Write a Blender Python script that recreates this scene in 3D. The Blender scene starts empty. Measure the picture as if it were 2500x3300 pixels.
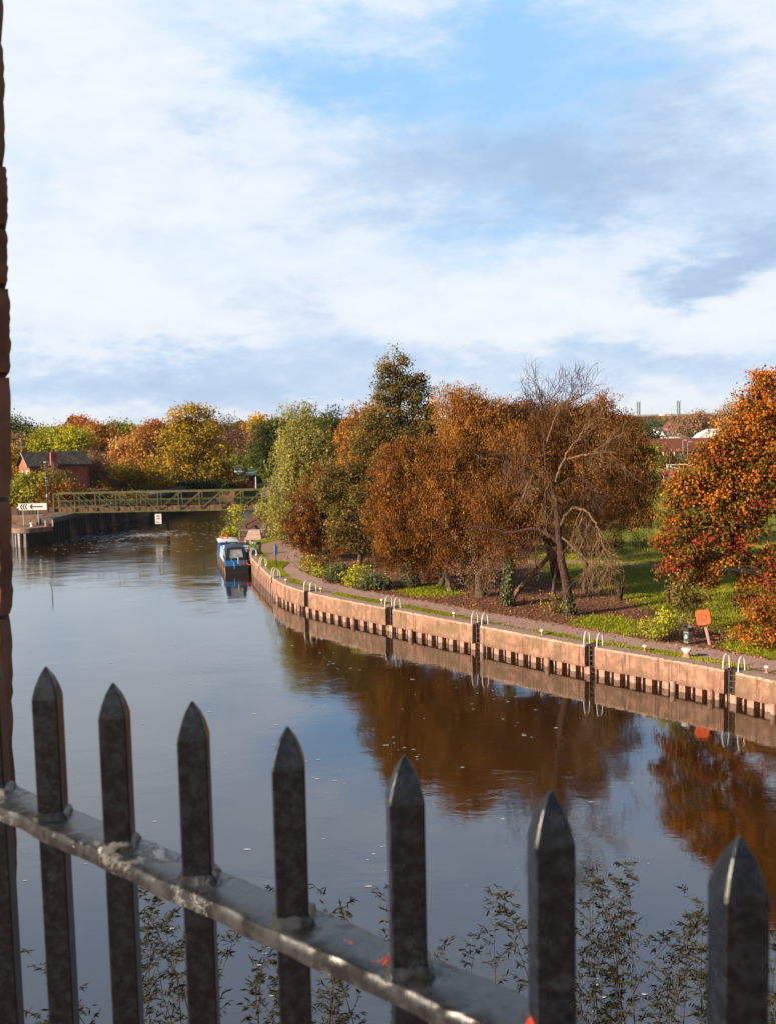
import bpy, math, random
import numpy as np
from mathutils import Vector, Matrix
SC = bpy.context.scene
COL = SC.collection
rad = math.radians

# ------------------------------------------------------------------ camera
FPX = 3208.0                       # focal length in photo pixels (photo 2500 x 3300)
TH, ROLL = math.atan(300.0 / FPX), 0.02
CF = np.array([0, math.cos(TH), -math.sin(TH)])
_u = np.array([0, math.sin(TH), math.cos(TH)]); _r = np.array([1.0, 0, 0])
CR = _r * math.cos(ROLL) - _u * math.sin(ROLL)
CU = _u * math.cos(ROLL) + _r * math.sin(ROLL)
CAM = np.array([0, 0, 13.5])
cd = bpy.data.cameras.new('camera'); cam = bpy.data.objects.new('camera', cd); COL.objects.link(cam)
M = Matrix.Identity(4)
for i in range(3):
    M[i][0] = CR[i]; M[i][1] = CU[i]; M[i][2] = -CF[i]; M[i][3] = CAM[i]
cam.matrix_world = M
cd.sensor_fit = 'VERTICAL'; cd.sensor_height = 36.0; cd.lens = 36.0 * FPX / 3300.0
cd.clip_start = 0.05; cd.clip_end = 20000
cd.dof.use_dof = True; cd.dof.focus_distance = 45.0; cd.dof.aperture_fstop = 15.0
SC.camera = cam

def ray(x, y): return CF + CR * ((x - 1250) / FPX) + CU * ((1650 - y) / FPX)
def pz(x, y, z):                    # where the sight line through a photo point meets the level z
    d = ray(x, y); return CAM + d * ((z - CAM[2]) / d[2])
def pD(x, y, D):                    # ... and where it is D metres north of the viewer
    d = ray(x, y); return CAM + d * (D / d[1])

# ------------------------------------------------------------------ light
SUN_EL, SUN_AZ = rad(22), math.atan2(-0.891, -0.454)      # low autumn sun from behind-left
SUNV = Vector((math.sin(SUN_AZ) * math.cos(SUN_EL), math.cos(SUN_AZ) * math.cos(SUN_EL), math.sin(SUN_EL)))
sl = bpy.data.lights.new('sun', 'SUN'); sl.energy = 5.0; sl.angle = rad(0.5); sl.color = (1.0, 0.84, 0.64)
so = bpy.data.objects.new('sun', sl); COL.objects.link(so)
so.rotation_euler = (-SUNV).to_track_quat('-Z', 'Y').to_euler(); so.location = (-40, -20, 60)
SC.view_settings.view_transform = 'Standard'; SC.view_settings.look = 'None'
SC.view_settings.exposure = 0.9; SC.view_settings.gamma = 1.0

class NT:                           # terse node-tree helper
    def __init__(s, nt): s.t = nt; s.n = nt.nodes; s.l = nt.links
    def new(s, typ, **kw):
        n = s.n.new(typ)
        for k, v in kw.items(): setattr(n, k, v)
        return n
    def put(s, sock, v):
        if isinstance(v, bpy.types.NodeSocket): s.l.new(v, sock)
        elif v is not None: sock.default_value = v
    def math(s, op, a, b=None, c=None, clamp=False):
        n = s.new('ShaderNodeMath', operation=op); n.use_clamp = clamp
        s.put(n.inputs[0], a)
        if b is not None: s.put(n.inputs[1], b)
        if c is not None: s.put(n.inputs[2], c)
        return n.outputs[0]
    def noise(s, vec, scale, detail=4, rough=0.55, dist=0.0):
        n = s.new('ShaderNodeTexNoise'); s.put(n.inputs['Vector'], vec)
        n.inputs['Scale'].default_value = scale; n.inputs['Detail'].default_value = detail
        n.inputs['Roughness'].default_value = rough; n.inputs['Distortion'].default_value = dist
        return n
    def mix(s, f, a, b, blend='MIX'):
        n = s.new('ShaderNodeMix', data_type='RGBA', blend_type=blend)
        s.put(n.inputs[0], f); s.put(n.inputs[6], a); s.put(n.inputs[7], b)
        return n.outputs[2]
    def ramp(s, f, stops, interp='LINEAR'):
        n = s.new('ShaderNodeValToRGB'); s.put(n.inputs[0], f); e = n.color_ramp.elements
        n.color_ramp.interpolation = interp
        while len(e) < len(stops): e.new(0.5)
        for el, (p, c) in zip(e, stops):
            el.position = p; el.color = (c[0], c[1], c[2], 1) if not isinstance(c, (int, float)) else (c, c, c, 1)
        return n.outputs[0]
    def smooth(s, v, lo, hi):
        n = s.new('ShaderNodeMapRange', interpolation_type='SMOOTHSTEP')
        s.put(n.inputs[0], v); n.inputs[1].default_value = lo; n.inputs[2].default_value = hi
        return n.outputs[0]
def c4(c): return (c[0], c[1], c[2], 1.0)

# ------------------------------------------------------------------ sky
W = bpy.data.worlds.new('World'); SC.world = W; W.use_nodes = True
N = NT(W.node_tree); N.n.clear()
sky = N.new('ShaderNodeTexSky', sky_type='NISHITA'); sky.sun_disc = False
sky.sun_elevation = SUN_EL; sky.sun_rotation = SUN_AZ % (2 * math.pi)
tc = N.new('ShaderNodeTexCoord'); sp = N.new('ShaderNodeSeparateXYZ'); N.put(sp.inputs[0], tc.outputs['Generated'])
DEG = 180 / math.pi
azn = N.math('MULTIPLY', N.math('ARCTAN2', sp.outputs[0], sp.outputs[1]), DEG)
eln = N.math('MULTIPLY', N.math('ARCSINE', sp.outputs[2]), DEG)
cb = N.new('ShaderNodeCombineXYZ'); N.put(cb.inputs[0], azn); N.put(cb.inputs[1], N.math('MULTIPLY', eln, 2.5))
wv = N.noise(cb.outputs[0], 0.11, 5, 0.6); wv2 = N.noise(cb.outputs[0], 0.5, 4, 0.6)
ws = N.new('ShaderNodeSeparateColor'); N.put(ws.inputs[0], wv.outputs['Color'])
ws2 = N.new('ShaderNodeSeparateColor'); N.put(ws2.inputs[0], wv2.outputs['Color'])
def warp(base, ch, a, b):
    t = N.math('MULTIPLY_ADD', N.math('SUBTRACT', ws.outputs[ch], 0.5), a, base)
    return N.math('MULTIPLY_ADD', N.math('SUBTRACT', ws2.outputs[ch], 0.5), b, t)
AZ = warp(azn, 0, 15.0, 4.5); EL = warp(eln, 1, 8.0, 2.6)
def azel(px, py):
    d = ray(px * 2500 / 1676, py * 2500 / 1676); d = d / np.linalg.norm(d)
    return math.degrees(math.atan2(d[0], d[1])), math.degrees(math.asin(d[2]))
def blob(px, py, sx, sy, amp, rot=0):
    a, e = azel(px, py); k = 2500 / 1676 / FPX * DEG; sx *= k; sy *= k
    da = N.math('SUBTRACT', AZ, a); de = N.math('SUBTRACT', EL, e)
    c, s_ = math.cos(rad(rot)), math.sin(rad(rot))
    u = N.math('ADD', N.math('MULTIPLY', da, c / sx), N.math('MULTIPLY', de, s_ / sx))
    v = N.math('ADD', N.math('MULTIPLY', da, -s_ / sy), N.math('MULTIPLY', de, c / sy))
    q = N.math('ADD', N.math('MULTIPLY', u, u), N.math('MULTIPLY', v, v))
    return N.math('MULTIPLY', N.math('POWER', 2.718, N.math('MULTIPLY', q, -1.0)), amp)
def total(bl):
    t = blob(*bl[0])
    for b in bl[1:]: t = N.math('ADD', t, blob(*b))
    return t
# gaps of blue between the clouds, shaded undersides, bright banks (placed by compass bearing and height)
blue = total([(660, 170, 230, 75, .62, -14), (980, 150, 290, 100, .70, 4), (700, 10, 90, 50, .5), (1230, 170, 200, 120, .42), (880, 290, 420, 130, .20),
              (1080, 470, 190, 55, .58, 10), (90, 365, 100, 55, .28), (440, 530, 190, 60, .22), (1000, 560, 380, 60, .25), (1350, 60, 300, 120, .22), (1450, 480, 200, 60, .2)])
grey = total([(1000, 360, 360, 110, .62, 8), (1330, 350, 280, 120, .5), (1520, 575, 170, 55, .8, 8), (1650, 480, 150, 90, .4), (1450, 120, 250, 130, .3),
              (640, 690, 190, 65, .42, -20), (250, 815, 420, 50, .42), (830, 800, 540, 55, .36), (1450, 790, 320, 45, .38), (800, 860, 900, 40, .34), (1250, 400, 260, 90, .25), (400, 250, 140, 50, .28, -20), (220, 480, 170, 50, .22)])
f1 = N.noise(cb.outputs[0], 0.075, 7, 0.6, 0.4).outputs[0]
f2 = N.noise(cb.outputs[0], 0.33, 7, 0.62, 0.3).outputs[0]
tex = N.math('ADD', N.math('MULTIPLY', N.math('SUBTRACT', f1, .5), .9), N.math('MULTIPLY', N.math('SUBTRACT', f2, .5), .55))
gfac = N.smooth(N.math('ADD', grey, tex), -0.35, 1.15)
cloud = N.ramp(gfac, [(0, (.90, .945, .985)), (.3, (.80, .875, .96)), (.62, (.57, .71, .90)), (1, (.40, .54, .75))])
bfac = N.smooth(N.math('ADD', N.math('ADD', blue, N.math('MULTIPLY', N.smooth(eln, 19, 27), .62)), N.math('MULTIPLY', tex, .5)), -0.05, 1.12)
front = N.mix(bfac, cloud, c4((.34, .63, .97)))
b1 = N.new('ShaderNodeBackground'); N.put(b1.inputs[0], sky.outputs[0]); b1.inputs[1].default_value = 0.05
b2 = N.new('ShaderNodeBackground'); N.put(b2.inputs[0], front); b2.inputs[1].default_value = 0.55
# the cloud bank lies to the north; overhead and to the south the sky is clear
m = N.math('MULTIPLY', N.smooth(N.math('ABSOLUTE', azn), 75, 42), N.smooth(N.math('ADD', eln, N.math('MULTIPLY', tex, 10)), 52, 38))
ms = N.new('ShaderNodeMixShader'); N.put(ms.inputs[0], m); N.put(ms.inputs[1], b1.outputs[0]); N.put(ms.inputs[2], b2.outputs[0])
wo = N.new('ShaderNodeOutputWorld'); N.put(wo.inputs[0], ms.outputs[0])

# ------------------------------------------------------------------ materials
MATS = {}
def newmat(name):
    m = bpy.data.materials.new(name); m.use_nodes = True; t = NT(m.node_tree); t.n.clear()
    o = t.new('ShaderNodeOutputMaterial'); MATS[name] = m
    return m, t, o
def pbsdf(t, o, color, rough=0.7, metal=0.0, spec=0.5, normal=None, ior=None):
    b = t.new('ShaderNodeBsdfPrincipled'); t.put(b.inputs['Base Color'], c4(color) if isinstance(color, tuple) else color)
    t.put(b.inputs['Roughness'], rough); b.inputs['Metallic'].default_value = metal
    t.put(b.inputs['Specular IOR Level'], spec)
    if ior: b.inputs['IOR'].default_value = ior
    if normal: t.put(b.inputs['Normal'], normal)
    t.l.new(b.outputs[0], o.inputs[0]); return b
def bump(t, h, strength=0.3, dist=0.02):
    b = t.new('ShaderNodeBump'); b.inputs['Strength'].default_value = strength; b.inputs['Distance'].default_value = dist
    t.put(b.inputs['Height'], h); return b.outputs[0]
def pos(t, mode='Object'):
    return t.new('ShaderNodeTexCoord').outputs[mode]
def weathered(name, c1, c2, scale=6.0, rough=0.75, b=0.3, bd=0.01, c3=None, streak=False, spec=0.4, metal=0.0, lo=.35, hi=.68):
    m, t, o = newmat(name); p = pos(t)
    n = t.noise(p, scale, 8, 0.65).outputs[0]
    f = t.smooth(n, lo, hi); col = t.mix(f, c4(c1), c4(c2))
    if c3:
        n2 = t.noise(p, scale * 0.23, 6, 0.7).outputs[0]; col = t.mix(t.smooth(n2, .52, .68), col, c4(c3))
    if streak:
        mp = t.new('ShaderNodeMapping'); t.put(mp.inputs[0], p); mp.inputs['Scale'].default_value = (1.6, 1.6, 0.12)
        n3 = t.noise(mp.outputs[0], 2.2, 6, 0.7).outputs[0]
        col = t.mix(t.smooth(n3, .5, .72), col, c4(tuple(x * .5 for x in c1)))
    pbsdf(t, o, col, rough, metal, spec, bump(t, n, b, bd) if b else None)
    return m
def plain(name, c, rough=0.5, metal=0.0, spec=0.5, var=0.12, scale=9.0):
    return weathered(name, tuple(x * (1 - var) for x in c), tuple(min(1, x * (1 + var)) for x in c), scale, rough, 0, 0, None, False, spec, metal)
def leafmat(name, stops, trans=0.28, rough=0.6):
    m, t, o = newmat(name)
    a = t.new('ShaderNodeAttribute', attribute_name='tint')
    col = t.ramp(a.outputs['Fac'], stops)
    d = t.new('ShaderNodeBsdfPrincipled'); t.put(d.inputs['Base Color'], col)
    d.inputs['Roughness'].default_value = rough; d.inputs['Specular IOR Level'].default_value = 0.08
    tr = t.new('ShaderNodeBsdfTranslucent'); t.put(tr.inputs[0], col)
    mx = t.new('ShaderNodeMixShader'); mx.inputs[0].default_value = trans
    t.l.new(d.outputs[0], mx.inputs[1]); t.l.new(tr.outputs[0], mx.inputs[2]); t.l.new(mx.outputs[0], o.inputs[0])
    return m

L_RUST = leafmat('leaf_rust', [(0, (.042, .022, .006)), (.3, (.115, .046, .008)), (.6, (.24, .088, .012)), (.85, (.38, .160, .027)), (1, (.50, .27, .07))])
L_ORANGE = leafmat('leaf_orange', [(0, (0.151, 0.072, 0.015)), (.4, (0.348, 0.138, 0.022)), (.75, (0.523, 0.241, 0.048)), (1, (0.639, 0.385, 0.120))])
L_ALDER = leafmat('leaf_alder', [(0, (0.048, 0.045, 0.012)), (.5, (0.128, 0.099, 0.021)), (.85, (0.255, 0.168, 0.042)), (1, (0.476, 0.256, 0.075))])
L_BIRCH = leafmat('leaf_birch', [(0, (.085, .085, .018)), (.5, (.25, .225, .045)), (.85, (.44, .375, .10)), (1, (.58, .47, .15))])
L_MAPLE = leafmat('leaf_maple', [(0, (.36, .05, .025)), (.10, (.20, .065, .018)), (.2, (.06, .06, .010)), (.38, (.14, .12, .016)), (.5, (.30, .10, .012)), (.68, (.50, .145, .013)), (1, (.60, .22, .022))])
L_YELLOW = leafmat('leaf_yellow', [(0, (0.117, 0.098, 0.012)), (.4, (0.286, 0.208, 0.018)), (.75, (0.546, 0.338, 0.024)), (1, (0.650, 0.325, 0.048))])
L_LIME = leafmat('leaf_lime', [(0, (0.087, 0.109, 0.012)), (.5, (0.275, 0.290, 0.022)), (1, (0.580, 0.522, 0.036))])
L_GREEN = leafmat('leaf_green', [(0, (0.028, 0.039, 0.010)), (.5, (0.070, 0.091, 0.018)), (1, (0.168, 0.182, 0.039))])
L_HEDGE = leafmat('leaf_hedge', [(0, (.09, .095, .012)), (.5, (.32, .31, .035)), (1, (.58, .50, .09))])
L_PINK = leafmat('leaf_pinkbrown', [(0, (0.126, 0.074, 0.039)), (.5, (0.280, 0.155, 0.078)), (1, (0.462, 0.270, 0.156))])
L_RED = leafmat('leaf_redbrown', [(0, (0.154, 0.054, 0.018)), (.5, (0.350, 0.115, 0.026)), (1, (0.560, 0.203, 0.052))])
L_IVY = leafmat('leaf_ivy', [(0, (0.035, 0.045, 0.017)), (.6, (0.105, 0.119, 0.049)), (1, (0.280, 0.280, 0.140))])
L_WILLOWSH = leafmat('leaf_sapling', [(0, (.018, .020, .008)), (.7, (.045, .042, .014)), (1, (.11, .06, .02))])
L_LITTER = leafmat('leaf_litter', [(0, (0.090, 0.036, 0.020)), (.5, (0.255, 0.105, 0.049)), (.8, (0.450, 0.196, 0.084)), (1, (0.690, 0.336, 0.098))])
L_GRASS = leafmat('leaf_grass', [(0, (.13, .15, .008)), (.6, (.30, .32, .012)), (1, (.48, .43, .04))])
L_DOGWOOD = leafmat('stem_dogwood', [(0, (.10, .035, .018)), (1, (.27, .11, .06))])

BARK = weathered('bark', (.055, .034, .022), (.13, .085, .055), 5, .9, .6, .03)
BARK_RED = weathered('bark_red', (.022, .012, .010), (.085, .032, .02), 9, .85, .8, .03, lo=.42, hi=.6)
BARK_PALE = weathered('bark_pale', (.22, .15, .085), (.38, .28, .17), 6, .85, .4, .02)
BARK_BIRCH = weathered('bark_birch', (.18, .14, .11), (.55, .50, .44), 4, .8, .4, .02)
BARK_TWIG = weathered('bark_twig', (.085, .046, .022), (.22, .125, .055), 5, .85, .3, .02)
m, t, o = newmat('quay_concrete'); p = pos(t)
sz_ = t.new('ShaderNodeSeparateXYZ'); t.put(sz_.inputs[0], p); zz_ = sz_.outputs[2]
mp = t.new('ShaderNodeMapping'); t.put(mp.inputs[0], p); mp.inputs['Scale'].default_value = (2.2, 2.2, .18)
na = t.noise(p, 2.4, 8, .68).outputs[0]; nb_ = t.noise(mp.outputs[0], 2.0, 7, .72).outputs[0]; nc = t.noise(p, 11, 6, .7).outputs[0]; nd = t.noise(p, .45, 5, .6).outputs[0]
col = t.mix(t.smooth(na, .36, .66), c4((.21, .10, .066)), c4((.42, .225, .15)))
col = t.mix(t.math('MULTIPLY', t.smooth(nb_, .49, .64), .85), col, c4((.085, .048, .032)))
col = t.mix(t.math('MULTIPLY', t.smooth(nd, .50, .60), .6), col, c4((.12, .085, .04)))
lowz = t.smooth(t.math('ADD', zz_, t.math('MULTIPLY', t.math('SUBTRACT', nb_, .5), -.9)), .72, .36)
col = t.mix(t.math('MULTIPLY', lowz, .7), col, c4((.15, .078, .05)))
lit_edge_chip = t.math('MULTIPLY', t.smooth(zz_, 1.38, 1.46), t.smooth(nc, .44, .54)); col = t.mix(lit_edge_chip, col, c4((.62, .42, .32)))  # pale chips along the top edge, also painting its sunlit line
top_ = t.math('MULTIPLY', t.smooth(zz_, 1.505, 1.515), .85); col = t.mix(top_, col, c4((.24, .155, .115)))
oi = t.new('ShaderNodeObjectInfo'); col = t.mix(t.math('MULTIPLY', oi.outputs['Random'], .3), col, c4((.22, .125, .09)))
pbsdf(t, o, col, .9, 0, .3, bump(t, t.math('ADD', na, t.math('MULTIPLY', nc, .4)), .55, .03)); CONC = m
CONC_TOP = weathered('quay_top', (.24, .155, .12), (.36, .25, .20), 5, .9, .35, .01, c3=(.19, .13, .09))
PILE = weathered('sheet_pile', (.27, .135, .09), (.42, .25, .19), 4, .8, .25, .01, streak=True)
PILE_DARK = weathered('dark_pile', (.012, .011, .011), (.035, .03, .028), 3, .8, .25, .01, streak=True)  # near-black piling: shade of the left bank wall painted into the colour
RECESS = weathered('recess_shade', (.020, .012, .010), (.05, .03, .022), 5, .9, .2, .01)  # concrete slots coloured almost black, their shade put into the colour
ASPH = weathered('red_asphalt', (.29, .178, .147), (.40, .255, .21), 22, .92, .3, .004, c3=(.30, .19, .155))
PLAZA = weathered('worn_paving', (.23, .13, .085), (.33, .20, .145), 5, .92, .3, .004, c3=(.26, .19, .06))
WHITE = plain('white_paint', (.66, .64, .60), .35, var=.06)
STEEL = plain('galvanised', (.42, .44, .44), .4, .6)
BRICK_PINK = weathered('pink_brick', (.33, .15, .105), (.45, .24, .18), 8, .85, .3, .01)
ORANGE = plain('orange_plastic', (.60, .075, .012), .28, var=.05)
BLACK = plain('black_paint', (.018, .018, .02), .4)
NAVY = plain('navy_canvas', (.012, .022, .055), .6)
BLUE = plain('boat_blue', (.025, .17, .46), .3)
SKYBLUE = plain('light_blue', (.20, .42, .66), .4)
ROYAL = plain('royal_blue', (.03, .06, .32), .4)
HULLB = weathered('rusty_hull', (.11, .06, .04), (.25, .15, .10), 4, .75, .3, .01, streak=True)
REDP = plain('red_paint', (.27, .018, .025), .4)
MAROON = plain('maroon_paint', (.10, .022, .018), .45)
LGLASS = plain('lamp_glass', (.42, .36, .30), .2)
BRIDGE = weathered('bridge_green', (.05, .055, .016), (.125, .125, .036), 3, .55, .2, .01, c3=(.22, .13, .06))
BRUST = weathered('bridge_deck', (.09, .045, .025), (.20, .10, .055), 2.5, .85, .2, .01)
GREENP = plain('dark_green_paint', (.02, .055, .045), .45)
TEAL = plain('teal_cloth', (.015, .12, .105), .9)
SKIN = plain('skin', (.55, .32, .22), .6, var=.04)
DARKCLOTH = plain('dark_cloth', (.02, .022, .03), .9)
GREYHAIR = plain('grey_hair', (.62, .58, .52), .8)
GLASS = plain('window_glass', (.16, .19, .23), .06, spec=.9)
CLEARPVC = weathered('clear_pvc', (.22, .24, .25), (.48, .49, .48), 2.5, .15, 0, 0, spec=.6)
TENT = plain('tent_cloth', (.03, .055, .045), .7)
TYRE = plain('tyre', (.02, .02, .02), .8)
CARW = plain('car_silver', (.62, .66, .70), .25, .15)
CARG = plain('car_grey', (.32, .37, .42), .25, .3)
SOILBOARD = weathered('hardwood', (.10, .055, .03), (.2, .12, .07), 6, .8)
def brickmat(name, c1, c2, mortar, sx, sy, rot=(0, 0, 0)):
    m, t, o = newmat(name); p = pos(t, 'UV')
    b = t.new('ShaderNodeTexBrick'); t.put(b.inputs['Vector'], p); b.inputs['Color1'].default_value = c4(c1); b.inputs['Color2'].default_value = c4(c2)
    b.inputs['Mortar'].default_value = c4(mortar); b.inputs['Scale'].default_value = 1.0; b.inputs['Brick Width'].default_value = sx; b.inputs['Row Height'].default_value = sy
    b.inputs['Mortar Size'].default_value = sy * .1
    n = t.noise(pos(t), 1.2, 5).outputs[0]
    col = t.mix(t.smooth(n, .4, .7), b.outputs[0], c4(tuple(x * .75 for x in c1)))
    pbsdf(t, o, col, .85, 0, .3, bump(t, b.outputs['Fac'], -.3, .01)); return m
BRICK = brickmat('red_brick', (.32, .085, .045), (.40, .12, .06), (.30, .20, .16), .225, .075)
TILE_DARK = brickmat('dark_tiles', (.035, .028, .026), (.13, .10, .085), (.008, .007, .007), .34, .36)
TILE_RED = brickmat('red_tiles', (.17, .045, .03), (.27, .085, .05), (.06, .02, .018), .30, .36)
SLATE = brickmat('grey_slates', (.10, .095, .10), (.16, .15, .15), (.05, .05, .05), .4, .3)
RENDER = plain('white_render', (.74, .71, .68), .8, var=.05)
# ------------------------------------------------------------------ mesh building
ORG = {}
def A3(*a): return np.array(a, float)
class MB:
    def __init__(s): s.v = []; s.f = []; s.n = 0; s.mi = []; s.uv = {}
    def add(s, V, F, m=0):
        V = np.asarray(V, float); s.v.append(V)
        for f in F: s.f.append([i + s.n for i in f]); s.mi.append(m)
        s.n += len(V); return s
    def box(s, c, size, rz=0, m=0, tilt=None, taper=1.0):
        x, y, z = np.array(size, float) / 2
        V = np.array([(-x, -y, -z), (x, -y, -z), (x, y, -z), (-x, y, -z), (-x * taper, -y * taper, z), (x * taper, -y * taper, z), (x * taper, y * taper, z), (-x * taper, y * taper, z)])
        if tilt is not None: V = V @ np.array(Matrix.Rotation(tilt[0], 3, tilt[1]).transposed())
        cz, sz = math.cos(rz), math.sin(rz)
        V = np.stack([V[:, 0] * cz - V[:, 1] * sz, V[:, 0] * sz + V[:, 1] * cz, V[:, 2]], 1) + np.array(c)
        return s.add(V, [(0, 3, 2, 1), (4, 5, 6, 7), (0, 1, 5, 4), (1, 2, 6, 5), (2, 3, 7, 6), (3, 0, 4, 7)], m)
    def bar(s, a, b, w, h=None, m=0):       # square bar between two points
        return s.tube([a, b], [w / 2 * 1.414, (h or w) / 2 * 1.414], 4, m, twist=math.pi / 4)
    def tube(s, pts, r, k=6, m=0, cap=True, twist=0.0):
        P = np.array(pts, float); n = len(P)
        R = np.full(n, r, float) if np.isscalar(r) else np.array(r, float)
        T = np.zeros_like(P); T[1:-1] = P[2:] - P[:-2]; T[0] = P[1] - P[0]; T[-1] = P[-1] - P[-2]
        T /= np.maximum(np.linalg.norm(T, axis=1, keepdims=True), 1e-9)
        ref = A3(0, 0, 1) if abs(T[0, 2]) < .9 else A3(0, 1, 0)
        a = np.arange(k) * 2 * math.pi / k + twist
        V = []
        for i in range(n):
            u = np.cross(ref, T[i]); l = np.linalg.norm(u)
            if l < 1e-6: u = A3(1, 0, 0)
            else: u /= l
            w = np.cross(T[i], u); ref = w if abs(T[0, 2]) < .0 else ref
            V.append(P[i] + R[i] * (np.cos(a)[:, None] * u + np.sin(a)[:, None] * w))
        V = np.concatenate(V); F = []
        for i in range(n - 1):
            for j in range(k):
                F.append((i * k + j, i * k + (j + 1) % k, (i + 1) * k + (j + 1) % k, (i + 1) * k + j))
        if cap: F.append(tuple(range(k))[::-1]); F.append(tuple((n - 1) * k + j for j in range(k)))
        return s.add(V, F, m)
    def lathe(s, c, prof, k=16, m=0, sx=1.0, sy=1.0, twist=0.0):   # prof: (r, z) from bottom to top
        a = np.arange(k) * 2 * math.pi / k + twist
        V = np.concatenate([np.stack([r * np.cos(a) * sx, r * np.sin(a) * sy, np.full(k, z)], 1) for r, z in prof]) + np.array(c)
        F = []
        for i in range(len(prof) - 1):
            for j in range(k): F.append((i * k + j, i * k + (j + 1) % k, (i + 1) * k + (j + 1) % k, (i + 1) * k + j))
        F.append(tuple(range(k))[::-1]); F.append(tuple((len(prof) - 1) * k + j for j in range(k)))
        return s.add(V, F, m)
    def prism(s, poly, z0, z1, m=0):            # horizontal polygon extruded upward
        n = len(poly); V = [(p[0], p[1], z0) for p in poly] + [(p[0], p[1], z1) for p in poly]
        F = [tuple(range(n))[::-1], tuple(range(n, 2 * n))] + [(i, (i + 1) % n, n + (i + 1) % n, n + i) for i in range(n)]
        return s.add(V, F, m)
    def slab(s, poly, o, ux, uy, t, m=0):       # polygon in the plane (ux, uy) through o, thickness t along ux x uy
        ux = np.array(ux, float); uy = np.array(uy, float); nn = np.cross(ux, uy); nn /= np.linalg.norm(nn)
        n = len(poly); B = [np.array(o) + ux * p[0] + uy * p[1] for p in poly]
        V = B + [b + nn * t for b in B]
        F = [tuple(range(n))[::-1], tuple(range(n, 2 * n))] + [(i, (i + 1) % n, n + (i + 1) % n, n + i) for i in range(n)]
        return s.add(V, F, m)
    def quad(s, a, b, c, d, m=0): return s.add([a, b, c, d], [(0, 1, 2, 3)], m)
    def build(s, name, mats, parent=None, smooth=False, bevel=0):
        me = bpy.data.meshes.new(name)
        V = np.concatenate(s.v)
        org = ORG.get(parent.name, np.zeros(3)) if parent else np.zeros(3)
        me.from_pydata((V - org).tolist(), [], s.f)
        for m in (mats if isinstance(mats, (list, tuple)) else [mats]): me.materials.append(m)
        if len(me.materials) > 1: me.polygons.foreach_set('material_index', s.mi)
        if smooth: me.polygons.foreach_set('use_smooth', [True] * len(me.polygons)); me.set_sharp_from_angle(angle=rad(40))
        me.update()
        o = bpy.data.objects.new(name, me); COL.objects.link(o)
        if parent: o.parent = parent; ORG[o.name] = org
        if bevel:
            b = o.modifiers.new('bevel', 'BEVEL'); b.width = bevel; b.segments = 2; b.limit_method = 'ANGLE'
        return o
def boxuv(o):                                   # metric box-projected UVs (walls, roofs)
    me = o.data; uv = me.uv_layers.new(name='uv')
    for p in me.polygons:
        n = p.normal
        h = Vector((-n.y, n.x, 0)); h = h.normalized() if h.length > .05 else Vector((1, 0, 0))
        v = n.cross(h); v = -v if v.z < 0 else v
        for li in p.loop_indices:
            co = me.vertices[me.loops[li].vertex_index].co; uv.data[li].uv = (co.dot(h), co.dot(v))
    return o
def tag(o, label, cat, group=None, kind=None):
    if label: o['label'] = label
    if cat: o['category'] = cat
    if group: o['group'] = group
    if kind: o['kind'] = kind
    return o
def struct(o): o['kind'] = 'structure'; return o
def thing(name, loc, label, cat, group=None):
    o = bpy.data.objects.new(name, None); COL.objects.link(o); o.location = loc; o.empty_display_size = .3
    ORG[o.name] = np.array(loc, float)
    return tag(o, label, cat, group)
def copy_tree(o, parent=None):
    c = o.copy(); COL.objects.link(c); c.parent = parent
    for ch in list(o.children): copy_tree(ch, c)
    return c
def place(o, loc, rz=0.0, label=None, sc=None):
    o.location = loc; o.rotation_euler[2] = rz
    if label: o['label'] = label
    if sc: o.scale = (sc, sc, sc)
    return o

def leaf_mesh(name, P, L, Wd, tint, mat, parent=None, axis=None, nrm=None, rng=None, droop=0.0, fold=0.25):
    """many leaf-sized faces: P centres, L lengths, Wd widths, axis = leaf direction, nrm = preferred facing"""
    n = len(P); rng = rng or np.random.default_rng(1)
    ax = rng.normal(size=(n, 3)) if axis is None else np.array(axis) + rng.normal(size=(n, 3)) * .25
    if droop: ax[:, 2] -= droop
    ax /= np.linalg.norm(ax, axis=1, keepdims=True) + 1e-9
    q = rng.normal(size=(n, 3))
    if nrm is not None: q = q * .8 + nrm
    sd = np.cross(ax, q); sd /= np.linalg.norm(sd, axis=1, keepdims=True) + 1e-9
    nn = np.cross(sd, ax)
    L = np.broadcast_to(L, (n,))[:, None] if np.ndim(L) < 2 else L; Wd = np.broadcast_to(Wd, (n,))[:, None]
    V = np.empty((n, 4, 3)); f = nn * Wd * fold
    V[:, 0] = P - ax * L * .5; V[:, 1] = P + sd * Wd * .5 + f; V[:, 2] = P + ax * L * .5; V[:, 3] = P - sd * Wd * .5 + f
    if parent is not None: V -= ORG.get(parent.name, np.zeros(3))
    me = bpy.data.meshes.new(name)
    me.vertices.add(n * 4); me.loops.add(n * 4); me.polygons.add(n)
    me.vertices.foreach_set('co', V.astype(np.float32).ravel())
    me.loops.foreach_set('vertex_index', np.arange(n * 4, dtype=np.int32))
    me.polygons.foreach_set('loop_start', np.arange(0, n * 4, 4, dtype=np.int32))
    a = me.attributes.new('tint', 'FLOAT', 'POINT'); a.data.foreach_set('value', np.repeat(np.clip(tint, 0, 1), 4).astype(np.float32))
    me.materials.append(mat); me.update(calc_edges=True)
    o = bpy.data.objects.new(name, me); COL.objects.link(o)
    if parent is not None: o.parent = parent; ORG[o.name] = ORG.get(parent.name, np.zeros(3))
    return o

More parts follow.
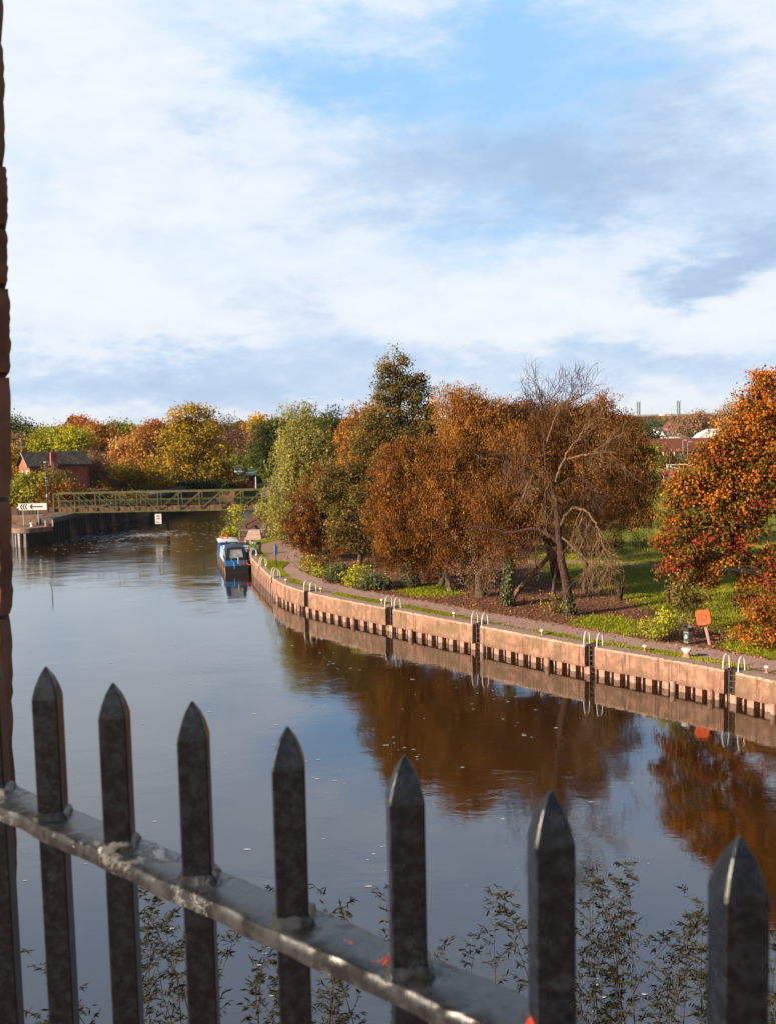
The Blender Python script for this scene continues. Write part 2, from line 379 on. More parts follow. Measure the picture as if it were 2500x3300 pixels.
# ------------------------------------------------------------------ the river and its banks
QZ = 1.5                                        # level of the towpath quay above the water
qpx = [(765, 1746), (786, 1765), (804, 1792), (831, 1820), (872, 1860), (912, 1886), (976, 1906), (1105, 1934), (1234, 1958), (1377, 1986),
       (1520, 2013), (1672, 2041), (1891, 2084), (2061, 2111), (2258, 2144), (2333, 2160), (2500, 2197)]
Q0 = np.array([pz(x, y, QZ)[:2] for x, y in qpx]); Q0 = np.vstack([Q0, Q0[-1] + (5.5, -7.2), Q0[-1] + (12, -16), Q0[-1] + (20, -30)])
def resample(P, step):
    d = np.r_[0, np.cumsum(np.linalg.norm(np.diff(P, axis=0), axis=1))]; s = np.arange(0, d[-1], step)
    return np.stack([np.interp(s, d, P[:, 0]), np.interp(s, d, P[:, 1])], 1)
Q = resample(Q0, .25)
for _ in range(3):
    k = 6; Z = Q.copy()
    for i in range(k, len(Q) - k): Z[i] = Q[i - k:i + k + 1].mean(0)
    Q = Z
QS = np.r_[0, np.cumsum(np.linalg.norm(np.diff(Q, axis=0), axis=1))]
QT = np.gradient(Q, axis=0); QT /= np.linalg.norm(QT, axis=1, keepdims=True)
QN = np.stack([-QT[:, 1], QT[:, 0]], 1)         # points inland
def qat(s, off=0.0):
    i = np.interp(s, QS, np.arange(len(Q))); i0 = int(min(len(Q) - 2, i)); f = i - i0
    p = Q[i0] * (1 - f) + Q[i0 + 1] * f; n = QN[i0] * (1 - f) + QN[i0 + 1] * f; t = QT[i0] * (1 - f) + QT[i0 + 1] * f
    return p + n * off, n / np.linalg.norm(n), t / np.linalg.norm(t)
def qs_of(px, py):                              # arc position of a photo point on the quay edge
    p = pz(px, py, QZ)[:2]; return QS[np.argmin(((Q - p) ** 2).sum(1))]
LZ = 2.1
nose = np.array([pz(x, y, LZ)[:2] for x, y in [(28, 1698), (38, 1702.5), (56, 1705), (86, 1704.5), (115, 1701.5), (145, 1698), (173, 1694)]])
nose[0, 0] -= .1
NOSE = np.vstack([nose[0] + (-2.0, 3.2), nose[0] + (-.9, 1.1), nose])
_t = np.gradient(NOSE, axis=0); _t /= np.linalg.norm(_t, axis=1, keepdims=True); NOSEI = NOSE + np.stack([-_t[:, 1], _t[:, 0]], 1) * .85
river = np.vstack([[(47, 15.5)], Q[::-4] + QN[::-4] * .6, [(-16.3, 103), (-16.8, 108), (-16.2, 116), (-14.6, 123), (-12, 140), (4, 158), (60, 172), (60, 184), (8, 177),
                   (-20, 169), (-34.6, 166), (-35.4, 147), (-38.3, 115.5)], NOSEI[::-1][1:], [(-52, 121), (-300, 125), (-300, 15.5)]])
def inside(X, Y, poly):
    r = np.zeros(X.shape, bool); j = len(poly) - 1
    for i in range(len(poly)):
        xi, yi = poly[i]; xj, yj = poly[j]
        c = ((yi > Y) != (yj > Y)) & (X < (xj - xi) * (Y - yi) / (yj - yi + 1e-12) + xi); r ^= c; j = i
    return r
def sst(x, a, b): t = np.clip((x - a) / (b - a), 0, 1); return t * t * (3 - 2 * t)
def land(X, Y):
    z = np.full(np.shape(X), QZ)
    z = z + sst(Y, 104, 119) * sst(-X, 2, 9) * 1.35                       # ramp up to the footbridge
    z = np.where(Y > 160, 2.0, z)
    left = (X < -33) & (Y > 108)
    z = np.where(left, np.where(Y < 117.2, LZ - .02, 2.9), z)
    z = np.where(Y < 30, .5, z)
    z = z + sst(np.hypot(X, Y), 420, 2500) * 3.0
    return z
def gz(p): return float(land(np.array(p[0]), np.array(p[1])))
def axis_lines(lo, hi, step, far, k=1.22):
    a = list(np.arange(lo, hi, step)); d = step
    up, dn = [hi], []
    while up[-1] < far: d *= k; up.append(up[-1] + d)
    d = step; x = lo
    while x > -far: d *= k; x -= d; dn.append(x)
    return np.array(dn[::-1] + a + up)
gx = axis_lines(-50, 34, .4, 9000); gy = axis_lines(36, 130, .45, 9000)
X, Y = np.meshgrid(gx, gy); Zg = land(X, Y)
rv = inside(X, Y, river); Zg = np.where(rv, -2.5, Zg)
lawn_px = [[(1700, 1800), (1760, 1870), (1900, 1884), (1985, 1925), (2060, 1955), (2150, 1985), (2260, 2012), (2330, 2040), (2420, 2050), (2600, 2090), (2700, 1900), (2500, 1500), (2040, 1485), (1900, 1560), (1800, 1640)],
           [(1835, 2000), (1900, 1985), (2000, 1985), (2060, 2010), (2065, 2050), (2000, 2056), (1900, 2040), (1845, 2022)],
           [(2300, 2085), (2370, 2060), (2520, 2080), (2560, 2150), (2420, 2125)],
           [(1275, 1905), (1350, 1880), (1440, 1885), (1500, 1915), (1420, 1925), (1330, 1925)],
           [(1060, 1680), (1250, 1640), (1500, 1640), (1500, 1560), (1060, 1560)]]
rng = np.random.default_rng(5)
def sdist(X, Y, poly):
    d = np.full(X.shape, 1e9); n = len(poly)
    for i in range(n):
        a, b = poly[i], poly[(i + 1) % n]; ab = b - a
        t = np.clip(((X - a[0]) * ab[0] + (Y - a[1]) * ab[1]) / (ab @ ab), 0, 1)
        d = np.minimum(d, np.hypot(X - a[0] - t * ab[0], Y - a[1] - t * ab[1]))
    return np.where(inside(X, Y, poly), d, -d)
LAWNS = [np.array([pz(x, y, QZ)[:2] for x, y in p]) for p in lawn_px]
def grassy(X, Y):
    g = np.full(X.shape, -9.0)
    for p, e in zip(LAWNS, (1.6, .8, 1.0, .9, 3.0)): g = np.maximum(g, sdist(X, Y, p) / e)
    g = np.where((Y > 165) | (np.abs(X) > 60), np.maximum(g, .2), g)
    return g
me = bpy.data.meshes.new('ground'); ny, nx = X.shape
idx = np.arange(nx * ny).reshape(ny, nx)
Fq = np.stack([idx[:-1, :-1], idx[:-1, 1:], idx[1:, 1:], idx[1:, :-1]], -1).reshape(-1, 4)
me.from_pydata(np.stack([X, Y, Zg], -1).reshape(-1, 3).tolist(), [], Fq.tolist())
a = me.attributes.new('grass', 'FLOAT', 'POINT'); a.data.foreach_set('value', np.clip(grassy(X, Y), -3, 3).astype(np.float32).ravel())
m, t, o = newmat('ground'); p = pos(t)
at = t.new('ShaderNodeAttribute', attribute_name='grass')
n1 = t.noise(p, .9, 7, .65).outputs[0]; n2 = t.noise(p, 9, 5, .7).outputs[0]; n3 = t.noise(p, .16, 4, .6).outputs[0]
g = t.smooth(t.math('ADD', at.outputs['Fac'], t.math('MULTIPLY', t.math('SUBTRACT', t.math('ADD', t.math('MULTIPLY', n1, .7), t.math('MULTIPLY', n2, .3)), .5), 2.6)), -.4, .4)
soil = t.mix(t.smooth(n2, .35, .65), c4((.075, .035, .022)), c4((.24, .11, .062)))
grs = t.mix(t.smooth(n2, .35, .68), c4((.10, .125, .007)), c4((.22, .25, .012)))
grs = t.mix(t.smooth(n3, .45, .65), grs, c4((.24, .22, .015)))
pbsdf(t, o, t.mix(g, soil, grs), .95, 0, .15, bump(t, n2, .6, .05))
me.materials.append(m); me.update()
go = bpy.data.objects.new('ground', me); COL.objects.link(go); struct(go)

# water: muddy, gently rippled, rougher below the weir race by the footbridge
wb = MB(); wx = np.r_[-6000, np.linspace(-320, 320, 9), 6000]
wb.quad((-330, -60, 0), (330, -60, 0), (330, 420, 0), (-330, 420, 0))
m, t, o = newmat('river_water'); p = pos(t)
sx_ = t.new('ShaderNodeSeparateXYZ'); t.put(sx_.inputs[0], p)
mp = t.new('ShaderNodeMapping'); t.put(mp.inputs[0], p); mp.inputs['Scale'].default_value = (.55, 1.0, 1)
w1 = t.noise(mp.outputs[0], .9, 3, .5, .6).outputs[0]; w2 = t.noise(mp.outputs[0], 4.5, 3, .6, .4).outputs[0]
w3 = t.noise(p, .07, 3, .5).outputs[0]; w0 = t.noise(p, .22, 2, .5).outputs[0]
race = t.smooth(t.math('ADD', sx_.outputs[1], t.math('MULTIPLY', w3, 30)), 92, 118)
calm = t.math('MULTIPLY_ADD', t.smooth(w3, .44, .58), 1.0, .35)
h = t.math('ADD', t.math('MULTIPLY', w1, .5), t.math('ADD', t.math('MULTIPLY', w2, .16), t.math('MULTIPLY', w0, .8)))
h = t.math('MULTIPLY', h, t.math('MULTIPLY_ADD', race, 2.2, calm))
bp = t.new('ShaderNodeBump'); bp.inputs['Strength'].default_value = 1.0; bp.inputs['Distance'].default_value = .023; t.put(bp.inputs['Height'], h)
dif = t.new('ShaderNodeBsdfDiffuse'); dif.inputs[0].default_value = (.030, .0125, .0028, 1)
gl = t.new('ShaderNodeBsdfGlossy'); gl.inputs[0].default_value = (.86, .94, 1.0, 1); gl.inputs['Roughness'].default_value = .03; t.put(gl.inputs['Normal'], bp.outputs[0])
fr = t.new('ShaderNodeFresnel'); fr.inputs[0].default_value = 1.33; t.put(fr.inputs['Normal'], bp.outputs[0])
mx = t.new('ShaderNodeMixShader'); t.put(mx.inputs[0], t.math('POWER', fr.outputs[0], .60)); t.l.new(dif.outputs[0], mx.inputs[1]); t.l.new(gl.outputs[0], mx.inputs[2]); t.l.new(mx.outputs[0], o.inputs[0])
struct(wb.build('river_water', m))

# ------------------------------------------------------------------ towpath quay
LADS = [(2342, 2163), (1900, 2086), (1526, 2015), (1248, 1961), (982, 1908), (874, 1861), (836, 1824), (805, 1793)]
lad_s = sorted(qs_of(*q) for q in LADS)
qw = thing('quay_wall', (0, 60, 0), 'pink brown concrete quay wall on sheet piles along the towpath bend', 'quay wall')
edges = [0.0] + lad_s + [QS[-1] - 1]
def sweep(s0, s1, prof, mb, step=.5, close=True, jit=0.0):     # profile (offset inland, z) swept along the quay edge
    ss = np.linspace(s0, s1, max(2, int((s1 - s0) / step) + 1)); k = len(prof); V = []
    for s_ in ss:
        for off, z in prof:
            q, n, tt = qat(s_, off + (random.uniform(-1, 1) * jit if z > 1.2 and off < .2 else 0)); V.append((q[0], q[1], z + (random.uniform(-1, .4) * jit if 1.2 < z and off < .2 else 0)))
    F = [(i * k + j, (i + 1) * k + j, (i + 1) * k + (j + 1) % k, i * k + (j + 1) % k) for i in range(len(ss) - 1) for j in range(k if close else k - 1)]
    if close: F += [tuple(range(k)), tuple((len(ss) - 1) * k + j for j in range(k))[::-1]]
    mb.add(V, F)
random.seed(4)
for i in range(len(edges) - 1):
    a, b = edges[i] + (.3 if i else 0), edges[i + 1] - .3
    zb = .38 if edges[i] >= lad_s[2] - .1 else 1.0
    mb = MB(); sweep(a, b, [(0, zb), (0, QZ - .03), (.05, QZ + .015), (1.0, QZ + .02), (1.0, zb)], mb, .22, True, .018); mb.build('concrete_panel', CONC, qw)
    mb = MB(); sweep(a + .02, b - .02, [(.10, QZ + .022), (.62, QZ + .026)], mb, close=False); mb.build('coping', CONC_TOP, qw)
for s_ in lad_s:
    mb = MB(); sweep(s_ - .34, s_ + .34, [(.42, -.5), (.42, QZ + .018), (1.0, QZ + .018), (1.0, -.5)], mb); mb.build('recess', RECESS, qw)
mb = MB(); V = []; per = [(0, .10), (.34, .10), (.37, .66), (.55, .66), (.58, .24), (.66, .24), (.69, .66), (.87, .66), (.9, .10)]
ss = []
s_ = 0.0
while s_ < QS[-1] - 2:
    for d, off in per[:-1]: ss.append((s_ + d, off))
    s_ += .9
for s_, off in ss:
    q, n, tt = qat(s_, off); zt = 1.02 if s_ < lad_s[2] else .40
    V += [(q[0], q[1], -1.0), (q[0], q[1], zt)]
mb.add(V, [(2 * i, 2 * i + 2, 2 * i + 3, 2 * i + 1) for i in range(len(ss) - 1)]); mb.build('sheet_piling', PILE, qw)
for px, py in [(2131, 2140), (2464, 2205), (1117, 1945), (1313, 1978), (1542, 2020), (890, 1874), (962, 1902), (1760, 2058), (2290, 2152)]:
    q, n, tt = qat(qs_of(px, py), .0)
    mb = MB(); mb.tube([(q[0], q[1], -1), (q[0], q[1], .50)], .15, 10); mb.build('fender_post', PILE, qw, smooth=True)

# towpath, worn paving and grass strip (sheets a few millimetres apart)
def sheet(name, poly, z, mat):
    mb = MB(); mb.add([(p[0], p[1], z) for p in poly], [tuple(range(len(poly)))]); o = mb.build(name, mat); return struct(o)
def strip(name, L, R, z, mat):
    n = len(L); mb = MB(); mb.add([(p[0], p[1], z) for p in L] + [(p[0], p[1], z) for p in R], [(i, i + 1, n + i + 1, n + i) for i in range(n - 1)]); return struct(mb.build(name, mat))
s_end = qs_of(900, 1878)
sv = np.arange(s_end, QS[-1] - 3, .5); wob = np.interp(sv, sv, np.sin(sv * .7) * .06 + np.sin(sv * 1.9) * .04)
Lp = [qat(s_, 1.25 + w)[0] for s_, w in zip(sv, wob)]; Rp = [qat(s_, 3.5 - w * 1.3)[0] for s_, w in zip(sv, wob)]
Lh = [pz(*q, QZ)[:2] for q in [(1000, 1738), (975, 1752), (940, 1777), (908, 1806), (900, 1830), (912, 1862)]]
Rh = [pz(*q, QZ)[:2] for q in [(1050, 1748), (1000, 1765), (974, 1790), (966, 1812), (972, 1836), (995, 1853)]]
Lh = resample(np.array(Lh), .6); Rh = resample(np.array(Rh), .6 * 1.0); nmin = 24
Lh = np.array([Lh[int(i)] for i in np.linspace(0, len(Lh) - 1, nmin)]); Rh = np.array([Rh[int(i)] for i in np.linspace(0, len(Rh) - 1, nmin)])
j0 = int(np.argmin([np.hypot(*(p - Rh[-1])) for p in Rp])); j1 = int(np.argmin([np.hypot(*(p - Lh[-1])) for p in Lp])); jj = max(j0, j1) + 2
strip('towpath', list(Lh) + Lp[jj:], list(Rh) + Rp[jj:], QZ + .008, ASPH)
sheet('worn_paving', [pz(*q, QZ)[:2] for q in [(812, 1752), (850, 1738), (960, 1730), (1000, 1738), (975, 1752), (940, 1777), (908, 1806), (880, 1815), (850, 1795), (825, 1772)]], QZ + .004, PLAZA)
lp2 = [pz(*q, QZ)[:2] for q in [(1700, 1806), (1900, 1806), (2020, 1811), (2200, 1824), (2600, 1838)]]; rp2 = [pz(*q, QZ)[:2] for q in [(1700, 1817), (1900, 1817), (2020, 1823), (2200, 1837), (2600, 1852)]]
strip('lawn_path', lp2, rp2, QZ + .012, ASPH)
# ------------------------------------------------------------------ quay furniture
RUSTY = weathered('rusty_steel', (.05, .035, .03), (.15, .10, .08), 20, .7)
def ladder(name='quay_ladder'):
    r = thing(name, (0, 0, 0), 'x', 'ladder', 'white hooped ladders along the quay')     # local x along edge, y inland, z from the quay top
    for sx in (-.40, .40):
        P = [(sx, .06, -.05), (sx, .07, .3), (sx, .13, .55), (sx, .22, .67), (sx, .33, .70), (sx, .44, .67), (sx, .53, .58), (sx, .58, .4), (sx, .60, -.05)]
        MB().tube(P, .025, 8).build('handrail', WHITE, r, smooth=True)
    mb = MB()
    for sx in (-.19, .19): mb.bar((sx, .26, -1.95), (sx, .26, -.02), .04)
    mb.build('side_rail', RUSTY, r)
    for k in range(6): MB().tube([(-.19, .26, -.25 - .29 * k), (.19, .26, -.25 - .29 * k)], .018, 6).build('rung', RUSTY, r)
    return r
LL = ['white hooped ladder on the quay nearest the litter bin and the frame edge', 'white hooped ladder below the grass patch right of the bare tree',
      'white hooped ladder before the leaf litter left of the bare tree', 'white hooped ladder on the quay at the right end of the ivy hedge',
      'white hooped ladder on the quay at the left end of the ivy hedge', 'white hooped ladder between the blue sign post and the towpath',
      'white hooped ladder on the quay just behind the stern of the blue boat', 'white hooped ladder in front of the bending person']
proto = None
for i, (px, py) in enumerate(LADS):
    o = proto if proto is not None and i == 0 else (ladder() if proto is None else copy_tree(proto))
    if proto is None: proto = o
    q, n, tt = qat(qs_of(px, py)); place(o, (q[0], q[1], QZ + .02), math.atan2(tt[1], tt[0]), LL[i])
q = pz(788, 1757, QZ); nn = qat(0.5)[2]; place(copy_tree(proto), (q[0], q[1], QZ + .02), math.atan2(nn[1], nn[0]), 'white hooped ladder at the far end of the quay beside the pink steps')
o = copy_tree(proto); q = pz(158, 1697, LZ); place(o, (q[0], q[1], LZ + .02), rad(10), 'white hooped ladder on the curved quay under the footbridge end')

def bollard():
    r = thing('mooring_bollard', (0, 0, 0), 'x', 'bollard', 'small mushroom bollards along the quay')
    MB().lathe((0, 0, 0), [(.12, 0), (.12, .03), (.06, .05), (.055, .2)], 12).build('stem', BRICK_PINK, r, smooth=True)
    MB().lathe((0, 0, .2), [(.06, 0), (.115, .03), (.125, .07), (.09, .115), (.02, .125)], 14).build('cap', WHITE, r, smooth=True)
    return r
BL = [((2470, 2169), 'small white topped bollard right of the double bitt, at the right frame edge'), ((2071, 2099), 'small white topped bollard left of the double bitt on the grassy quay edge'),
      ((1739, 2047), 'small white topped bollard on the quay below the bare tree'), ((1462, 1990), 'small white topped bollard on the quay below the ivy trunk tree'),
      ((1229, 1946), 'small pale bollard close beside the ladder at the ivy hedge end'), ((1037, 1910), 'small white topped bollard right of the ladder where the wall bends'),
      ((917, 1880), 'small white topped bollard on the mossy kerb where the quay curves'), ((860, 1832), 'small white topped bollard in front of the blue sign post'),
      ((827, 1798), 'small pinkish bollard holding the red rope of the boat'), ((799, 1770), 'small white topped bollard beside the boat canopy')]
pb = bollard()
for i, ((px, py), lab) in enumerate(BL):
    o = pb if i == 0 else copy_tree(pb)
    q = pz(px, py, QZ); j = np.argmin(((Q - q[:2]) ** 2).sum(1)); d = (q[:2] - Q[j]) @ QN[j]
    p2 = Q[j] + QN[j] * max(.35, d); place(o, (p2[0], p2[1], QZ + .02), 0, lab)
def bitt(loc, rz, lab, sc=1.0, both=False):
    r = thing('mooring_bitt', (0, 0, 0), lab, 'bollard')
    MB().lathe((0, 0, 0), [(.30, 0), (.27, .04), (.19, .10), (.165, .2), (.165, .24)], 16, sx=.9, sy=.75).build('base', WHITE if both else BRICK_PINK, r, smooth=True)
    MB().lathe((0, 0, .24), [(.165, 0), (.2, .06), (.28, .13), (.29, .19), (.24, .23), (.05, .235)], 16, sx=.9, sy=.75).build('head', WHITE, r, smooth=True)
    return place(r, loc, rz, None, sc)
q = pz(2211, 2119, QZ); bitt((q[0], q[1], QZ + .005), -.5, 'stout double flared bitt, white above pink, on the grass strip beside the bin')
q = pz(104, 1697, LZ); bitt((q[0], q[1], LZ + .01), 0, 'wide white flared bitt on the curved quay under the arrow sign', .95, True)

def prismoid(mb, c, w0, w1, h, k=8, m=0): return mb.lathe(c, [(w0, 0), (w1, h)], k, m, twist=math.pi / k)
# litter bin
q = pz(2215, 2076, QZ); r = thing('litter_bin', (q[0], q[1], QZ), 'dark slab sided litter bin with silver bands and green emblem', 'litter bin')
c = A3(q[0], q[1], QZ)
MB().lathe(c, [(.17, 0), (.235, .10), (.265, .70)], 6, twist=.3).build('body', weathered('bin_body', (.07, .05, .05), (.13, .095, .09), 4, .55), r)
for z0, ra in ((.13, .246), (.66, .272)): MB().lathe(c + (0, 0, z0), [(ra, 0), (ra + .004, .035)], 6, twist=.3).build('band', STEEL, r)
mb = MB(); k = 6; a = np.arange(k) * 2 * math.pi / k + .3
rings = [(.262, .70), (.30, .74), (.315, .92), (.25, .92), (.22, .76)]
V = np.concatenate([np.stack([ra * np.cos(a), ra * np.sin(a), np.full(k, z)], 1) for ra, z in rings]) + c
mb.add(V, [(i * k + j, i * k + (j + 1) % k, (i + 1) * k + (j + 1) % k, (i + 1) * k + j) for i in range(4) for j in range(k)] + [tuple(4 * k + j for j in range(k))])
mb.build('hood', BLACK, r)
a0 = .3 + math.pi * 2 / 6 * 3.5; nv = A3(math.cos(a0), math.sin(a0), .05); ux = A3(-math.sin(a0), math.cos(a0), 0)
cc = c + A3(math.cos(a0), math.sin(a0), 0) * .222 + A3(0, 0, .44)
MB().slab([(.095 * math.cos(x), .12 * math.sin(x)) for x in np.linspace(0, 6.28, 17)[:-1]], cc, ux, (0, 0, 1), .012).build('emblem', plain('emblem_green', (.03, .30, .17), .5), r)
mb = MB(); mb.slab([(.018 * math.cos(x) + .01, .07 + .018 * math.sin(x)) for x in np.linspace(0, 6.28, 9)[:-1]], cc + nv * .012, ux, (0, 0, 1), .004)
mb.slab([(-.02, -.08), (0, -.02), (-.01, .045), (.03, .045), (.03, 0), (.05, -.08), (.03, -.08), (.012, -.02), (0, -.08)], cc + nv * .012, ux, (0, 0, 1), .004)
mb.slab([(-.07, -.085), (-.035, -.085), (-.03, -.02), (-.075, -.02)], cc + nv * .012, ux, (0, 0, 1), .004); mb.build('figure_mark', WHITE, r)
# orange lifebuoy housing on its leaning post
q = pz(2286, 2079, QZ); top = pD(2270, 2012, q[1] - .1); r = thing('lifebuoy_stand', (q[0], q[1], QZ), 'orange square lifebuoy housing on a leaning faded pink post', 'lifebuoy stand')
ax = (top - A3(q[0], q[1], QZ)); ax /= np.linalg.norm(ax); tip = A3(q[0], q[1], QZ) + ax * 1.72
MB().bar(A3(q[0], q[1], QZ - .05), tip, .115).build('post', plain('faded_pink', (.62, .36, .33), .6), r, bevel=.01)
nrm = A3(-.46, -.86, .2); nrm /= np.linalg.norm(nrm); uy = ax - nrm * (ax @ nrm); uy /= np.linalg.norm(uy); ux = np.cross(uy, nrm)
if ux[0] < 0: ux = -ux
cc = pD(2265, 1990, q[1] - .22)
def rrect(w, h, r_, n=5): return [(sx * (w / 2 - r_) + r_ * math.cos(a), sy * (h / 2 - r_) + r_ * math.sin(a)) for sx, sy, a0 in ((1, 1, 0), (-1, 1, 90), (-1, -1, 180), (1, -1, 270)) for a in np.radians(np.linspace(a0, a0 + 90, n))]
def framed(mb, layers, o, ux, uy, nz):       # stacked outlines (scale list of polygons at depth) joined to a moulded shell
    k = len(layers[0][0]); V = []
    for poly, d in layers: V += [o + ux * x + uy * y + nz * d for x, y in poly]
    mb.add(V, [(i * k + j, i * k + (j + 1) % k, (i + 1) * k + (j + 1) % k, (i + 1) * k + j) for i in range(len(layers) - 1) for j in range(k)] + [tuple(range(k))[::-1], tuple((len(layers) - 1) * k + j for j in range(k))])
n5 = 5
circ = lambda R: [(R * math.cos(a), R * math.sin(a)) for a0 in (0, 90, 180, 270) for a in np.radians(np.linspace(a0, a0 + 90, n5))]
W_, H_ = .74, .80
mb = MB(); framed(mb, [(rrect(W_ - .03, H_ - .03, .12), -.10), (rrect(W_, H_, .13), -.06), (rrect(W_, H_, .13), .0), (rrect(W_ - .06, H_ - .06, .12), .045), (circ(.275), .045), (circ(.255), .015), (circ(.18), .015), (circ(.15), .05), (circ(.13), .05), (circ(.11), .01)], cc, ux, uy, nrm)
mb.build('housing', ORANGE, r, smooth=True)
MB().slab([(-.03, -.012), (.03, -.012), (.03, .012), (-.03, .012)], cc - uy * (H_ / 2 - .08) + nrm * .046, ux, uy, .008).build('catch', WHITE, r)
# blue throw-line cabinet on the towpath
q = pz(891, 1829, QZ); r = thing('rescue_post', (q[0], q[1], QZ), 'slim black post with blue and white rescue cabinet beside the towpath', 'rescue post')
MB().tube([(q[0], q[1], QZ - .1), (q[0], q[1], QZ + 1.98)], .045, 8).build('post', BLACK, r)
mb = MB(); mb.box((q[0] + .02, q[1] - .06, QZ + 1.48), (.26, .24, .72), .35); mb.build('cabinet', BLUE, r, bevel=.03)
mb = MB(); mb.box((q[0] - .02, q[1] - .19, QZ + 1.48), (.2, .012, .66), .35); mb.build('notice', weathered('notice_print', (.08, .2, .5), (.75, .78, .8), 9, .4, 0, lo=.45, hi=.5), r)

# ------------------------------------------------------------------ people
def skin_obj(name, chains, mat, parent=None, sub=1):
    V, E, R = [], [], []
    idx = {}
    for ch in chains:
        last = None
        for p, rr in ch:
            k = tuple(round(float(x), 4) for x in p)
            if k not in idx: idx[k] = len(V); V.append(k); R.append(rr)
            if last is not None and last != idx[k]: E.append((last, idx[k]))
            last = idx[k]
    org = ORG.get(parent.name, np.zeros(3)) if parent else np.zeros(3)
    me = bpy.data.meshes.new(name); me.from_pydata([tuple(np.array(v) - org) for v in V], E, []); me.materials.append(mat)
    o = bpy.data.objects.new(name, me); COL.objects.link(o)
    if parent: o.parent = parent; ORG[o.name] = org
    md = o.modifiers.new('skin', 'SKIN'); md.use_smooth_shade = True
    if not me.skin_vertices: 
        pass
    for i, s_ in enumerate(me.skin_vertices[0].data): s_.radius = (R[i], R[i]); s_.use_root = (i == 0)
    sb = o.modifiers.new('sub', 'SUBSURF'); sb.levels = sub; sb.render_levels = sub
    return o
def hand(w, d, side, s=1.0):
    d = np.array(d, float); d /= np.linalg.norm(d); side = np.array(side, float); out = []
    palm = w + d * .085
    out.append([(w, .026), (palm, .03)])
    for k, (o_, l) in enumerate([(-.034, .070), (-.012, .082), (.012, .076), (.034, .058)]):
        b = palm + side * o_ + d * .012
        out.append([(palm, .03), (b, .010), (b + d * l * .5, .009), (b + d * l * .85 + A3(0, 0, -.018), .008)])
    out.append([(w + d * .03, .02), (w + d * .055 - side * .045, .012), (w + d * .09 - side * .06 + A3(0, 0, -.012), .010)])
    return out
def person(name, loc, rz, label, pose, tops, legs, hairc, sc=1.0):
    """pose: joints in local metres, x forward"""
    r = thing(name, (0, 0, 0), label, 'person')
    J = {k: np.array(v, float) for k, v in pose.items()}
    body = [[(J['pelvis'], .13), (J['waist'], .12), (J['chest'], .145), (J['neck'], .06), (J['head0'], .075), (J['head1'], .10), (J['head2'], .075)]]
    for s_ in 'LR':
        body += [[(J['chest'], .145), (J['sho' + s_], .065), (J['elb' + s_], .045), (J['wri' + s_], .03)],
                 [(J['pelvis'], .13), (J['hip' + s_], .09), (J['kne' + s_], .06), (J['ank' + s_], .045), (J['toe' + s_], .04)]]
        dd = J['wri' + s_] - J['elb' + s_]; body += hand(J['wri' + s_], dd, np.cross(dd / np.linalg.norm(dd), A3(0, 0, 1) if abs(dd[2]) < .9 * np.linalg.norm(dd) else A3(1, 0, 0)))
    face_d = J['face'] / np.linalg.norm(J['face']); hd = J['head1']
    body += [[(hd, .10), (hd + face_d * .105 + A3(0, 0, -.01), .018)]]
    skin_obj('body', body, SKIN, r)
    skin_obj('jacket', [[(J['pelvis'] + (J['waist'] - J['pelvis']) * .2, .165), (J['waist'], .15), (J['chest'], .175), (J['neck'] * .55 + J['chest'] * .45, .1)]] +
             [[(J['chest'], .175), (J['sho' + s_], .09), (J['elb' + s_], .065), (J['elb' + s_] * .15 + J['wri' + s_] * .85, .048)] for s_ in 'LR'], tops, r)
    skin_obj('trousers', [[(J['waist'] * .6 + J['pelvis'] * .4, .145), (J['pelvis'], .15)] ] +
             [[(J['pelvis'], .15), (J['hip' + s_], .11), (J['kne' + s_], .08), (J['ank' + s_] + (J['kne' + s_] - J['ank' + s_]) * .1, .062)] for s_ in 'LR'], legs, r)
    up = J['head2'] - J['head0']; up /= np.linalg.norm(up)
    skin_obj('hair', [[(hd - face_d * .045 - up * .03, .075), (hd - face_d * .03 + up * .05, .095), (hd + face_d * .03 + up * .085, .06)]], hairc, r)
    for s_ in 'LR':
        skin_obj('shoe', [[(J['ank' + s_] + A3(-.02, 0, -.02), .055), (J['toe' + s_] + A3(.02, 0, 0), .045)]], BLACK, r)
    return place(r, loc, rz, None, sc)
bend = dict(pelvis=(-.12, 0, .88), waist=(0, 0, 1.0), chest=(.26, 0, 1.06), neck=(.44, 0, 1.05), head0=(.50, 0, 1.05), head1=(.58, 0, 1.04), head2=(.66, 0, 1.05), face=(.5, 0, -.85),
            shoL=(.33, .19, 1.0), elbL=(.40, .24, .74), wriL=(.52, .18, .53), shoR=(.33, -.19, 1.0), elbR=(.42, -.24, .75), wriR=(.55, -.15, .55),
            hipL=(-.10, .1, .82), kneL=(-.02, .12, .48), ankL=(-.08, .12, .08), toeL=(.1, .13, .045), hipR=(-.10, -.1, .82), kneR=(.06, -.11, .46), ankR=(-.02, -.11, .08), toeR=(.16, -.12, .045))
q = pz(838, 1786, QZ); person('person', (q[0], q[1], QZ + .01), rad(192), 'person in a teal jacket bending down beside the quay ladder', bend, TEAL, DARKCLOTH, GREYHAIR)
crouch = dict(pelvis=(-.1, 0, .40), waist=(-.06, 0, .55), chest=(.06, 0, .78), neck=(.12, 0, .96), head0=(.14, 0, 1.02), head1=(.16, 0, 1.10), head2=(.16, 0, 1.19), face=(1, 0, -.1),
              shoL=(.08, .19, .88), elbL=(.16, .25, .62), wriL=(.36, .18, .56), shoR=(.08, -.19, .88), elbR=(.16, -.25, .62), wriR=(.36, -.18, .56),
              hipL=(-.05, .1, .38), kneL=(.34, .15, .50), ankL=(.26, .15, .08), toeL=(.42, .16, .045), hipR=(-.05, -.1, .38), kneR=(.34, -.15, .48), ankR=(.24, -.15, .08), toeR=(.40, -.16, .045))
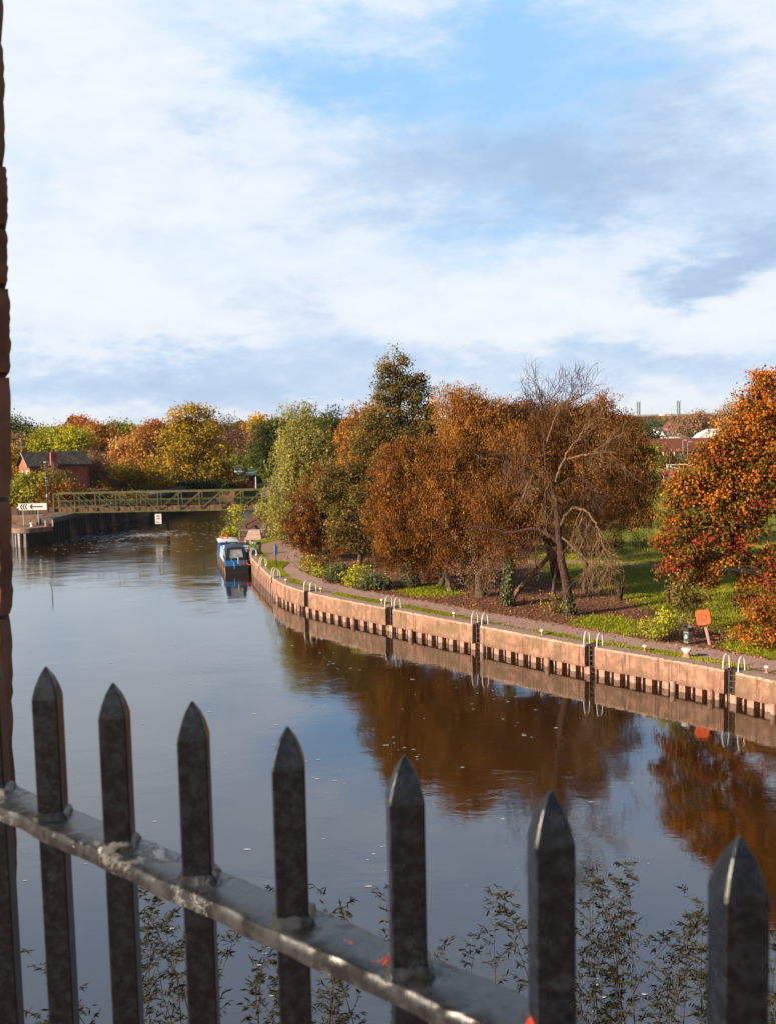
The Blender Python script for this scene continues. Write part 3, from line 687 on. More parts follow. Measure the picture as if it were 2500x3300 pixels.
q = pz(894, 1553, 2.0); person('person', (q[0], q[1], 2.0), rad(200), 'person in dark clothes sitting low on the far track beside the weeping birch', crouch, DARKCLOTH, DARKCLOTH, GREYHAIR)
FOLD = plain('chair_canvas', (.03, .04, .04), .8)
r = thing('folding_chair', (q[0], q[1], 2.0), 'low dark folding chair under the person sitting on the far track', 'chair')
mb = MB(); mb.box((q[0] + .08, q[1] + .03, 2.25), (.46, .46, .03), .35); mb.build('seat', FOLD, r)
mb = MB()
for a_ in (.5, 2.1, 3.6, 5.2): mb.tube([(q[0] + .08 + .18 * math.cos(a_), q[1] + .03 + .18 * math.sin(a_), 2.24), (q[0] + .08 + .24 * math.cos(a_), q[1] + .03 + .24 * math.sin(a_), 1.99)], .014, 5)
mb.build('leg_frame', STEEL, r)

# ------------------------------------------------------------------ the moored boat
bs = A3(-13.55, 88.0, 0); hd = A3(-3.05, 12.4, 0); LB = 12.2; hd /= np.linalg.norm(hd); ang = math.atan2(hd[1], hd[0])
bo = thing('narrow_boat', tuple(bs), 'blue cabin boat with navy stern canopy and white foredeck roof moored at the quay', 'boat')
sd = A3(-hd[1], hd[0], 0)                       # to port (left in view)
def bp_(u, v, z): return bs + hd * u + sd * v + A3(0, 0, z)
def hullring(u, w0, w1, zt): return [bp_(u, -w1, zt), bp_(u, -w0, -.3), bp_(u, w0, -.3), bp_(u, w1, zt)]
st = [(0, .98, 1.06, .72), (.25, 1.02, 1.09, .72), (9.2, 1.02, 1.09, .74), (10.6, .82, .98, .84), (11.6, .42, .6, .95), (12.15, .06, .1, 1.05)]
V = []; F = []
for s_ in st: V += hullring(*s_)
for i in range(len(st) - 1):
    for j in range(3): F.append((i * 4 + j, i * 4 + j + 1, i * 4 + 5 + j, i * 4 + 4 + j))
    F.append((i * 4 + 3, i * 4, i * 4 + 4, i * 4 + 7))
MB().add(V, F).build('hull', HULLB, bo)
MB().slab([(-1.055, 0), (-.98, -1.0), (.98, -1.0), (1.055, 0)], bp_(-.03, 0, .715), -sd, (0, 0, 1), .028).build('transom', BLACK, bo)
for s_ in (1, -1):
    mb = MB(); mb.bar(bp_(.1, s_ * 1.1, .66), bp_(9.4, s_ * 1.1, .68), .07, .07); mb.build('rubbing_strake', weathered('strake', (.05, .03, .025), (.12, .08, .06), 5, .7), bo)
    for k in range(5):
        MB().box(bp_(1.2 + 2 * k, s_ * 1.115, .38), (.16, .05, .72), ang).build('fender_pad', BLACK, bo)
# stern well: blue panel, hatch, canopy frame and clear screen
def house(mb, u0, u1, w0, w1, z0, z1, camber=.07, m=0):
    prof = [(-w0, z0), (-w1, z1 - camber), (-w1 * .5, z1 - camber * .2), (0, z1), (w1 * .5, z1 - camber * .2), (w1, z1 - camber), (w0, z0)]
    V = [bp_(u, v, z) for u in (u0, u1) for v, z in prof]; n = len(prof)
    mb.add(V, [tuple(range(n))[::-1], tuple(range(n, 2 * n))] + [(i, (i + 1) % n, n + (i + 1) % n, n + i) for i in range(n)], m); return mb
house(MB(), .06, .5, 1.0, .98, .72, 1.16, .02).build('stern_panel', BLUE, bo)
MB().box(bp_(.03, -.55, .95), (.05, .44, .36), ang).build('hatch', plain('hatch_brown', (.16, .085, .07), .7), bo, bevel=.01)
house(MB(), .45, 2.9, .98, .80, 1.14, 2.38, .10).build('canopy', NAVY, bo, bevel=.03)
MB().slab([(-.58, 1.42), (.62, 1.42), (.52, 2.12), (-.50, 2.12)], bp_(.43, 0, 0), -sd, (0, 0, 1), .012).build('canopy_window', CLEARPVC, bo)
mb = MB(); mb.slab([(-.86, 1.16), (.86, 1.16), (.85, 1.40), (-.85, 1.40)], bp_(.435, 0, 0), -sd, (0, 0, 1), .01); mb.build('canopy_apron', BLACK, bo)
MB().slab([(0, 0), (1.5, 0), (1.4, .55), (.1, .55)], bp_(.8, .955, 1.45), hd, (0, 0, 1), .03).build('side_screen', CLEARPVC, bo)
house(MB(), 2.9, 7.6, .92, .82, .72, 1.72, .06).build('cabin', SKYBLUE, bo, bevel=.015)
for k in range(4):
    for s_ in (1, -1):
        fr = MB().slab([(0, 0), (.66, 0), (.66, .42), (0, .42)], bp_(3.2 + 1.08 * k, s_ * .905, 1.06), hd, A3(0, 0, 1) - sd * s_ * .1, .02 * -s_).build('window', GLASS, bo)
    MB().bar(bp_(3.08 + 1.08 * k, .96, .76), bp_(3.08 + 1.08 * k, .86, 1.70), .06).build('cabin_post', plain('pale_blue_trim', (.5, .65, .75), .4), bo)
house(MB(), 7.6, 10.3, .93, .86, .76, 1.98, .05).build('fore_cabin', ROYAL, bo, bevel=.02)
house(MB(), 7.5, 10.5, .97, .92, 1.97, 2.14, .09).build('fore_roof', WHITE, bo, bevel=.03)
MB().slab([(.2, 0), (1.2, 0), (1.1, .5), (.3, .5)], bp_(7.9, .92, 1.3), hd, (0, 0, 1), -.015).build('window', GLASS, bo)
MB().tube([bp_(3.4, .55, 1.6), bp_(3.4, .55, 2.55)], .085, 10).build('stove_pipe', BLACK, bo)
# hose, stern light, rope
MB().tube([bp_(-.03, .25, .2), bp_(-.05, .22, .7), bp_(.02, .25, 1.05), bp_(.02, .5, 1.28), bp_(.05, .42, 1.42), bp_(.08, .1, 1.45), bp_(.1, -.15, 1.44)], .022, 6).build('hose', SKYBLUE, bo, smooth=True)
MB().tube([bp_(-.02, -.12, .9), bp_(-.02, -.14, 1.3), bp_(-.02, -.14, 1.45)], [.02, .03, .06], 8).build('stern_lamp', WHITE, bo)
qq, n_, t_ = qat(qs_of(827, 1798), .5)
e = A3(qq[0], qq[1], QZ + .14); s0 = bp_(-.02, -.85, .98)
P = [s0 + (e - s0) * f_ + A3(0, 0, -.42 * math.sin(math.pi * min(1, f_ * 1.15))) for f_ in np.linspace(0, 1, 12)]
MB().tube(P, .022, 6).build('mooring_rope', plain('red_rope', (.75, .07, .04), .8), bo, smooth=True)
# things lying on the boat's roofs
def lathe_ring(R, r_, c, nrm, mat, name, label, cat):
    nrm = np.array(nrm, float); nrm /= np.linalg.norm(nrm); u = np.cross(nrm, (0.1, 1, 0.2)); u /= np.linalg.norm(u); w = np.cross(nrm, u)
    V = []; k1, k2 = 20, 8
    for i in range(k1):
        a_ = i * 2 * math.pi / k1; d = u * math.cos(a_) + w * math.sin(a_)
        for j in range(k2):
            b_ = j * 2 * math.pi / k2; V.append(np.array(c) + d * (R + r_ * math.cos(b_)) + nrm * r_ * math.sin(b_))
    F = [(i * k2 + j, ((i + 1) % k1) * k2 + j, ((i + 1) % k1) * k2 + (j + 1) % k2, i * k2 + (j + 1) % k2) for i in range(k1) for j in range(k2)]
    return tag(MB().add(V, F).build(name, mat, smooth=True), label, cat)
lathe_ring(.29, .075, bp_(9.3, .25, 2.33), (.3, -.9, .5), ORANGE, 'lifebuoy', 'orange ring lifebuoy propped on the white roof of the boat', 'lifebuoy')
for k, (u, v, sx, h, lab) in enumerate([(4.0, .5, .32, .2, 'nearest white bundle on the boat roof, beside the stove pipe'), (5.0, .5, .36, .18, 'middle white bundle on the boat roof'), (6.1, .45, .34, .2, 'farthest white bundle on the boat roof, next to the blue fore cabin')]):
    mb = MB(); mb.lathe(bp_(u, v, 1.69), [(sx * .5, 0), (sx * .62, h * .3), (sx * .55, h * .75), (sx * .25, h)], 9, sx=1.15, sy=.8)
    o = mb.build('canvas_bundle', WHITE, smooth=True); tag(o, lab, 'bundle', 'white bundles on the boat roof')
mb = MB(); mb.lathe(bp_(4.3, -.1, 1.72), [(.2, 0), (.3, .2), (.33, .42), (.2, .5), (.02, .52)], 10); tag(mb.build('plastic_tub', plain('bright_green', (.02, .38, .08), .4), smooth=True), 'bright green plastic tub on the cabin roof in front of the fore cabin', 'tub')
MB().slab([(0, 0), (1.5, 0), (1.5, .95), (0, .95)], bp_(2.9, -.45, 1.92), hd, -sd + A3(0, 0, .08), .04).build('solar_panel', plain('panel_blue', (.22, .30, .55), .25), bo)
for s_ in (.2, 1.3): MB().bar(bp_(2.9 + s_, -.8, 1.66), bp_(2.9 + s_, -.8, 1.94), .03).build('panel_strut', STEEL, bo)

# ------------------------------------------------------------------ truss footbridge
BY, BZ0 = 120.0, 2.9
bl = pD(173, 1656, BY); br = pD(848, 1642, BY); bx0, bx1 = bl[0], br[0]; BH = 2.36; BW = 1.9
fb = thing('footbridge', (bx0, BY, BZ0), 'green steel truss footbridge spanning the river', 'footbridge')
nb = 10; xs = np.linspace(bx0 + .1, bx1 - .1, nb + 1)
for yy in (BY, BY + BW):
    MB().bar((bx0, yy, BZ0 + BH), (bx1, yy, BZ0 + BH), .13, .13).build('top_chord', BRIDGE, fb)
    MB().bar((bx0, yy, BZ0 + .07), (bx1, yy, BZ0 + .07), .16, .2).build('bottom_chord', BRIDGE, fb)
    for i, x in enumerate(xs): MB().bar((x, yy, BZ0 + .1), (x, yy, BZ0 + BH - .05), .10 if i not in (0, nb) else .16).build('post', BRIDGE, fb)
    for i in range(nb):
        a_, b_ = ((xs[i], BH - .1), (xs[i + 1], .12)) if i < nb / 2 else ((xs[i], .12), (xs[i + 1], BH - .1))
        MB().bar((a_[0], yy, BZ0 + a_[1]), (b_[0], yy, BZ0 + b_[1]), .07).build('diagonal', BRIDGE, fb)
    yi = yy + (.12 if yy == BY else -.12)
    MB().bar((bx0, yi, BZ0 + 1.42), (bx1 + 1.4, yi, BZ0 + 1.40), .06).build('handrail', BRIDGE, fb)
    mb = MB(); mb.bar((bx0, yi, BZ0 + .9), (bx1 + 1.4, yi, BZ0 + .9), .035)
    for k in range(40): x = bx0 + .3 + k * (bx1 - bx0 - .4) / 39; mb.bar((x, yi, BZ0 + .2), (x, yi, BZ0 + 1.42), .035)
    for x in (bx1 + .7, bx1 + 1.4): mb.bar((x, yi, BZ0 - .05), (x, yi, BZ0 + 1.42), .06)
    mb.build('balustrade', BRIDGE, fb)
mb = MB(); mb.box(((bx0 + bx1) / 2, BY + BW / 2, BZ0 + .22), (bx1 - bx0 + .2, BW - .36, .1)); mb.build('deck', BRUST, fb)
for yy in (BY + .16, BY + BW - .16): MB().box(((bx0 + bx1) / 2, yy, BZ0 + .33), (bx1 - bx0, .03, .46)).build('kick_plate', BRUST, fb)
for i, x in enumerate(xs):
    MB().bar((x, BY + .05, BZ0 + .02), (x, BY + BW - .05, BZ0 + .02), .12).build('cross_beam', BRIDGE, fb)
# hanging navigation sign
s0 = pD(500, 1656.5, BY - .12); s1 = pD(522, 1688, BY - .12); sw, sh_ = abs(s1[0] - s0[0]), s0[2] - s1[2]; sc_ = A3((s0[0] + s1[0]) / 2, BY - .13, (s0[2] + s1[2]) / 2)
sg = thing('navigation_sign', tuple(sc_), 'white board with red no entry disc hanging below the footbridge', 'sign')
EX, EZ = A3(1, 0, 0), A3(0, 0, 1)
MB().box(sc_, (sw, .05, sh_)).build('board', WHITE, sg)
fo = sc_ + A3(0, -.030, 0); SIGNRED = plain('sign_red', (.42, .012, .05), .4)
cy = sh_ * .16; R = sw * .33
def seg(lo, hi): return [(R * math.cos(a), cy + R * math.sin(a)) for a in np.radians(np.linspace(lo, hi, 13))]
mb = MB(); mb.slab(seg(20, 160), fo, EX, EZ, .006); mb.slab(seg(200, 340), fo, EX, EZ, .006); mb.build('no_entry_disc', SIGNRED, sg)
for sx in (-.3, .3): MB().bar(sc_ + A3(sx * sw, .06, sh_ / 2 - .1), sc_ + A3(sx * sw, .06, sh_ / 2 + .3), .05).build('hanger', GREENP, sg)
def text(body, size, loc, rot, mat, parent, name='lettering', ext=.003, align='LEFT'):
    c_ = bpy.data.curves.new(name, 'FONT'); c_.body = body; c_.size = size; c_.extrude = ext; c_.align_x = align; c_.materials.append(mat)
    o_ = bpy.data.objects.new(name, c_); COL.objects.link(o_); o_.rotation_euler = rot
    o_.location = np.array(loc) - (ORG[parent.name] if parent else 0)
    if parent: o_.parent = parent
    bpy.context.view_layer.update()
    me_ = bpy.data.meshes.new_from_object(o_); n_ = bpy.data.objects.new(name, me_); COL.objects.link(n_)
    n_.rotation_euler = o_.rotation_euler; n_.location = o_.location; n_.parent = parent
    bpy.data.objects.remove(o_); return n_
text('End of\nnavigation', sw * .17, sc_ + A3(-sw * .42, -.034, -sh_ * .28), (math.pi / 2, 0, 0), BLACK, sg)
# pile in the stream with a snagged log
q = pz(543, 1716, 0); tag(MB().tube([(q[0], q[1], -2), (q[0], q[1], 2.7)], .19, 10).build('timber_pile', PILE_DARK, smooth=True), 'dark round pile standing in the river under the footbridge', 'pile')
tag(MB().tube([q + A3(-.3, -.3, .02), q + A3(.6, -.5, .12), q + A3(1.3, -.4, .22), q + A3(1.7, -.35, .6)], [.16, .15, .11, .04], 7).build('driftwood_log', BARK, smooth=True), 'snagged brown log lying against the pile in the river', 'log')

# ------------------------------------------------------------------ curved quay and left bank
cq = thing('curved_quay', (-40, 112, 0), 'round nosed brown quay with a dark sheet pile skirt at the left bank', 'quay wall')
NS = resample(np.vstack([NOSE[0] + (-20, 14), NOSE]), .35)
for _ in range(2):
    Z_ = NS.copy()
    for i in range(4, len(NS) - 4): Z_[i] = NS[i - 4:i + 5].mean(0)
    NS = Z_
nt_ = np.gradient(NS, axis=0); nt_ /= np.linalg.norm(nt_, axis=1, keepdims=True); nn_ = np.stack([-nt_[:, 1], nt_[:, 0]], 1)
def sweep2(P, Nn, prof, mb):
    k = len(prof); V = [(p[0] + n[0] * o_, p[1] + n[1] * o_, z) for p, n in zip(P, Nn) for o_, z in prof]
    mb.add(V, [(i * k + j, (i + 1) * k + j, (i + 1) * k + (j + 1) % k, i * k + (j + 1) % k) for i in range(len(P) - 1) for j in range(k)] + [tuple(range(k)), tuple((len(P) - 1) * k + j for j in range(k))[::-1]]); return mb
NOSEC = weathered('nose_stone', (.16, .09, .065), (.28, .17, .125), 3, .9, .3, .02, streak=True)
sweep2(NS, nn_, [(0, 1.55), (0, LZ - .04), (.06, LZ), (1.3, LZ), (1.3, 1.55)], MB()).build('coping', NOSEC, cq)
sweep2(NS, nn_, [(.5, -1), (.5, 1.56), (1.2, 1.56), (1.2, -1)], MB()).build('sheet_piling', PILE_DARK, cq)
for px, w in [(36, .10), (40, .10), (45, .10), (52, .16), (64, .34), (88, .26)]:
    p_ = pD(px, 1700, 111.5); i = np.argmin(abs(NS[:, 0] - p_[0])); c_ = NS[i] + nn_[i] * .25
    MB().box((c_[0], c_[1], .3), (w * .9, .3, 2.5), math.atan2(nt_[i][1], nt_[i][0])).build('fender_post', weathered('fender_grey', (.20, .17, .15), (.38, .34, .31), 5, .8), cq)
lw = thing('river_wall', (-36, 130, 0), 'dark shaded sheet pile wall running under the left end of the footbridge', 'wall')
a_, b_ = A3(nose[-1][0] - .1, nose[-1][1] - .1, 0), A3(-33.6, 167, 0)
pts = []; L_ = np.linalg.norm(b_ - a_); u_ = (b_ - a_) / L_; v_ = A3(-u_[1], u_[0], 0); s_ = 0
while s_ < L_:
    for d_, o_ in ((0, 0), (.3, 0), (.4, .3), (.7, .3)): pts.append(a_ + u_ * (s_ + d_) + v_ * o_)
    s_ += .8
mb = MB(); V = []
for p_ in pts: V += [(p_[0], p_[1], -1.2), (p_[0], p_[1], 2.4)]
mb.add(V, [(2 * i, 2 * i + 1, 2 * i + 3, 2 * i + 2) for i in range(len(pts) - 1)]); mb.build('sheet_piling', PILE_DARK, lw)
mb = MB(); mb.prism([(a_ + v_ * -.1)[:2], (b_ + v_ * -.1)[:2], (b_ + v_ * 1.6)[:2], (a_ + v_ * 1.6)[:2]], 2.4, 2.95); mb.build('capping', weathered('dark_cap', (.06, .045, .04), (.12, .09, .08), 3, .9), lw)
# brick abutment block and stepped terrace behind the nose
p0 = pD(136, 1690, 117.0)[0]; p1 = pD(176, 1690, 117.0)[0]
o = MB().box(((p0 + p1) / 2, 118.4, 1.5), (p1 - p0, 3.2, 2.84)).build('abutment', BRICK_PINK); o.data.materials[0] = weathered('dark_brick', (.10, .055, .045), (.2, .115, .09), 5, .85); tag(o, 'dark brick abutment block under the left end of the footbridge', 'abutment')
tw = thing('terrace_steps', (-42, 117, 2), 'low brown stepped terrace behind the round nosed quay', 'steps')
x1_ = pD(136, 1690, 116.5)[0]
for i, (pxl, y0, z0, z1) in enumerate([(54, 114.7, LZ - .05, 2.42), (69, 115.8, LZ - .05, 2.66), (80, 116.9, LZ - .05, 2.98)]):
    x0_ = pD(pxl, 1690, y0)[0]
    MB().box(((x0_ + x1_) / 2, y0 + .75, (z0 + z1) / 2), (x1_ - x0_, 1.5, z1 - z0)).build('step', NOSEC, tw)
MB().box((pD(40, 1690, 117)[0] - 3, 117.6, 2.3), (9.5, 1.2, 1.3), .05).build('ramp_wall', NOSEC, tw)
def small_post():
    r_ = thing('path_bollard', (0, 0, 0), 'x', 'bollard', 'black bollards with white caps on the left bank')
    MB().lathe((0, 0, 0), [(.10, 0), (.10, .05), (.075, .08), (.075, .82)], 10).build('shaft', BLACK, r_)
    MB().lathe((0, 0, .82), [(.09, 0), (.11, .04), (.09, .13), (.02, .17)], 10).build('cap', WHITE, r_, smooth=True); return r_
sp_ = small_post()
for i, (px, py, lab) in enumerate([(39, 1661, 'leftmost of the white capped black bollards behind the quay nose'), (50, 1660, 'second white capped bollard from the stone pillar'), (62, 1657, 'third white capped bollard from the stone pillar, left of the arrow sign legs'),
                                   (75, 1656, 'white capped bollard seen just left of the arrow sign leg'), (95, 1652, 'white capped bollard under the middle of the arrow sign'), (107, 1652, 'white capped bollard under the arrow sign, second from the right'),
                                   (120, 1652, 'white capped bollard beside the right leg of the arrow sign')]):
    o = sp_ if i == 0 else copy_tree(sp_)
    q = pz(px, py + 4, 2.9); place(o, (q[0], max(119.0, q[1]), 2.88), 0, lab)
# arrow board
q0 = pz(79, 1696, LZ); q1 = pz(127, 1695, LZ); dY = (q0[1] + q1[1]) / 2 - .05
ab = thing('arrow_sign', ((q0[0] + q1[0]) / 2, dY, LZ), 'white board with black chevrons and left arrow on two grey legs', 'sign')
for q in (q0, q1): MB().tube([(q[0], dY, LZ - .02), (q[0], dY, LZ + 2.4)], .055, 8).build('leg', STEEL, ab)
tl = pD(62, 1624, dY - .08); brr = pD(152, 1644, dY - .08); bw, bh = brr[0] - tl[0], tl[2] - brr[2]; ox = A3(tl[0], dY - .085, brr[2] + .04)
MB().slab([(0, 0), (bw, 0), (bw, bh), (0, bh), (-.16 * bh * 1.2, bh * .5)], ox + A3(0, .03, 0), EX, EZ, .03).build('board', WHITE, ab)
mb = MB(); fo = ox + A3(0, -.004, 0)
for k in range(3):
    x = .10 + k * .27; t_ = .13
    mb.slab([(x, bh * .5), (x + .2, bh * .92), (x + .2 + t_, bh * .92), (x + t_, bh * .5), (x + .2 + t_, bh * .08), (x + .2, bh * .08)], fo, EX, EZ, .005)
xa = bw * .38; xb = bw * .86; h_ = bh * .5
mb.slab([(xa, h_), (xa + .24, h_ + .28), (xa + .38, h_ + .28), (xa + .24, h_ + .065), (xb, h_ + .065), (xb, h_ - .065), (xa + .24, h_ - .065), (xa + .38, h_ - .28), (xa + .24, h_ - .28)], fo, EX, EZ, .005)
mb.build('arrow_marking', BLACK, ab)
# tall green mast
q = pz(156, 1650, 2.9); tp = pD(152, 1489, q[1]); ms_ = thing('mast', (q[0], q[1], 2.9), 'slim dark green mast with a pale collar beside the footbridge end', 'mast')
hz = tp[2] - 2.9
MB().tube([(q[0], q[1], 2.85), (q[0], q[1], 2.9 + hz * .30)], .13, 10).build('base_tube', GREENP, ms_)
MB().tube([(q[0], q[1], 2.9 + hz * .30), (q[0], q[1], 2.9 + hz * .36)], .15, 10).build('collar', STEEL, ms_)
MB().tube([(q[0], q[1], 2.9 + hz * .36), (q[0] - .02, q[1], 2.9 + hz)], .075, 8).build('upper_tube', GREENP, ms_)
for f_ in (.62, .68): MB().tube([(q[0], q[1], 2.9 + hz * f_), (q[0], q[1], 2.9 + hz * f_ + .1)], .095, 8).build('clamp', STEEL, ms_)
MB().box((q[0] - .08, q[1], 2.9 + hz), (.34, .2, .16)).build('head', STEEL, ms_)

# brick house
hD = 147.0; c0 = pD(101, 1600, hD); a33 = rad(33); dx = A3(math.cos(a33), math.sin(a33), 0); dy = A3(-math.sin(a33), math.cos(a33), 0)
hb = A3(c0[0], c0[1], 2.8); HL = 8.7; HW = 6.4; HE = 4.85; HR = 6.55
hs = thing('brick_house', tuple(hb), 'red brick house with dark tiled roof behind the big green hedge', 'house')
def hp(u, v, z): return hb + dx * u + dy * v + A3(0, 0, z)
mb = MB(); V = [hp(0, 0, 0), hp(HL, 0, 0), hp(HL, HW, 0), hp(0, HW, 0), hp(0, 0, HE), hp(HL, 0, HE), hp(HL, HW, HE), hp(0, HW, HE), hp(0, HW / 2, HR - .05), hp(HL, HW / 2, HR - .05)]
mb.add(V, [(0, 1, 5, 4), (2, 3, 7, 6), (0, 4, 8, 7, 3), (1, 2, 6, 9, 5), (4, 5, 9, 8), (7, 8, 9, 6)]); boxuv(mb.build('wall', BRICK, hs))
ro = .45; mb = MB()
for s_ in (0, 1):
    e0, e1 = (-.5, HE - .22) if s_ == 0 else (HW + .5, HE - .22)
    A_, B_, C_, D_ = hp(-ro, e0, e1), hp(HL + ro, e0, e1), hp(HL + ro, HW / 2, HR + .1), hp(-ro, HW / 2, HR + .1)
    up_ = A3(0, 0, .14); mb.add([A_, B_, C_, D_, A_ + up_, B_ + up_, C_ + up_, D_ + up_], [(0, 3, 2, 1), (4, 5, 6, 7), (0, 1, 5, 4), (1, 2, 6, 5), (2, 3, 7, 6), (3, 0, 4, 7)])
roof = boxuv(mb.build('roof', TILE_DARK, hs))
ch = MB().box(hp(HL * .40, -.32, HE * .5 + .8), (.95, .62, HE + 2.2), a33).build('chimney_breast', BRICK, hs); boxuv(ch)
MB().tube([hp(HL * .40, -.3, HE + 1.85), hp(HL * .40, -.3, HE + 2.35)], .14, 8).build('chimney_pot', PILE_DARK, hs)
MB().bar(hp(-.3, -.55, HE - .22), hp(HL + .3, -.55, HE - .22), .13).build('gutter', BLACK, hs)
MB().tube([hp(HL - .2, -.08, HE - .2), hp(HL - .2, -.08, 0)], .06, 6).build('downpipe', BLACK, hs)
for v0, w_ in ((.65, 1.5), (3.6, .75)):
    wf = MB().slab([(0, 0), (w_, 0), (w_, 1.75), (0, 1.75)], hp(-.03, v0, 2.35), dy, EZ, .05).build('window', WHITE, hs)
    MB().slab([(.07, .07), (w_ * .48, .07), (w_ * .48, 1.68), (.07, 1.68)], hp(-.085, v0, 2.35), dy, EZ, .008).build('blind', RENDER, wf)
    MB().slab([(-.1, -.14), (w_ + .1, -.14), (w_ + .1, -.03), (-.1, -.03)], hp(-.10, v0, 2.35), dy, EZ, .1).build('sill', BRICK, wf)
MB().slab([(0, 0), (.95, 0), (.95, 2.0), (0, 2.0)], hp(-.03, 3.9, 0), dy, EZ, .05).build('door', WHITE, hs)
MB().slab([(-.5, 0), (HW / 2, 1.97), (HW / 2, 2.22), (-.5, .22)], hp(-.47, 0, HE - .28), dy, EZ, .03).build('bargeboard', plain('barge', (.35, .3, .26), .6), hs)
MB().slab([(HW + .5, 0), (HW + .5, .22), (HW / 2, 2.22), (HW / 2, 1.97)], hp(-.47, 0, HE - .28), dy, EZ, .03).build('bargeboard', BLACK, hs)
mb = MB(); at_ = hp(-.3, HW * .5, HR); mb.bar(at_, at_ + A3(0, 0, 2.3), .05)
mb.bar(at_ + A3(-.9, 0, 1.05), at_ + A3(1.0, 0, 1.05), .04); mb.bar(at_ + A3(-.75, 0, 2.05), at_ + A3(.1, 0, 2.1), .05); mb.build('aerial', STEEL, hs)
# ------------------------------------------------------------------ end of the quay: steps, rails, landing
s0 = pz(791, 1742, QZ); s1 = pz(841, 1740, QZ); sw_ = s1[0] - s0[0]
ps = thing('quay_steps', (s0[0], s0[1], QZ), 'flight of pale pink concrete steps with low risers at the end of the quay', 'steps')
for k in range(4):
    MB().box((s0[0] + sw_ / 2 - .02 * k, s0[1] + .5 + .36 * k + .6, QZ + .11 + .2 * k), (sw_ - .1 * k, 1.2, .22)).build('step', weathered('step_pink', (.46, .29, .23), (.6, .42, .35), 5, .9, .2, .01), ps)
wr = thing('white_handrail', (s0[0], s0[1], QZ), 'pale tubular handrail around the pink steps', 'handrail')
def rail(path, posts, r_, mat, parent, low=None):
    for p_, h_ in posts: MB().tube([p_, p_ + A3(0, 0, h_)], r_, 6).build('post', mat, parent)
    MB().tube(path, r_, 6).build('top_rail', mat, parent)
    if low is not None: MB().tube(low, r_ * .8, 6).build('lower_rail', mat, parent)
RY = s0[1] + 1.0
tl_ = pD(772, 1709, RY); tr_ = pD(838, 1707, RY); e_ = pD(856, 1686, RY + 5.5)
base_ = lambda p_: A3(p_[0], p_[1], gz(p_) - .02)
PT = [tl_, tr_, pD(843, 1701, RY + 1.5), pD(849, 1694, RY + 3.2), e_]
rail(PT, [(base_(p_), p_[2] - base_(p_)[2]) for p_ in PT], .035, STEEL, wr, [p_ - A3(0, 0, .5) for p_ in PT])
dr = thing('timber_railing', (-16, 108, 2), 'dark timber railing climbing from the quay steps to the footbridge', 'railing')
PT = [pD(795, 1692, 104.5), pD(812, 1682, 108), pD(826, 1675, 111), pD(838, 1665, 114.5), pD(846, 1657, 117)]
PT2 = [p_ - A3(0, 0, .55) for p_ in PT]
for p_ in PT: MB().bar(A3(p_[0], p_[1], gz(p_) - .1), p_, .14).build('post', SOILBOARD, dr)
for a_, b_ in zip(PT, PT[1:]): MB().bar(a_, b_, .12).build('top_rail', SOILBOARD, dr)
for a_, b_ in zip(PT2, PT2[1:]): MB().bar(a_, b_, .10).build('lower_rail', SOILBOARD, dr)
ab2 = thing('bridge_abutment', (bx1, 121, 2.9), 'pink brick abutment under the right end of the footbridge', 'abutment')
q = pD(858, 1650, 118.2); boxuv(MB().box((q[0] + .9, 119.3, 1.6), (4.2, 2.4, 2.5)).build('wall', BRICK_PINK, ab2))
MB().box((q[0] + .9, 119.3, 2.88), (4.4, 2.6, .12)).build('cap', CONC_TOP, ab2)
q = pD(830, 1635, BY - .35); lathe_ring(.2, .05, (q[0], BY - .4, q[2]), (0, -1, .1), WHITE, 'white_ring', 'small white ring hanging on the right end of the footbridge', 'lifebuoy')

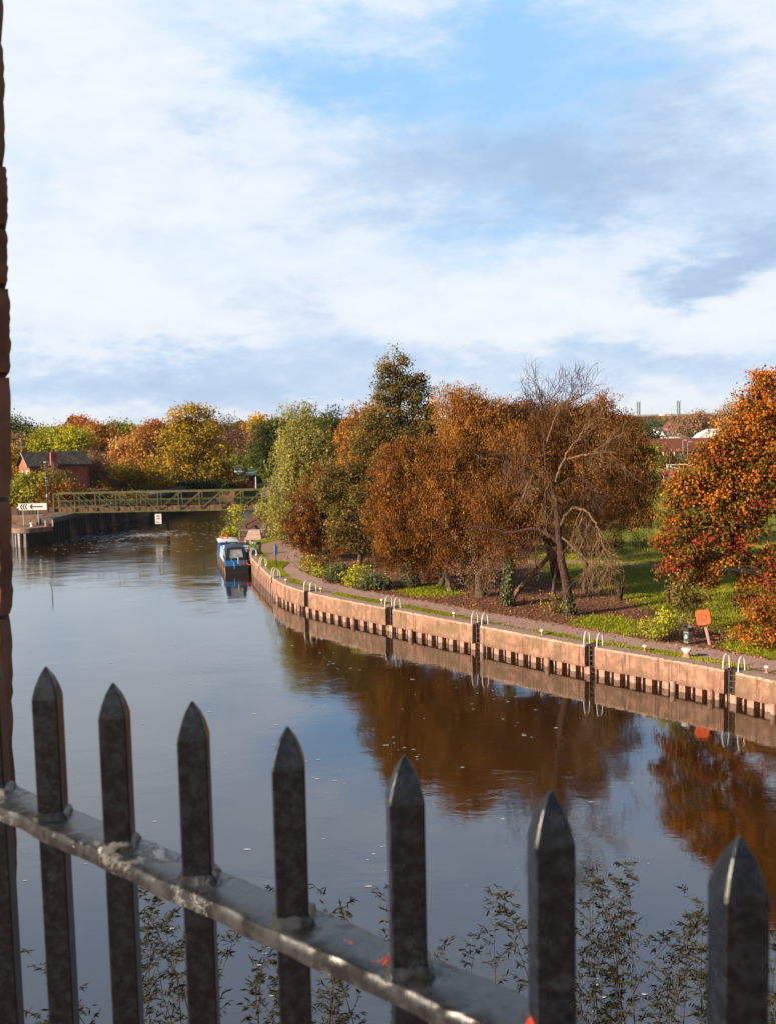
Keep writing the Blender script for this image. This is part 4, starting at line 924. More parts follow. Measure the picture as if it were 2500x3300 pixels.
# ------------------------------------------------------------------ cars, tent and track beyond the river
trk = [pz(*q, 2.0)[:2] for q in [(842, 1580), (860, 1560), (858, 1552), (905, 1550), (1000, 1552), (1000, 1600), (850, 1605)]]
sheet('track', trk, 2.012, weathered('red_track', (.13, .07, .06), (.2, .12, .10), 1.5, .95, .3, .01))
GRV = [pz(*q, 2.0)[:2] for q in [(740, 1512), (765, 1508), (812, 1508), (812, 1540), (740, 1540)]]
def car(paint):
    r_ = thing('parked_car', (0, 0, 0), 'x', 'car', 'cars parked beyond the river')    # nose along +x
    prof = [(-2.1, .35), (-2.12, .75), (-1.95, .95), (-1.3, 1.02), (.75, .98), (1.75, .86), (2.08, .68), (2.1, .35)]
    mb = MB(); V = []
    for y_, k_ in ((-.86, .0), (-.78, .05), (.78, .05), (.86, 0)):
        V += [(x, y_, z - (0 if k_ else (.06 if z > .7 else 0))) for x, z in prof]
    n = len(prof); mb.add(V, [(i * n + j, i * n + (j + 1) % n, (i + 1) * n + (j + 1) % n, (i + 1) * n + j) for i in range(3) for j in range(n)] + [tuple(range(n))[::-1], tuple(3 * n + j for j in range(n))])
    mb.build('body', paint, r_, smooth=True)
    g = [(-1.85, .98), (-1.35, 1.42), (.05, 1.45), (.95, .98)]
    mb = MB(); mb.add([(x, y_ * (.74 if z < 1.2 else .60), z) for y_ in (-1, 1) for x, z in g], [(0, 1, 2, 3), (7, 6, 5, 4), (0, 4, 5, 1), (1, 5, 6, 2), (2, 6, 7, 3), (3, 7, 4, 0)]); mb.build('windows', GLASS, r_)
    MB().slab([(-1.36, -.59), (.06, -.59), (.06, .59), (-1.36, .59)], (0, 0, 1.435), (1, 0, 0), (0, 1, 0), .035).build('roof', paint, r_)
    for x in (-1.3, 1.35):
        for y_ in (-.80, .80):
            w_ = MB().tube([(x, y_ - .1, .32), (x, y_ + .1, .32)], .32, 16).build('wheel', TYRE, r_)
            MB().tube([(x, y_ - .107, .32), (x, y_ + .107, .32)], .19, 12).build('rim', STEEL, w_)
    for y_ in (-.62, .62): MB().box((2.07, y_, .66), (.08, .3, .14)).build('headlight', WHITE, r_)
    MB().box((2.11, 0, .5), (.02, .5, .11)).build('number_plate', WHITE, r_)
    return r_
pc = car(CARW)
for i, (px, py, rz, lab, pt) in enumerate([(768, 1531, -75, 'silver car facing the river, front left of the parked cars', None), (783, 1517, -20, 'pale grey car parked side on, rearmost behind the other cars', CARG), (813, 1535, -95, 'silver grey car beside the dark tent', None)]):
    o = pc if i == 0 else copy_tree(pc)
    q = pz(px, py, 2.0); place(o, (q[0], q[1], 2.01), rad(rz), lab)
    if pt:
        for ch in o.children:
            if ch.name.split('.')[0] in ('body', 'roof'): ch.data = ch.data.copy(); ch.data.materials[0] = pt
q = pz(822, 1558, 2.0); tn = thing('bivvy_tent', (q[0], q[1], 2.0), 'dark green domed bivvy tent with an open front on the far bank', 'tent')
V = []; ku, kv = 10, 7; R_ = 1.5
for i in range(ku + 1):
    th_ = math.pi * i / ku
    for j in range(kv + 1):
        ph = math.pi / 2 * j / kv * 1.0
        V.append((q[0] - R_ * math.cos(th_) * math.cos(ph * .95), q[1] + R_ * 1.1 * math.sin(ph) , 2.0 + R_ * 1.0 * math.sin(th_) * math.cos(ph * .95)))
mb = MB(); mb.add(V, [(i * (kv + 1) + j, (i + 1) * (kv + 1) + j, (i + 1) * (kv + 1) + j + 1, i * (kv + 1) + j + 1) for i in range(ku) for j in range(kv)]); mb.build('canopy', TENT, tn, smooth=True)
MB().slab([(R_ * .9 * math.cos(a), R_ * .9 * math.sin(a)) for a in np.linspace(0, math.pi, 12)], (q[0], q[1] + .5, 2.0), EX, EZ, .02).build('inner_door', BLACK, tn)
q = pz(826, 1576, 2.0); tag(MB().tube([(q[0], q[1], 1.9), (q[0], q[1], 4.1)], .09, 8).build('marker_post', WHITE), 'thin white marker post beside the tent above the footbridge rail', 'post')

# ------------------------------------------------------------------ park lamps, gate and the town on the right
def lantern(r_, c, s_=1.0):
    mb = MB(); lt = mb.lathe(c, [(.10 * s_, 0), (.14 * s_, .04 * s_), (.34 * s_, .62 * s_), (.36 * s_, .66 * s_)], 6, twist=.2); L_ = mb.build('lantern', LGLASS, r_)
    mb = MB(); a = np.arange(6) * math.pi / 3 + .2
    for x in a: mb.bar(c + A3(math.cos(x) * .145, math.sin(x) * .145, .04) * s_, c + A3(math.cos(x) * .35, math.sin(x) * .35, .64) * s_, .028 * s_)
    mb.lathe(c + A3(0, 0, -.03), [(.12 * s_, 0), (.15 * s_, .06 * s_)], 6, twist=.2); mb.build('frame', MAROON, L_)
    MB().lathe(c + A3(0, 0, .65 * s_), [(.41 * s_, 0), (.40 * s_, .05 * s_), (.22 * s_, .22 * s_), (.13 * s_, .30 * s_), (.12 * s_, .42 * s_), (.15 * s_, .44 * s_), (.07 * s_, .52 * s_), (.03 * s_, .58 * s_), (.05 * s_, .62 * s_), (.01, .72 * s_)], 12).build('hood', REDP, L_, smooth=True)
def lamp(loc, h, arm, rz, lab, s_=1.0):
    b = A3(*loc); r_ = thing('park_lamp', loc, lab, 'lamp post', 'maroon double lantern park lamps'); d = A3(math.cos(rz), math.sin(rz), 0)
    MB().tube([b, b + A3(0, 0, .5), b + A3(0, 0, .55), b + A3(0, 0, h + .1)], [.16, .14, .085, .065], 10).build('post', MAROON, r_)
    MB().tube([b - d * arm + A3(0, 0, h), b + d * arm + A3(0, 0, h)], .035, 8).build('cross_arm', MAROON, r_)
    MB().lathe(b + A3(0, 0, h + .1), [(.07, 0), (.09, .05), (.02, .3)], 8).build('finial', MAROON, r_)
    for k in (-1, 1):
        MB().tube([b + d * arm * k + A3(0, 0, h), b + d * arm * k + A3(0, 0, h + .3)], .045, 8).build('bracket', MAROON, r_)
        lantern(r_, b + d * arm * k + A3(0, 0, h + .3), s_)
q = pD(2153, 1562, 98); lamp((q[0], q[1], QZ), q[2] - QZ, .95, rad(50), 'nearer red topped double lantern park lamp, half hidden by the orange maple', 1.08)
q = pD(2155, 1474, 172); lamp((q[0], q[1], QZ), q[2] - QZ, .97, rad(3), 'farther double lantern park lamp with both red tops showing before the tiled roof', .95)
q = pz(2146, 1518, QZ); gt = thing('field_gate', (q[0], q[1], QZ), 'white barrier gate with a slanting brace at the far edge of the lawn', 'gate')
for x_ in (0, 5.6): MB().bar(q + A3(x_ + .1, 0, -.1), q + A3(x_ + .1, 0, 1.35), .16).build('post', WHITE, gt)
MB().bar(q + A3(-.1, 0, 1.3), q + A3(5.9, 0, 1.3), .15).build('top_bar', WHITE, gt)
MB().bar(q + A3(.1, 0, 1.0), q + A3(2.4, 0, .5), .12).build('brace', WHITE, gt)
MB().bar(q + A3(.9, 0, .85), q + A3(.9, 0, 1.25), .11).build('strut', WHITE, gt)

def house_at(name, x, y, z, w, d, he, hr, rz, wallm, roofm, lab, cat='house', win=(), overhang=.35, axis='x'):
    r_ = thing(name, (x, y, z), lab, cat); c, s_ = math.cos(rz), math.sin(rz); dx_ = A3(c, s_, 0); dy_ = A3(-s_, c, 0); o_ = A3(x, y, z)
    P_ = lambda u, v, h: o_ + dx_ * u + dy_ * v + A3(0, 0, h)
    mb = MB(); mb.add([P_(0, 0, -1), P_(w, 0, -1), P_(w, d, -1), P_(0, d, -1), P_(0, 0, he), P_(w, 0, he), P_(w, d, he), P_(0, d, he), P_(0, d / 2, hr - .05), P_(w, d / 2, hr - .05)],
                      [(0, 1, 5, 4), (2, 3, 7, 6), (0, 4, 8, 7, 3), (1, 2, 6, 9, 5)]); boxuv(mb.build('wall', wallm, r_))
    mb = MB(); k = (hr - he) / (d / 2)
    for s2 in (0, 1):
        e = -overhang if s2 == 0 else d + overhang; ez = he - overhang * k
        A_, B_, C_, D_ = P_(-overhang, e, ez), P_(w + overhang, e, ez), P_(w + overhang, d / 2, hr), P_(-overhang, d / 2, hr); up_ = A3(0, 0, .2)
        mb.add([A_, B_, C_, D_, A_ + up_, B_ + up_, C_ + up_, D_ + up_], [(0, 3, 2, 1), (4, 5, 6, 7), (0, 1, 5, 4), (1, 2, 6, 5), (2, 3, 7, 6), (3, 0, 4, 7)])
    boxuv(mb.build('roof', roofm, r_))
    for u, v0, ww, hh in win:
        wf = MB().slab([(0, 0), (ww, 0), (ww, hh), (0, hh)], P_(u, -.04, v0), dx_, EZ, .04).build('window', WHITE, r_)
        MB().slab([(.1, .1), (ww - .1, .1), (ww - .1, hh - .1), (.1, hh - .1)], P_(u, -.07, v0), dx_, EZ, .02).build('pane', GLASS, wf)
    return r_, P_
DKBRICK = brickmat('dark_red_brick', (.11, .045, .03), (.16, .07, .045), (.10, .07, .06), .225, .075)
q = pD(2092, 1454, 238); he = q[2] - QZ; q2 = pD(2100, 1421, 241)
r_, P_ = house_at('tiled_building', q[0], 238, QZ, 26, 9, he, q2[2] - QZ + .3, rad(2), DKBRICK, TILE_RED, 'long low building with dark red tiled roof beyond the lawn', 'building', [(7.1, 1.05, 1.1, 1.5), (11, 1.05, 1.1, 1.5)], .5)
q = pD(2293, 1440, 285)
hb_ = thing('arched_building', (q[0], 285, QZ), 'white building with an arched roof showing through the maple leaves', 'building')
pol = [(-6, 0), (6, 0), (6, 4.2), (4.5, 5.6), (2.2, 6.6), (0, 6.9), (-2.2, 6.6), (-4.5, 5.6), (-6, 4.2)]
MB().slab(pol, (q[0] + 2, 285, QZ), EX, EZ, -5).build('hall', RENDER, hb_)
MB().slab([(-6.2, 4.2), (-4.6, 5.7), (-2.3, 6.75), (0, 7.05), (2.3, 6.75), (4.6, 5.7), (6.2, 4.2), (6.2, 4.5), (4.7, 6.0), (2.4, 7.05), (0, 7.35), (-2.4, 7.05), (-4.7, 6.0), (-6.2, 4.5)], (q[0] + 2, 284.9, QZ), EX, EZ, -5.3).build('roof', RENDER, hb_)
q = pD(2167, 1424, 330); q2 = pD(2262, 1416, 330); fl = thing('flat_roof_shed', (q[0], 330, QZ), 'long white flat roofed shed behind the red tiled roof', 'building')
MB().box(((q[0] + q2[0]) / 2, 336, (QZ + q2[2]) / 2), (q2[0] - q[0], 12, q2[2] - QZ)).build('wall', RENDER, fl)
MB().box(((q[0] + q2[0]) / 2, 336, q2[2] + .15), (q2[0] - q[0] + .6, 12.6, .3)).build('roof', plain('pale_roof', (.6, .52, .46), .8), fl)
def hz_(px, pt, pe, D, wpx, d, rz, wm, rm, lab, win=(), name='house'):
    a_ = pD(px, pe, D); b_ = pD(px, pt, D + d / 2); return house_at(name, a_[0], a_[1], QZ, wpx * D / FPX, d, a_[2] - QZ, b_[2] - QZ, rad(rz), wm, rm, lab, 'house', win)
BROWNROOF = brickmat('brown_tiles', (.17, .125, .105), (.24, .18, .15), (.08, .06, .05), .4, .3)
hz_(2144, 1388, 1404, 420, 46, 10, 2, RENDER, BROWNROOF, 'white house with brown roof and small windows just above the flat shed', [(.8, 3.0, .7, 1.0), (2.6, 3.0, .7, 1.0)])
hz_(2134, 1386, 1399, 450, 26, 6, 32, RENDER, SLATE, 'white house with a bright gable left of the brown roofed house')
hz_(2110, 1377, 1388, 520, 48, 9, -4, RENDER, SLATE, 'long slate roofed house at the back left of the white houses')
r_, P_ = hz_(2183, 1361, 1376, 500, 60, 5.0, 90, BRICK, TILE_RED, 'tall red brick house with its gable beside the round brown tree')
MB().box(P_(2.6, 2.5, 10.6), (.9, .8, 2.2), rad(90)).build('chimney', BRICK, r_)
# street lights
def streetlight(px, pb, ptop, D, arm, lab, ra=.09):
    a_ = pD(px, ptop, D); r_ = thing('street_light', (a_[0], D, QZ), lab, 'street light')
    MB().tube([(a_[0], D, QZ), (a_[0], D, a_[2])], [ra, ra * .7], 8).build('column', STEEL, r_)
    MB().tube([(a_[0], D, a_[2]), (a_[0] + arm * .8, D, a_[2] + .06)], ra * .5, 6).build('arm', STEEL, r_)
    MB().box((a_[0] + arm, D, a_[2] + .05), (.6, .25, .12)).build('head', WHITE, r_)
streetlight(2199, 1470, 1419, 215, .5, 'tall pale street light in front of the tiled roof, left one of two', .1)
streetlight(2215, 1465, 1424, 218, .55, 'pale street light with short arm beside the maple leaves')
streetlight(2180, 1420, 1402, 300, .3, 'short pale column behind the tiled roof, leftmost of three'); streetlight(2193, 1420, 1398, 310, -.6, 'pale street light behind the tiled roof, middle of three')
streetlight(2236, 1420, 1390, 300, .3, 'tall thin column in front of the round brown tree')
# power station stacks and blocks far off
STACK = plain('stack_haze_grey', (.27, .30, .35), .5, .1)  # bluish tint puts the haze of distance into the stack colour
def stacks(px, ptop, D, lab):
    a_ = pD(px, ptop, D); r_ = thing('chimney_stacks', (a_[0], D, 4), lab, 'chimney'); k = D / FPX; h = a_[2]
    for dxp, rp, dz, dyy in ((0, 3.1, 0, 0), (5.3, 1.4, -1, 10), (9.8, 2.1, .3, 4)):
        x = a_[0] + dxp * k; s2 = MB().tube([(x, D + dyy, 0), (x, D + dyy, h + dz * k)], rp * k, 14).build('stack', STACK, r_, smooth=True)
        for f_ in (.9, .38): MB().tube([(x, D + dyy, h * f_), (x, D + dyy, h * f_ + 1.0)], rp * k * 1.35, 14).build('gallery', plain('gallery', (.25, .27, .3), .6), s2)
    MB().bar((a_[0], D, h * .38), (a_[0] + 11.5 * k, D, h * .38), .8).build('walkway', STEEL, r_)
stacks(2051, 1294, 3300, 'left cluster of tall pale power station chimneys on the horizon')
stacks(2180, 1291, 3300, 'right cluster of tall pale power station chimneys on the horizon')
def block(px0, px1, ptop, D, mat, lab, steps=()):
    a_ = pD(px0, ptop, D); b_ = pD(px1, ptop, D); r_ = thing('tower_block', (a_[0], D, 4), lab, 'building')
    MB().box(((a_[0] + b_[0]) / 2, D + 15, a_[2] / 2), (b_[0] - a_[0], 30, a_[2])).build('wall', mat, r_)
    for p0, p1, pt in steps:
        c_ = pD(p0, pt, D - 2); d_ = pD(p1, pt, D - 2); MB().box(((c_[0] + d_[0]) / 2, D + 10, c_[2] / 2), (d_[0] - c_[0], 26, c_[2])).build('stair_tower', RENDER, r_)
    n = int((b_[0] - a_[0]) / 6)
    for i in range(n):
        for z in (5, 11, 17):
            if z < a_[2] - 2: MB().box((a_[0] + 4 + 6 * i, D - .1, z), (3, .3, 2)).build('window', GLASS, r_)
block(2134, 2160, 1338, 2300, plain('pale_block', (.62, .62, .62), .8), 'pale stepped tower block between the two chimney clusters', [(2132, 2140, 1336)])
block(2068, 2089, 1339, 2300, plain('grey_block', (.34, .36, .40), .8), 'grey tower block right of the left chimney cluster')
q = pD(2104, 1350, 1500); q2 = pD(2130, 1350, 1500); wr_ = thing('warehouse', (q[0], 1500, 4), 'long white warehouse roof above the far green trees', 'building')
MB().box(((q[0] + q2[0]) / 2, 1515, q[2] / 2), (q2[0] - q[0], 30, q[2])).build('wall', RENDER, wr_)
MB().prism([(q[0] - 1, 1499), (q2[0] + 1, 1499), (q2[0] + 1, 1531), (q[0] - 1, 1531)], q[2], q[2] + .8).build('roof', RENDER, wr_)
hxs = np.linspace(-4000, 6500, 60); mb = MB(); V = []
for i, x in enumerate(hxs):
    h = 6 + 3 * math.sin(i * .5) + 2 * math.sin(i * 1.7 + 1); V += [(x, 6800, 0), (x, 7200, h), (x, 8400, 0)]
mb.add(V, [(3 * i + j, 3 * i + 3 + j, 3 * i + 4 + j, 3 * i + 1 + j) for i in range(59) for j in range(2)]); struct(mb.build('distant_hills', weathered('hill_haze_blue', (.16, .20, .24), (.20, .24, .28), .01, .95, 0, 0), smooth=True))  # blue-grey hills: distance haze painted into their colour

# ------------------------------------------------------------------ foreground: railing and stone pier
FP0 = A3(-.36765, 1.04204, 13.24339); FA, FZ = -.71938, .017536; FSP = .125
fd = A3(math.cos(FA) * math.cos(FZ), math.sin(FA) * math.cos(FZ), math.sin(FZ)); fn = A3(math.sin(FA), -math.cos(FA), 0)   # along, toward the viewer
fu = A3(0, 0, 1)
fa, fb_ = (fd + fn) / 2 ** .5, (fn - fd) / 2 ** .5      # the square bars stand corner-on to the rail
m, t, o = newmat('black_iron'); p = pos(t)
n1 = t.noise(p, 110, 8, .7).outputs[0]; n2 = t.noise(p, 30, 7, .7).outputs[0]; n3 = t.noise(p, 260, 4, .6).outputs[0]
col = t.mix(t.smooth(n1, .42, .62), c4((.003, .0045, .007)), c4((.009, .0125, .019)))
col = t.mix(t.smooth(n2, .60, .70), col, c4((.022, .029, .039)))
rr = t.math('MULTIPLY_ADD', n1, .38, .14)
pbsdf(t, o, col, rr, 0, .55, bump(t, t.math('ADD', n1, t.math('MULTIPLY', n3, .4)), .35, .0015)); IRON = m
m, t, o = newmat('worn_iron_rail'); p = pos(t)
n1 = t.noise(p, 40, 8, .7).outputs[0]; n2 = t.noise(p, 11, 7, .72, .5).outputs[0]; n4 = t.noise(p, 19, 6, .7, .8).outputs[0]
col = t.mix(t.smooth(n1, .4, .65), c4((.010, .011, .013)), c4((.034, .036, .040)))
col = t.mix(t.smooth(n2, .575, .60), col, c4((.12, .118, .112)))
col = t.mix(t.smooth(n4, .65, .665), col, c4((.36, .03, .018)))
pbsdf(t, o, col, t.math('MULTIPLY_ADD', n1, .4, .1), 0, .6, bump(t, t.math('ADD', n1, t.smooth(n2, .54, .60)), .5, .002)); RAILM = m
rf = thing('iron_railing', tuple(FP0 - fu * 1.2), 'black iron railing with pointed square pickets in the foreground', 'railing')
rngf = np.random.default_rng(3)
for i in range(-4, 12):
    base = FP0 + fd * (FSP * (i + .0)); w = .0265; wj = rngf.normal(0, .0006)
    hx, hy = w / 2, w / 2
    rings = [(1.0, -1.22), (1.0, -.1665), (1.0, -.120), (1.0, -.0315), (.955, -.028), (.78, -.0185), (.50, -.0085), (.07, 0.0015)]
    V = []
    e = .0014
    for k_, z in rings:
        sx_, sy_ = hx * k_, hy * k_; c_ = base + fu * (z + wj)
        for ax_, ay_ in ((-1, -1), (1, -1), (1, 1), (-1, 1)):
            ee = e * k_
            if ax_ * ay_ > 0: seq = [(ax_ * sx_, ay_ * (sy_ - ee)), (ax_ * (sx_ - ee), ay_ * sy_)]
            else: seq = [(ax_ * (sx_ - ee), ay_ * sy_), (ax_ * sx_, ay_ * (sy_ - ee))]
            for a_, b_ in seq: V.append(c_ + fa * a_ + fb_ * b_)
    k = 8; F = [(r0 * k + j, r0 * k + (j + 1) % k, (r0 + 1) * k + (j + 1) % k, (r0 + 1) * k + j) for r0 in range(len(rings) - 1) for j in range(k)]
    F += [tuple(range(k))[::-1], tuple((len(rings) - 1) * k + j for j in range(k))]
    MB().add(V, F).build('picket', IRON, rf)
    # weld bead round the foot
    V = []; F = []; kk = 28
    for r0, (gr, z) in enumerate([(.0040, -.164), (.0028, -.1595), (-.0005, -.156)]):
        for j in range(kk):
            a_ = 2 * math.pi * j / kk; cs, sn = math.cos(a_), math.sin(a_); q_ = max(abs(cs), abs(sn)); gg = hx + gr + (rngf.random() * .0025 if r0 < 2 else 0)
            V.append(base + fu * (z + (rngf.random() * .002 if r0 else 0)) + fa * cs / q_ * gg + fb_ * sn / q_ * gg)
    F = [(r0 * kk + j, r0 * kk + (j + 1) % kk, (r0 + 1) * kk + (j + 1) % kk, (r0 + 1) * kk + j) for r0 in range(2) for j in range(kk)]
    MB().add(V, F).build('weld', RAILM, rf, smooth=True)
# flat top rail, slightly uneven from rust and many coats of paint
def flatbar(z0, z1, o0, o1, i0, i1, n=260):
    V = []; pr = [(o0, z0), (o0, (z0 + z1) / 2), (o0 - .0015, z1 - .0012), (o0 - .0035, z1), (o0 * .6 + o1 * .4, z1 - .0004), (o1 * .8, z1 - .0002), (o1, z1 - .002), (o1, z0)]
    for i in range(n + 1):
        s_ = FSP * (i0 + (i1 - i0) * i / n); wv = .0009 * math.sin(s_ * 37) + .0007 * math.sin(s_ * 91 + 1)
        for j, (o_, z) in enumerate(pr):
            nz = rngf.normal(0, .00028); V.append(FP0 + fd * s_ + fn * (o_ + (wv + nz if j < 4 else -wv)) + fu * (z + nz * .7 + (-.0007 if j == 0 else 0) * math.sin(s_ * 60)))
    k = len(pr); F = [(i * k + j, (i + 1) * k + j, (i + 1) * k + (j + 1) % k, i * k + (j + 1) % k) for i in range(n) for j in range(k)] + [tuple(range(k)), tuple(n * k + j for j in range(k))[::-1]]
    return MB().add(V, F).build('rail', RAILM, rf, smooth=True)
flatbar(-.1785, -.1625, .0245, -.0245, -5, 11)
flatbar(-1.16, -1.146, .0245, -.0245, -5, 11, 60)
# sandstone pier on the left with the plinth that carries the railing
STONE = weathered('sandstone', (.16, .07, .045), (.30, .15, .10), 9, .92, .8, .012, c3=(.07, .04, .032))
pier = thing('stone_pier', (-.9, 1.7, 0), 'rough dark sandstone pier at the left edge of the view', 'stone pier')
YP = 1.5; joints = [-700, -330, 115, 523, 726, 919, 1207, 1609, 1990, 2420, 2900, 3500]
rngp = np.random.default_rng(11)
for a_, b_ in zip(joints, joints[1:]):
    zt = pD(40, a_, YP)[2]; zb = pD(40, b_, YP)[2]; e_ = (15 + 35 * max(0, (a_ + b_) / 2) / 2500)
    jit = rngp.normal(0, .0012)
    mb = MB(); nz_, ny_ = 14, 8; V = []
    for i in range(nz_ + 1):
        z = zb + .004 + (zt - zb - .008) * i / nz_; ed = min(i, nz_ - i); inset = .0032 if ed == 0 else (.0010 if ed == 1 else 0)
        ring = [(-1.6, YP + .6), (-1.6, YP - .02)]
        yy_ = a_ + (b_ - a_) * (1 - i / nz_); xe = pD(5 + 38 * max(0, yy_) / 2500, yy_, YP)[0] - inset + jit + rngp.normal(0, .0005)
        ring += [(xe - .05, YP - .015 + inset), (xe - .012, YP - .008), (xe, YP + .01), (xe - .10, YP + .25), (xe - .30, YP + .6)]
        V += [(x + rngp.normal(0, .0005), y, z) for x, y in ring]
    k = 7; F = [(i * k + j, i * k + (j + 1) % k, (i + 1) * k + (j + 1) % k, (i + 1) * k + j) for i in range(nz_) for j in range(k)] + [tuple(range(k))[::-1], tuple(nz_ * k + j for j in range(k))]
    mb.add(V, F).build('block', STONE, pier, smooth=True)
zl = pD(40, 3500, YP)[2]
MB().box((-1.32, YP + .3, zl / 2 - .3), (.9, .6, zl + .55)).build('lower_pier', STONE, pier)
MB().box((-1.3, YP + .32, (zl + 14.4) / 2), (.5, .5, 14.4 - zl)).build('core', STONE, pier)
c_ = FP0 + fd * FSP * 3 - fu * 1.47
MB().box(c_, (4.2, .4, .5), FA).build('plinth', STONE, pier)
MB().box((c_[0], c_[1], (c_[2] - .25) / 2 - .3), (4.0, .36, c_[2] + .3), FA).build('parapet', STONE, pier)
# ------------------------------------------------------------------ trees and plants
def bez(p0, p1, p2, n):
    t = np.linspace(0, 1, n)[:, None]; return (1 - t) ** 2 * p0 + 2 * t * (1 - t) * p1 + t * t * p2
def wiggle(P, amp, rng):
    P = P.copy(); n = len(P)
    if n > 2: P[1:-1] += rng.normal(size=(n - 2, 3)) * amp
    return P
def tree(name, label, base, D, lobes, leaf, bark, tr=.25, style='bushy', seed=0, cover=5.0, lpx=2.2, asp=.6, clump=None, group=None, cat='tree', trunk=None,
         twigs=.45, depth=1.0, hollow=.35, tint=.5, tv=.2, strand=1.6, topbias=0.0, tz=0.0, multi=1, kind_crown='crown', trunk_h=.8, lmin=.12):
    rng = np.random.default_rng(seed + 100); k = D / FPX
    B = A3(*base) if len(base) == 3 else A3(*pz(base[0], base[1], QZ)); 
    r_ = thing(name, tuple(B), label, cat, group)
    Ls = []
    for l in lobes:
        c = pD(l[0], l[1], D + (l[4] if len(l) > 4 else 0)); rx, rz = l[2] * k, l[3] * k
        Ls.append((c, A3(rx, min(rx, rz) * .55 + max(rx, rz) * .45 * depth if True else rx, rz)))
    area = sum(math.pi * l[2] * l[3] for l in lobes) / 10.4
    L = max(lmin, lpx * D / 995.0); leafpx = L * L * asp * .5 * (995.0 / D) ** 2
    n = int(cover * area / leafpx)
    cr = clump or max(.35, 4.2 * L)
    per = 75 if style != 'weep' else 120
    nC = max(6, n // per)
    w = np.array([l[1][0] * l[1][2] for l in Ls]); w /= w.sum()
    li = rng.choice(len(Ls), nC, p=w)
    v = rng.normal(size=(nC, 3)); v /= np.linalg.norm(v, axis=1, keepdims=True)
    if topbias: v[:, 2] += topbias * rng.random(nC); v /= np.linalg.norm(v, axis=1, keepdims=True)
    ph = rng.random((len(Ls), 4)) * 6.28
    az = np.arctan2(v[:, 1], v[:, 0])
    lump = 1 + .18 * np.sin(3 * az + ph[li, 0]) * np.cos(2.3 * v[:, 2] + ph[li, 1]) + .15 * np.sin(5 * az + 4 * v[:, 2] + ph[li, 2])
    rr = (hollow + (1 - hollow) * rng.random(nC) ** .6) * lump
    CC = np.array([l[0] for l in Ls])[li] + v * rr[:, None] * np.array([l[1] for l in Ls])[li]
    CC[:, 2] = np.maximum(CC[:, 2], B[2] + .25)
    ct = tint + rng.normal(size=len(Ls))[li] * tv * .35 + rng.normal(size=nC) * tv * .75
    wild = rng.random(nC) < .13; rr[wild] *= 1.1 + .22 * rng.random(wild.sum()); CC = np.array([l[0] for l in Ls])[li] + v * rr[:, None] * np.array([l[1] for l in Ls])[li]; CC[:, 2] = np.maximum(CC[:, 2], B[2] + .25)
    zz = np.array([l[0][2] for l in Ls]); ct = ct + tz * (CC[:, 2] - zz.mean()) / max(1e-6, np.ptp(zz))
    reps = np.maximum(8, rng.poisson(np.where(wild, per * .35, per))); tot = reps.sum(); ci = np.repeat(np.arange(nC), reps)
    if style == 'weep':
        ns = 7; sid = rng.integers(0, ns, tot); sl = rng.random((nC, ns)) * .9 + .5
        so = rng.normal(size=(nC, ns, 3)) * cr * A3(.62, .62, .5)
        tpos = rng.random(tot); ln = strand * sl[ci, sid]
        P = CC[ci] + so[ci, sid] + np.stack([np.zeros(tot), np.zeros(tot), -tpos * ln], 1)
        P[:, :2] += (v[ci][:, :2] * (tpos * (1 - tpos * .6) * .35 * ln)[:, None]) + rng.normal(size=(tot, 2)) * .13
        P[:, 2] += rng.normal(size=tot) * .06
        axis = np.tile(A3(0, 0, -1), (tot, 1)) + rng.normal(size=(tot, 3)) * .45
    else:
        P = CC[ci] + rng.normal(size=(tot, 3)) * cr * A3(.5, .5, .34)
        axis = rng.normal(size=(tot, 3)); axis[:, 2] -= .35
    P[:, 2] = np.maximum(P[:, 2], B[2] + .04 + rng.random(tot) * .15)
    nr = v[ci] * .55 + A3(-.45, -.35, .5)
    tt = ct[ci] + rng.normal(size=tot) * tv * .7
    sz = L * (.7 + .6 * rng.random(tot))
    leaf_mesh(kind_crown, P, sz, sz * asp, tt, leaf, r_, axis, nr, rng)
    # trunk, limbs and twigs
    mb = MB(); top = max((l[0] + A3(0, 0, l[1][2] * .2) for l in Ls), key=lambda c: c[2])
    cen = np.mean([l[0] for l in Ls], 0)
    trunks = []
    if trunk is not None: trunks.append([A3(*p_) for p_ in trunk])
    else:
        for q_ in range(multi):
            tg = top if q_ == 0 else Ls[rng.integers(len(Ls))][0]
            tg = B + (tg - B) * (trunk_h if q_ == 0 else .8); off = rng.normal(size=3) * A3(.25, .25, 0) * (1 if multi > 1 else 0)
            md = B + off + (tg - B) * A3(.35, .35, .5) + rng.normal(size=3) * A3(.3, .3, 0)
            trunks.append(list(wiggle(bez(B + off - A3(0, 0, .15), md, tg, 9), .06, rng)))
    for T in trunks:
        T = np.array(T); nT = len(T); rad_ = tr * np.linspace(1, .22, nT); rad_[0] *= 1.35
        mb.tube(T, rad_, 9, cap=False)
    allT = np.concatenate([np.array(T)[1:] for T in trunks]); limb_pts = []
    for (c, r3) in Ls:
        cand = allT[allT[:, 2] < c[2] - r3[2] * .1]; cand = cand if len(cand) else allT[:2]
        i = np.argmin(np.linalg.norm((cand - c) * A3(1, 1, 1.3), axis=1)); s0_ = cand[i]
        if np.linalg.norm(c - s0_) < .4: limb_pts.append(np.array([s0_, c])); continue
        md = s0_ + (c - s0_) * .5 + A3(0, 0, np.linalg.norm(c - s0_) * .14)
        Pm = wiggle(bez(s0_, md, c + A3(0, 0, r3[2] * .25), 7), .10, rng); mb.tube(Pm, tr * np.linspace(.42, .12, 7), 6, cap=False); limb_pts.append(Pm)
    drawn = []
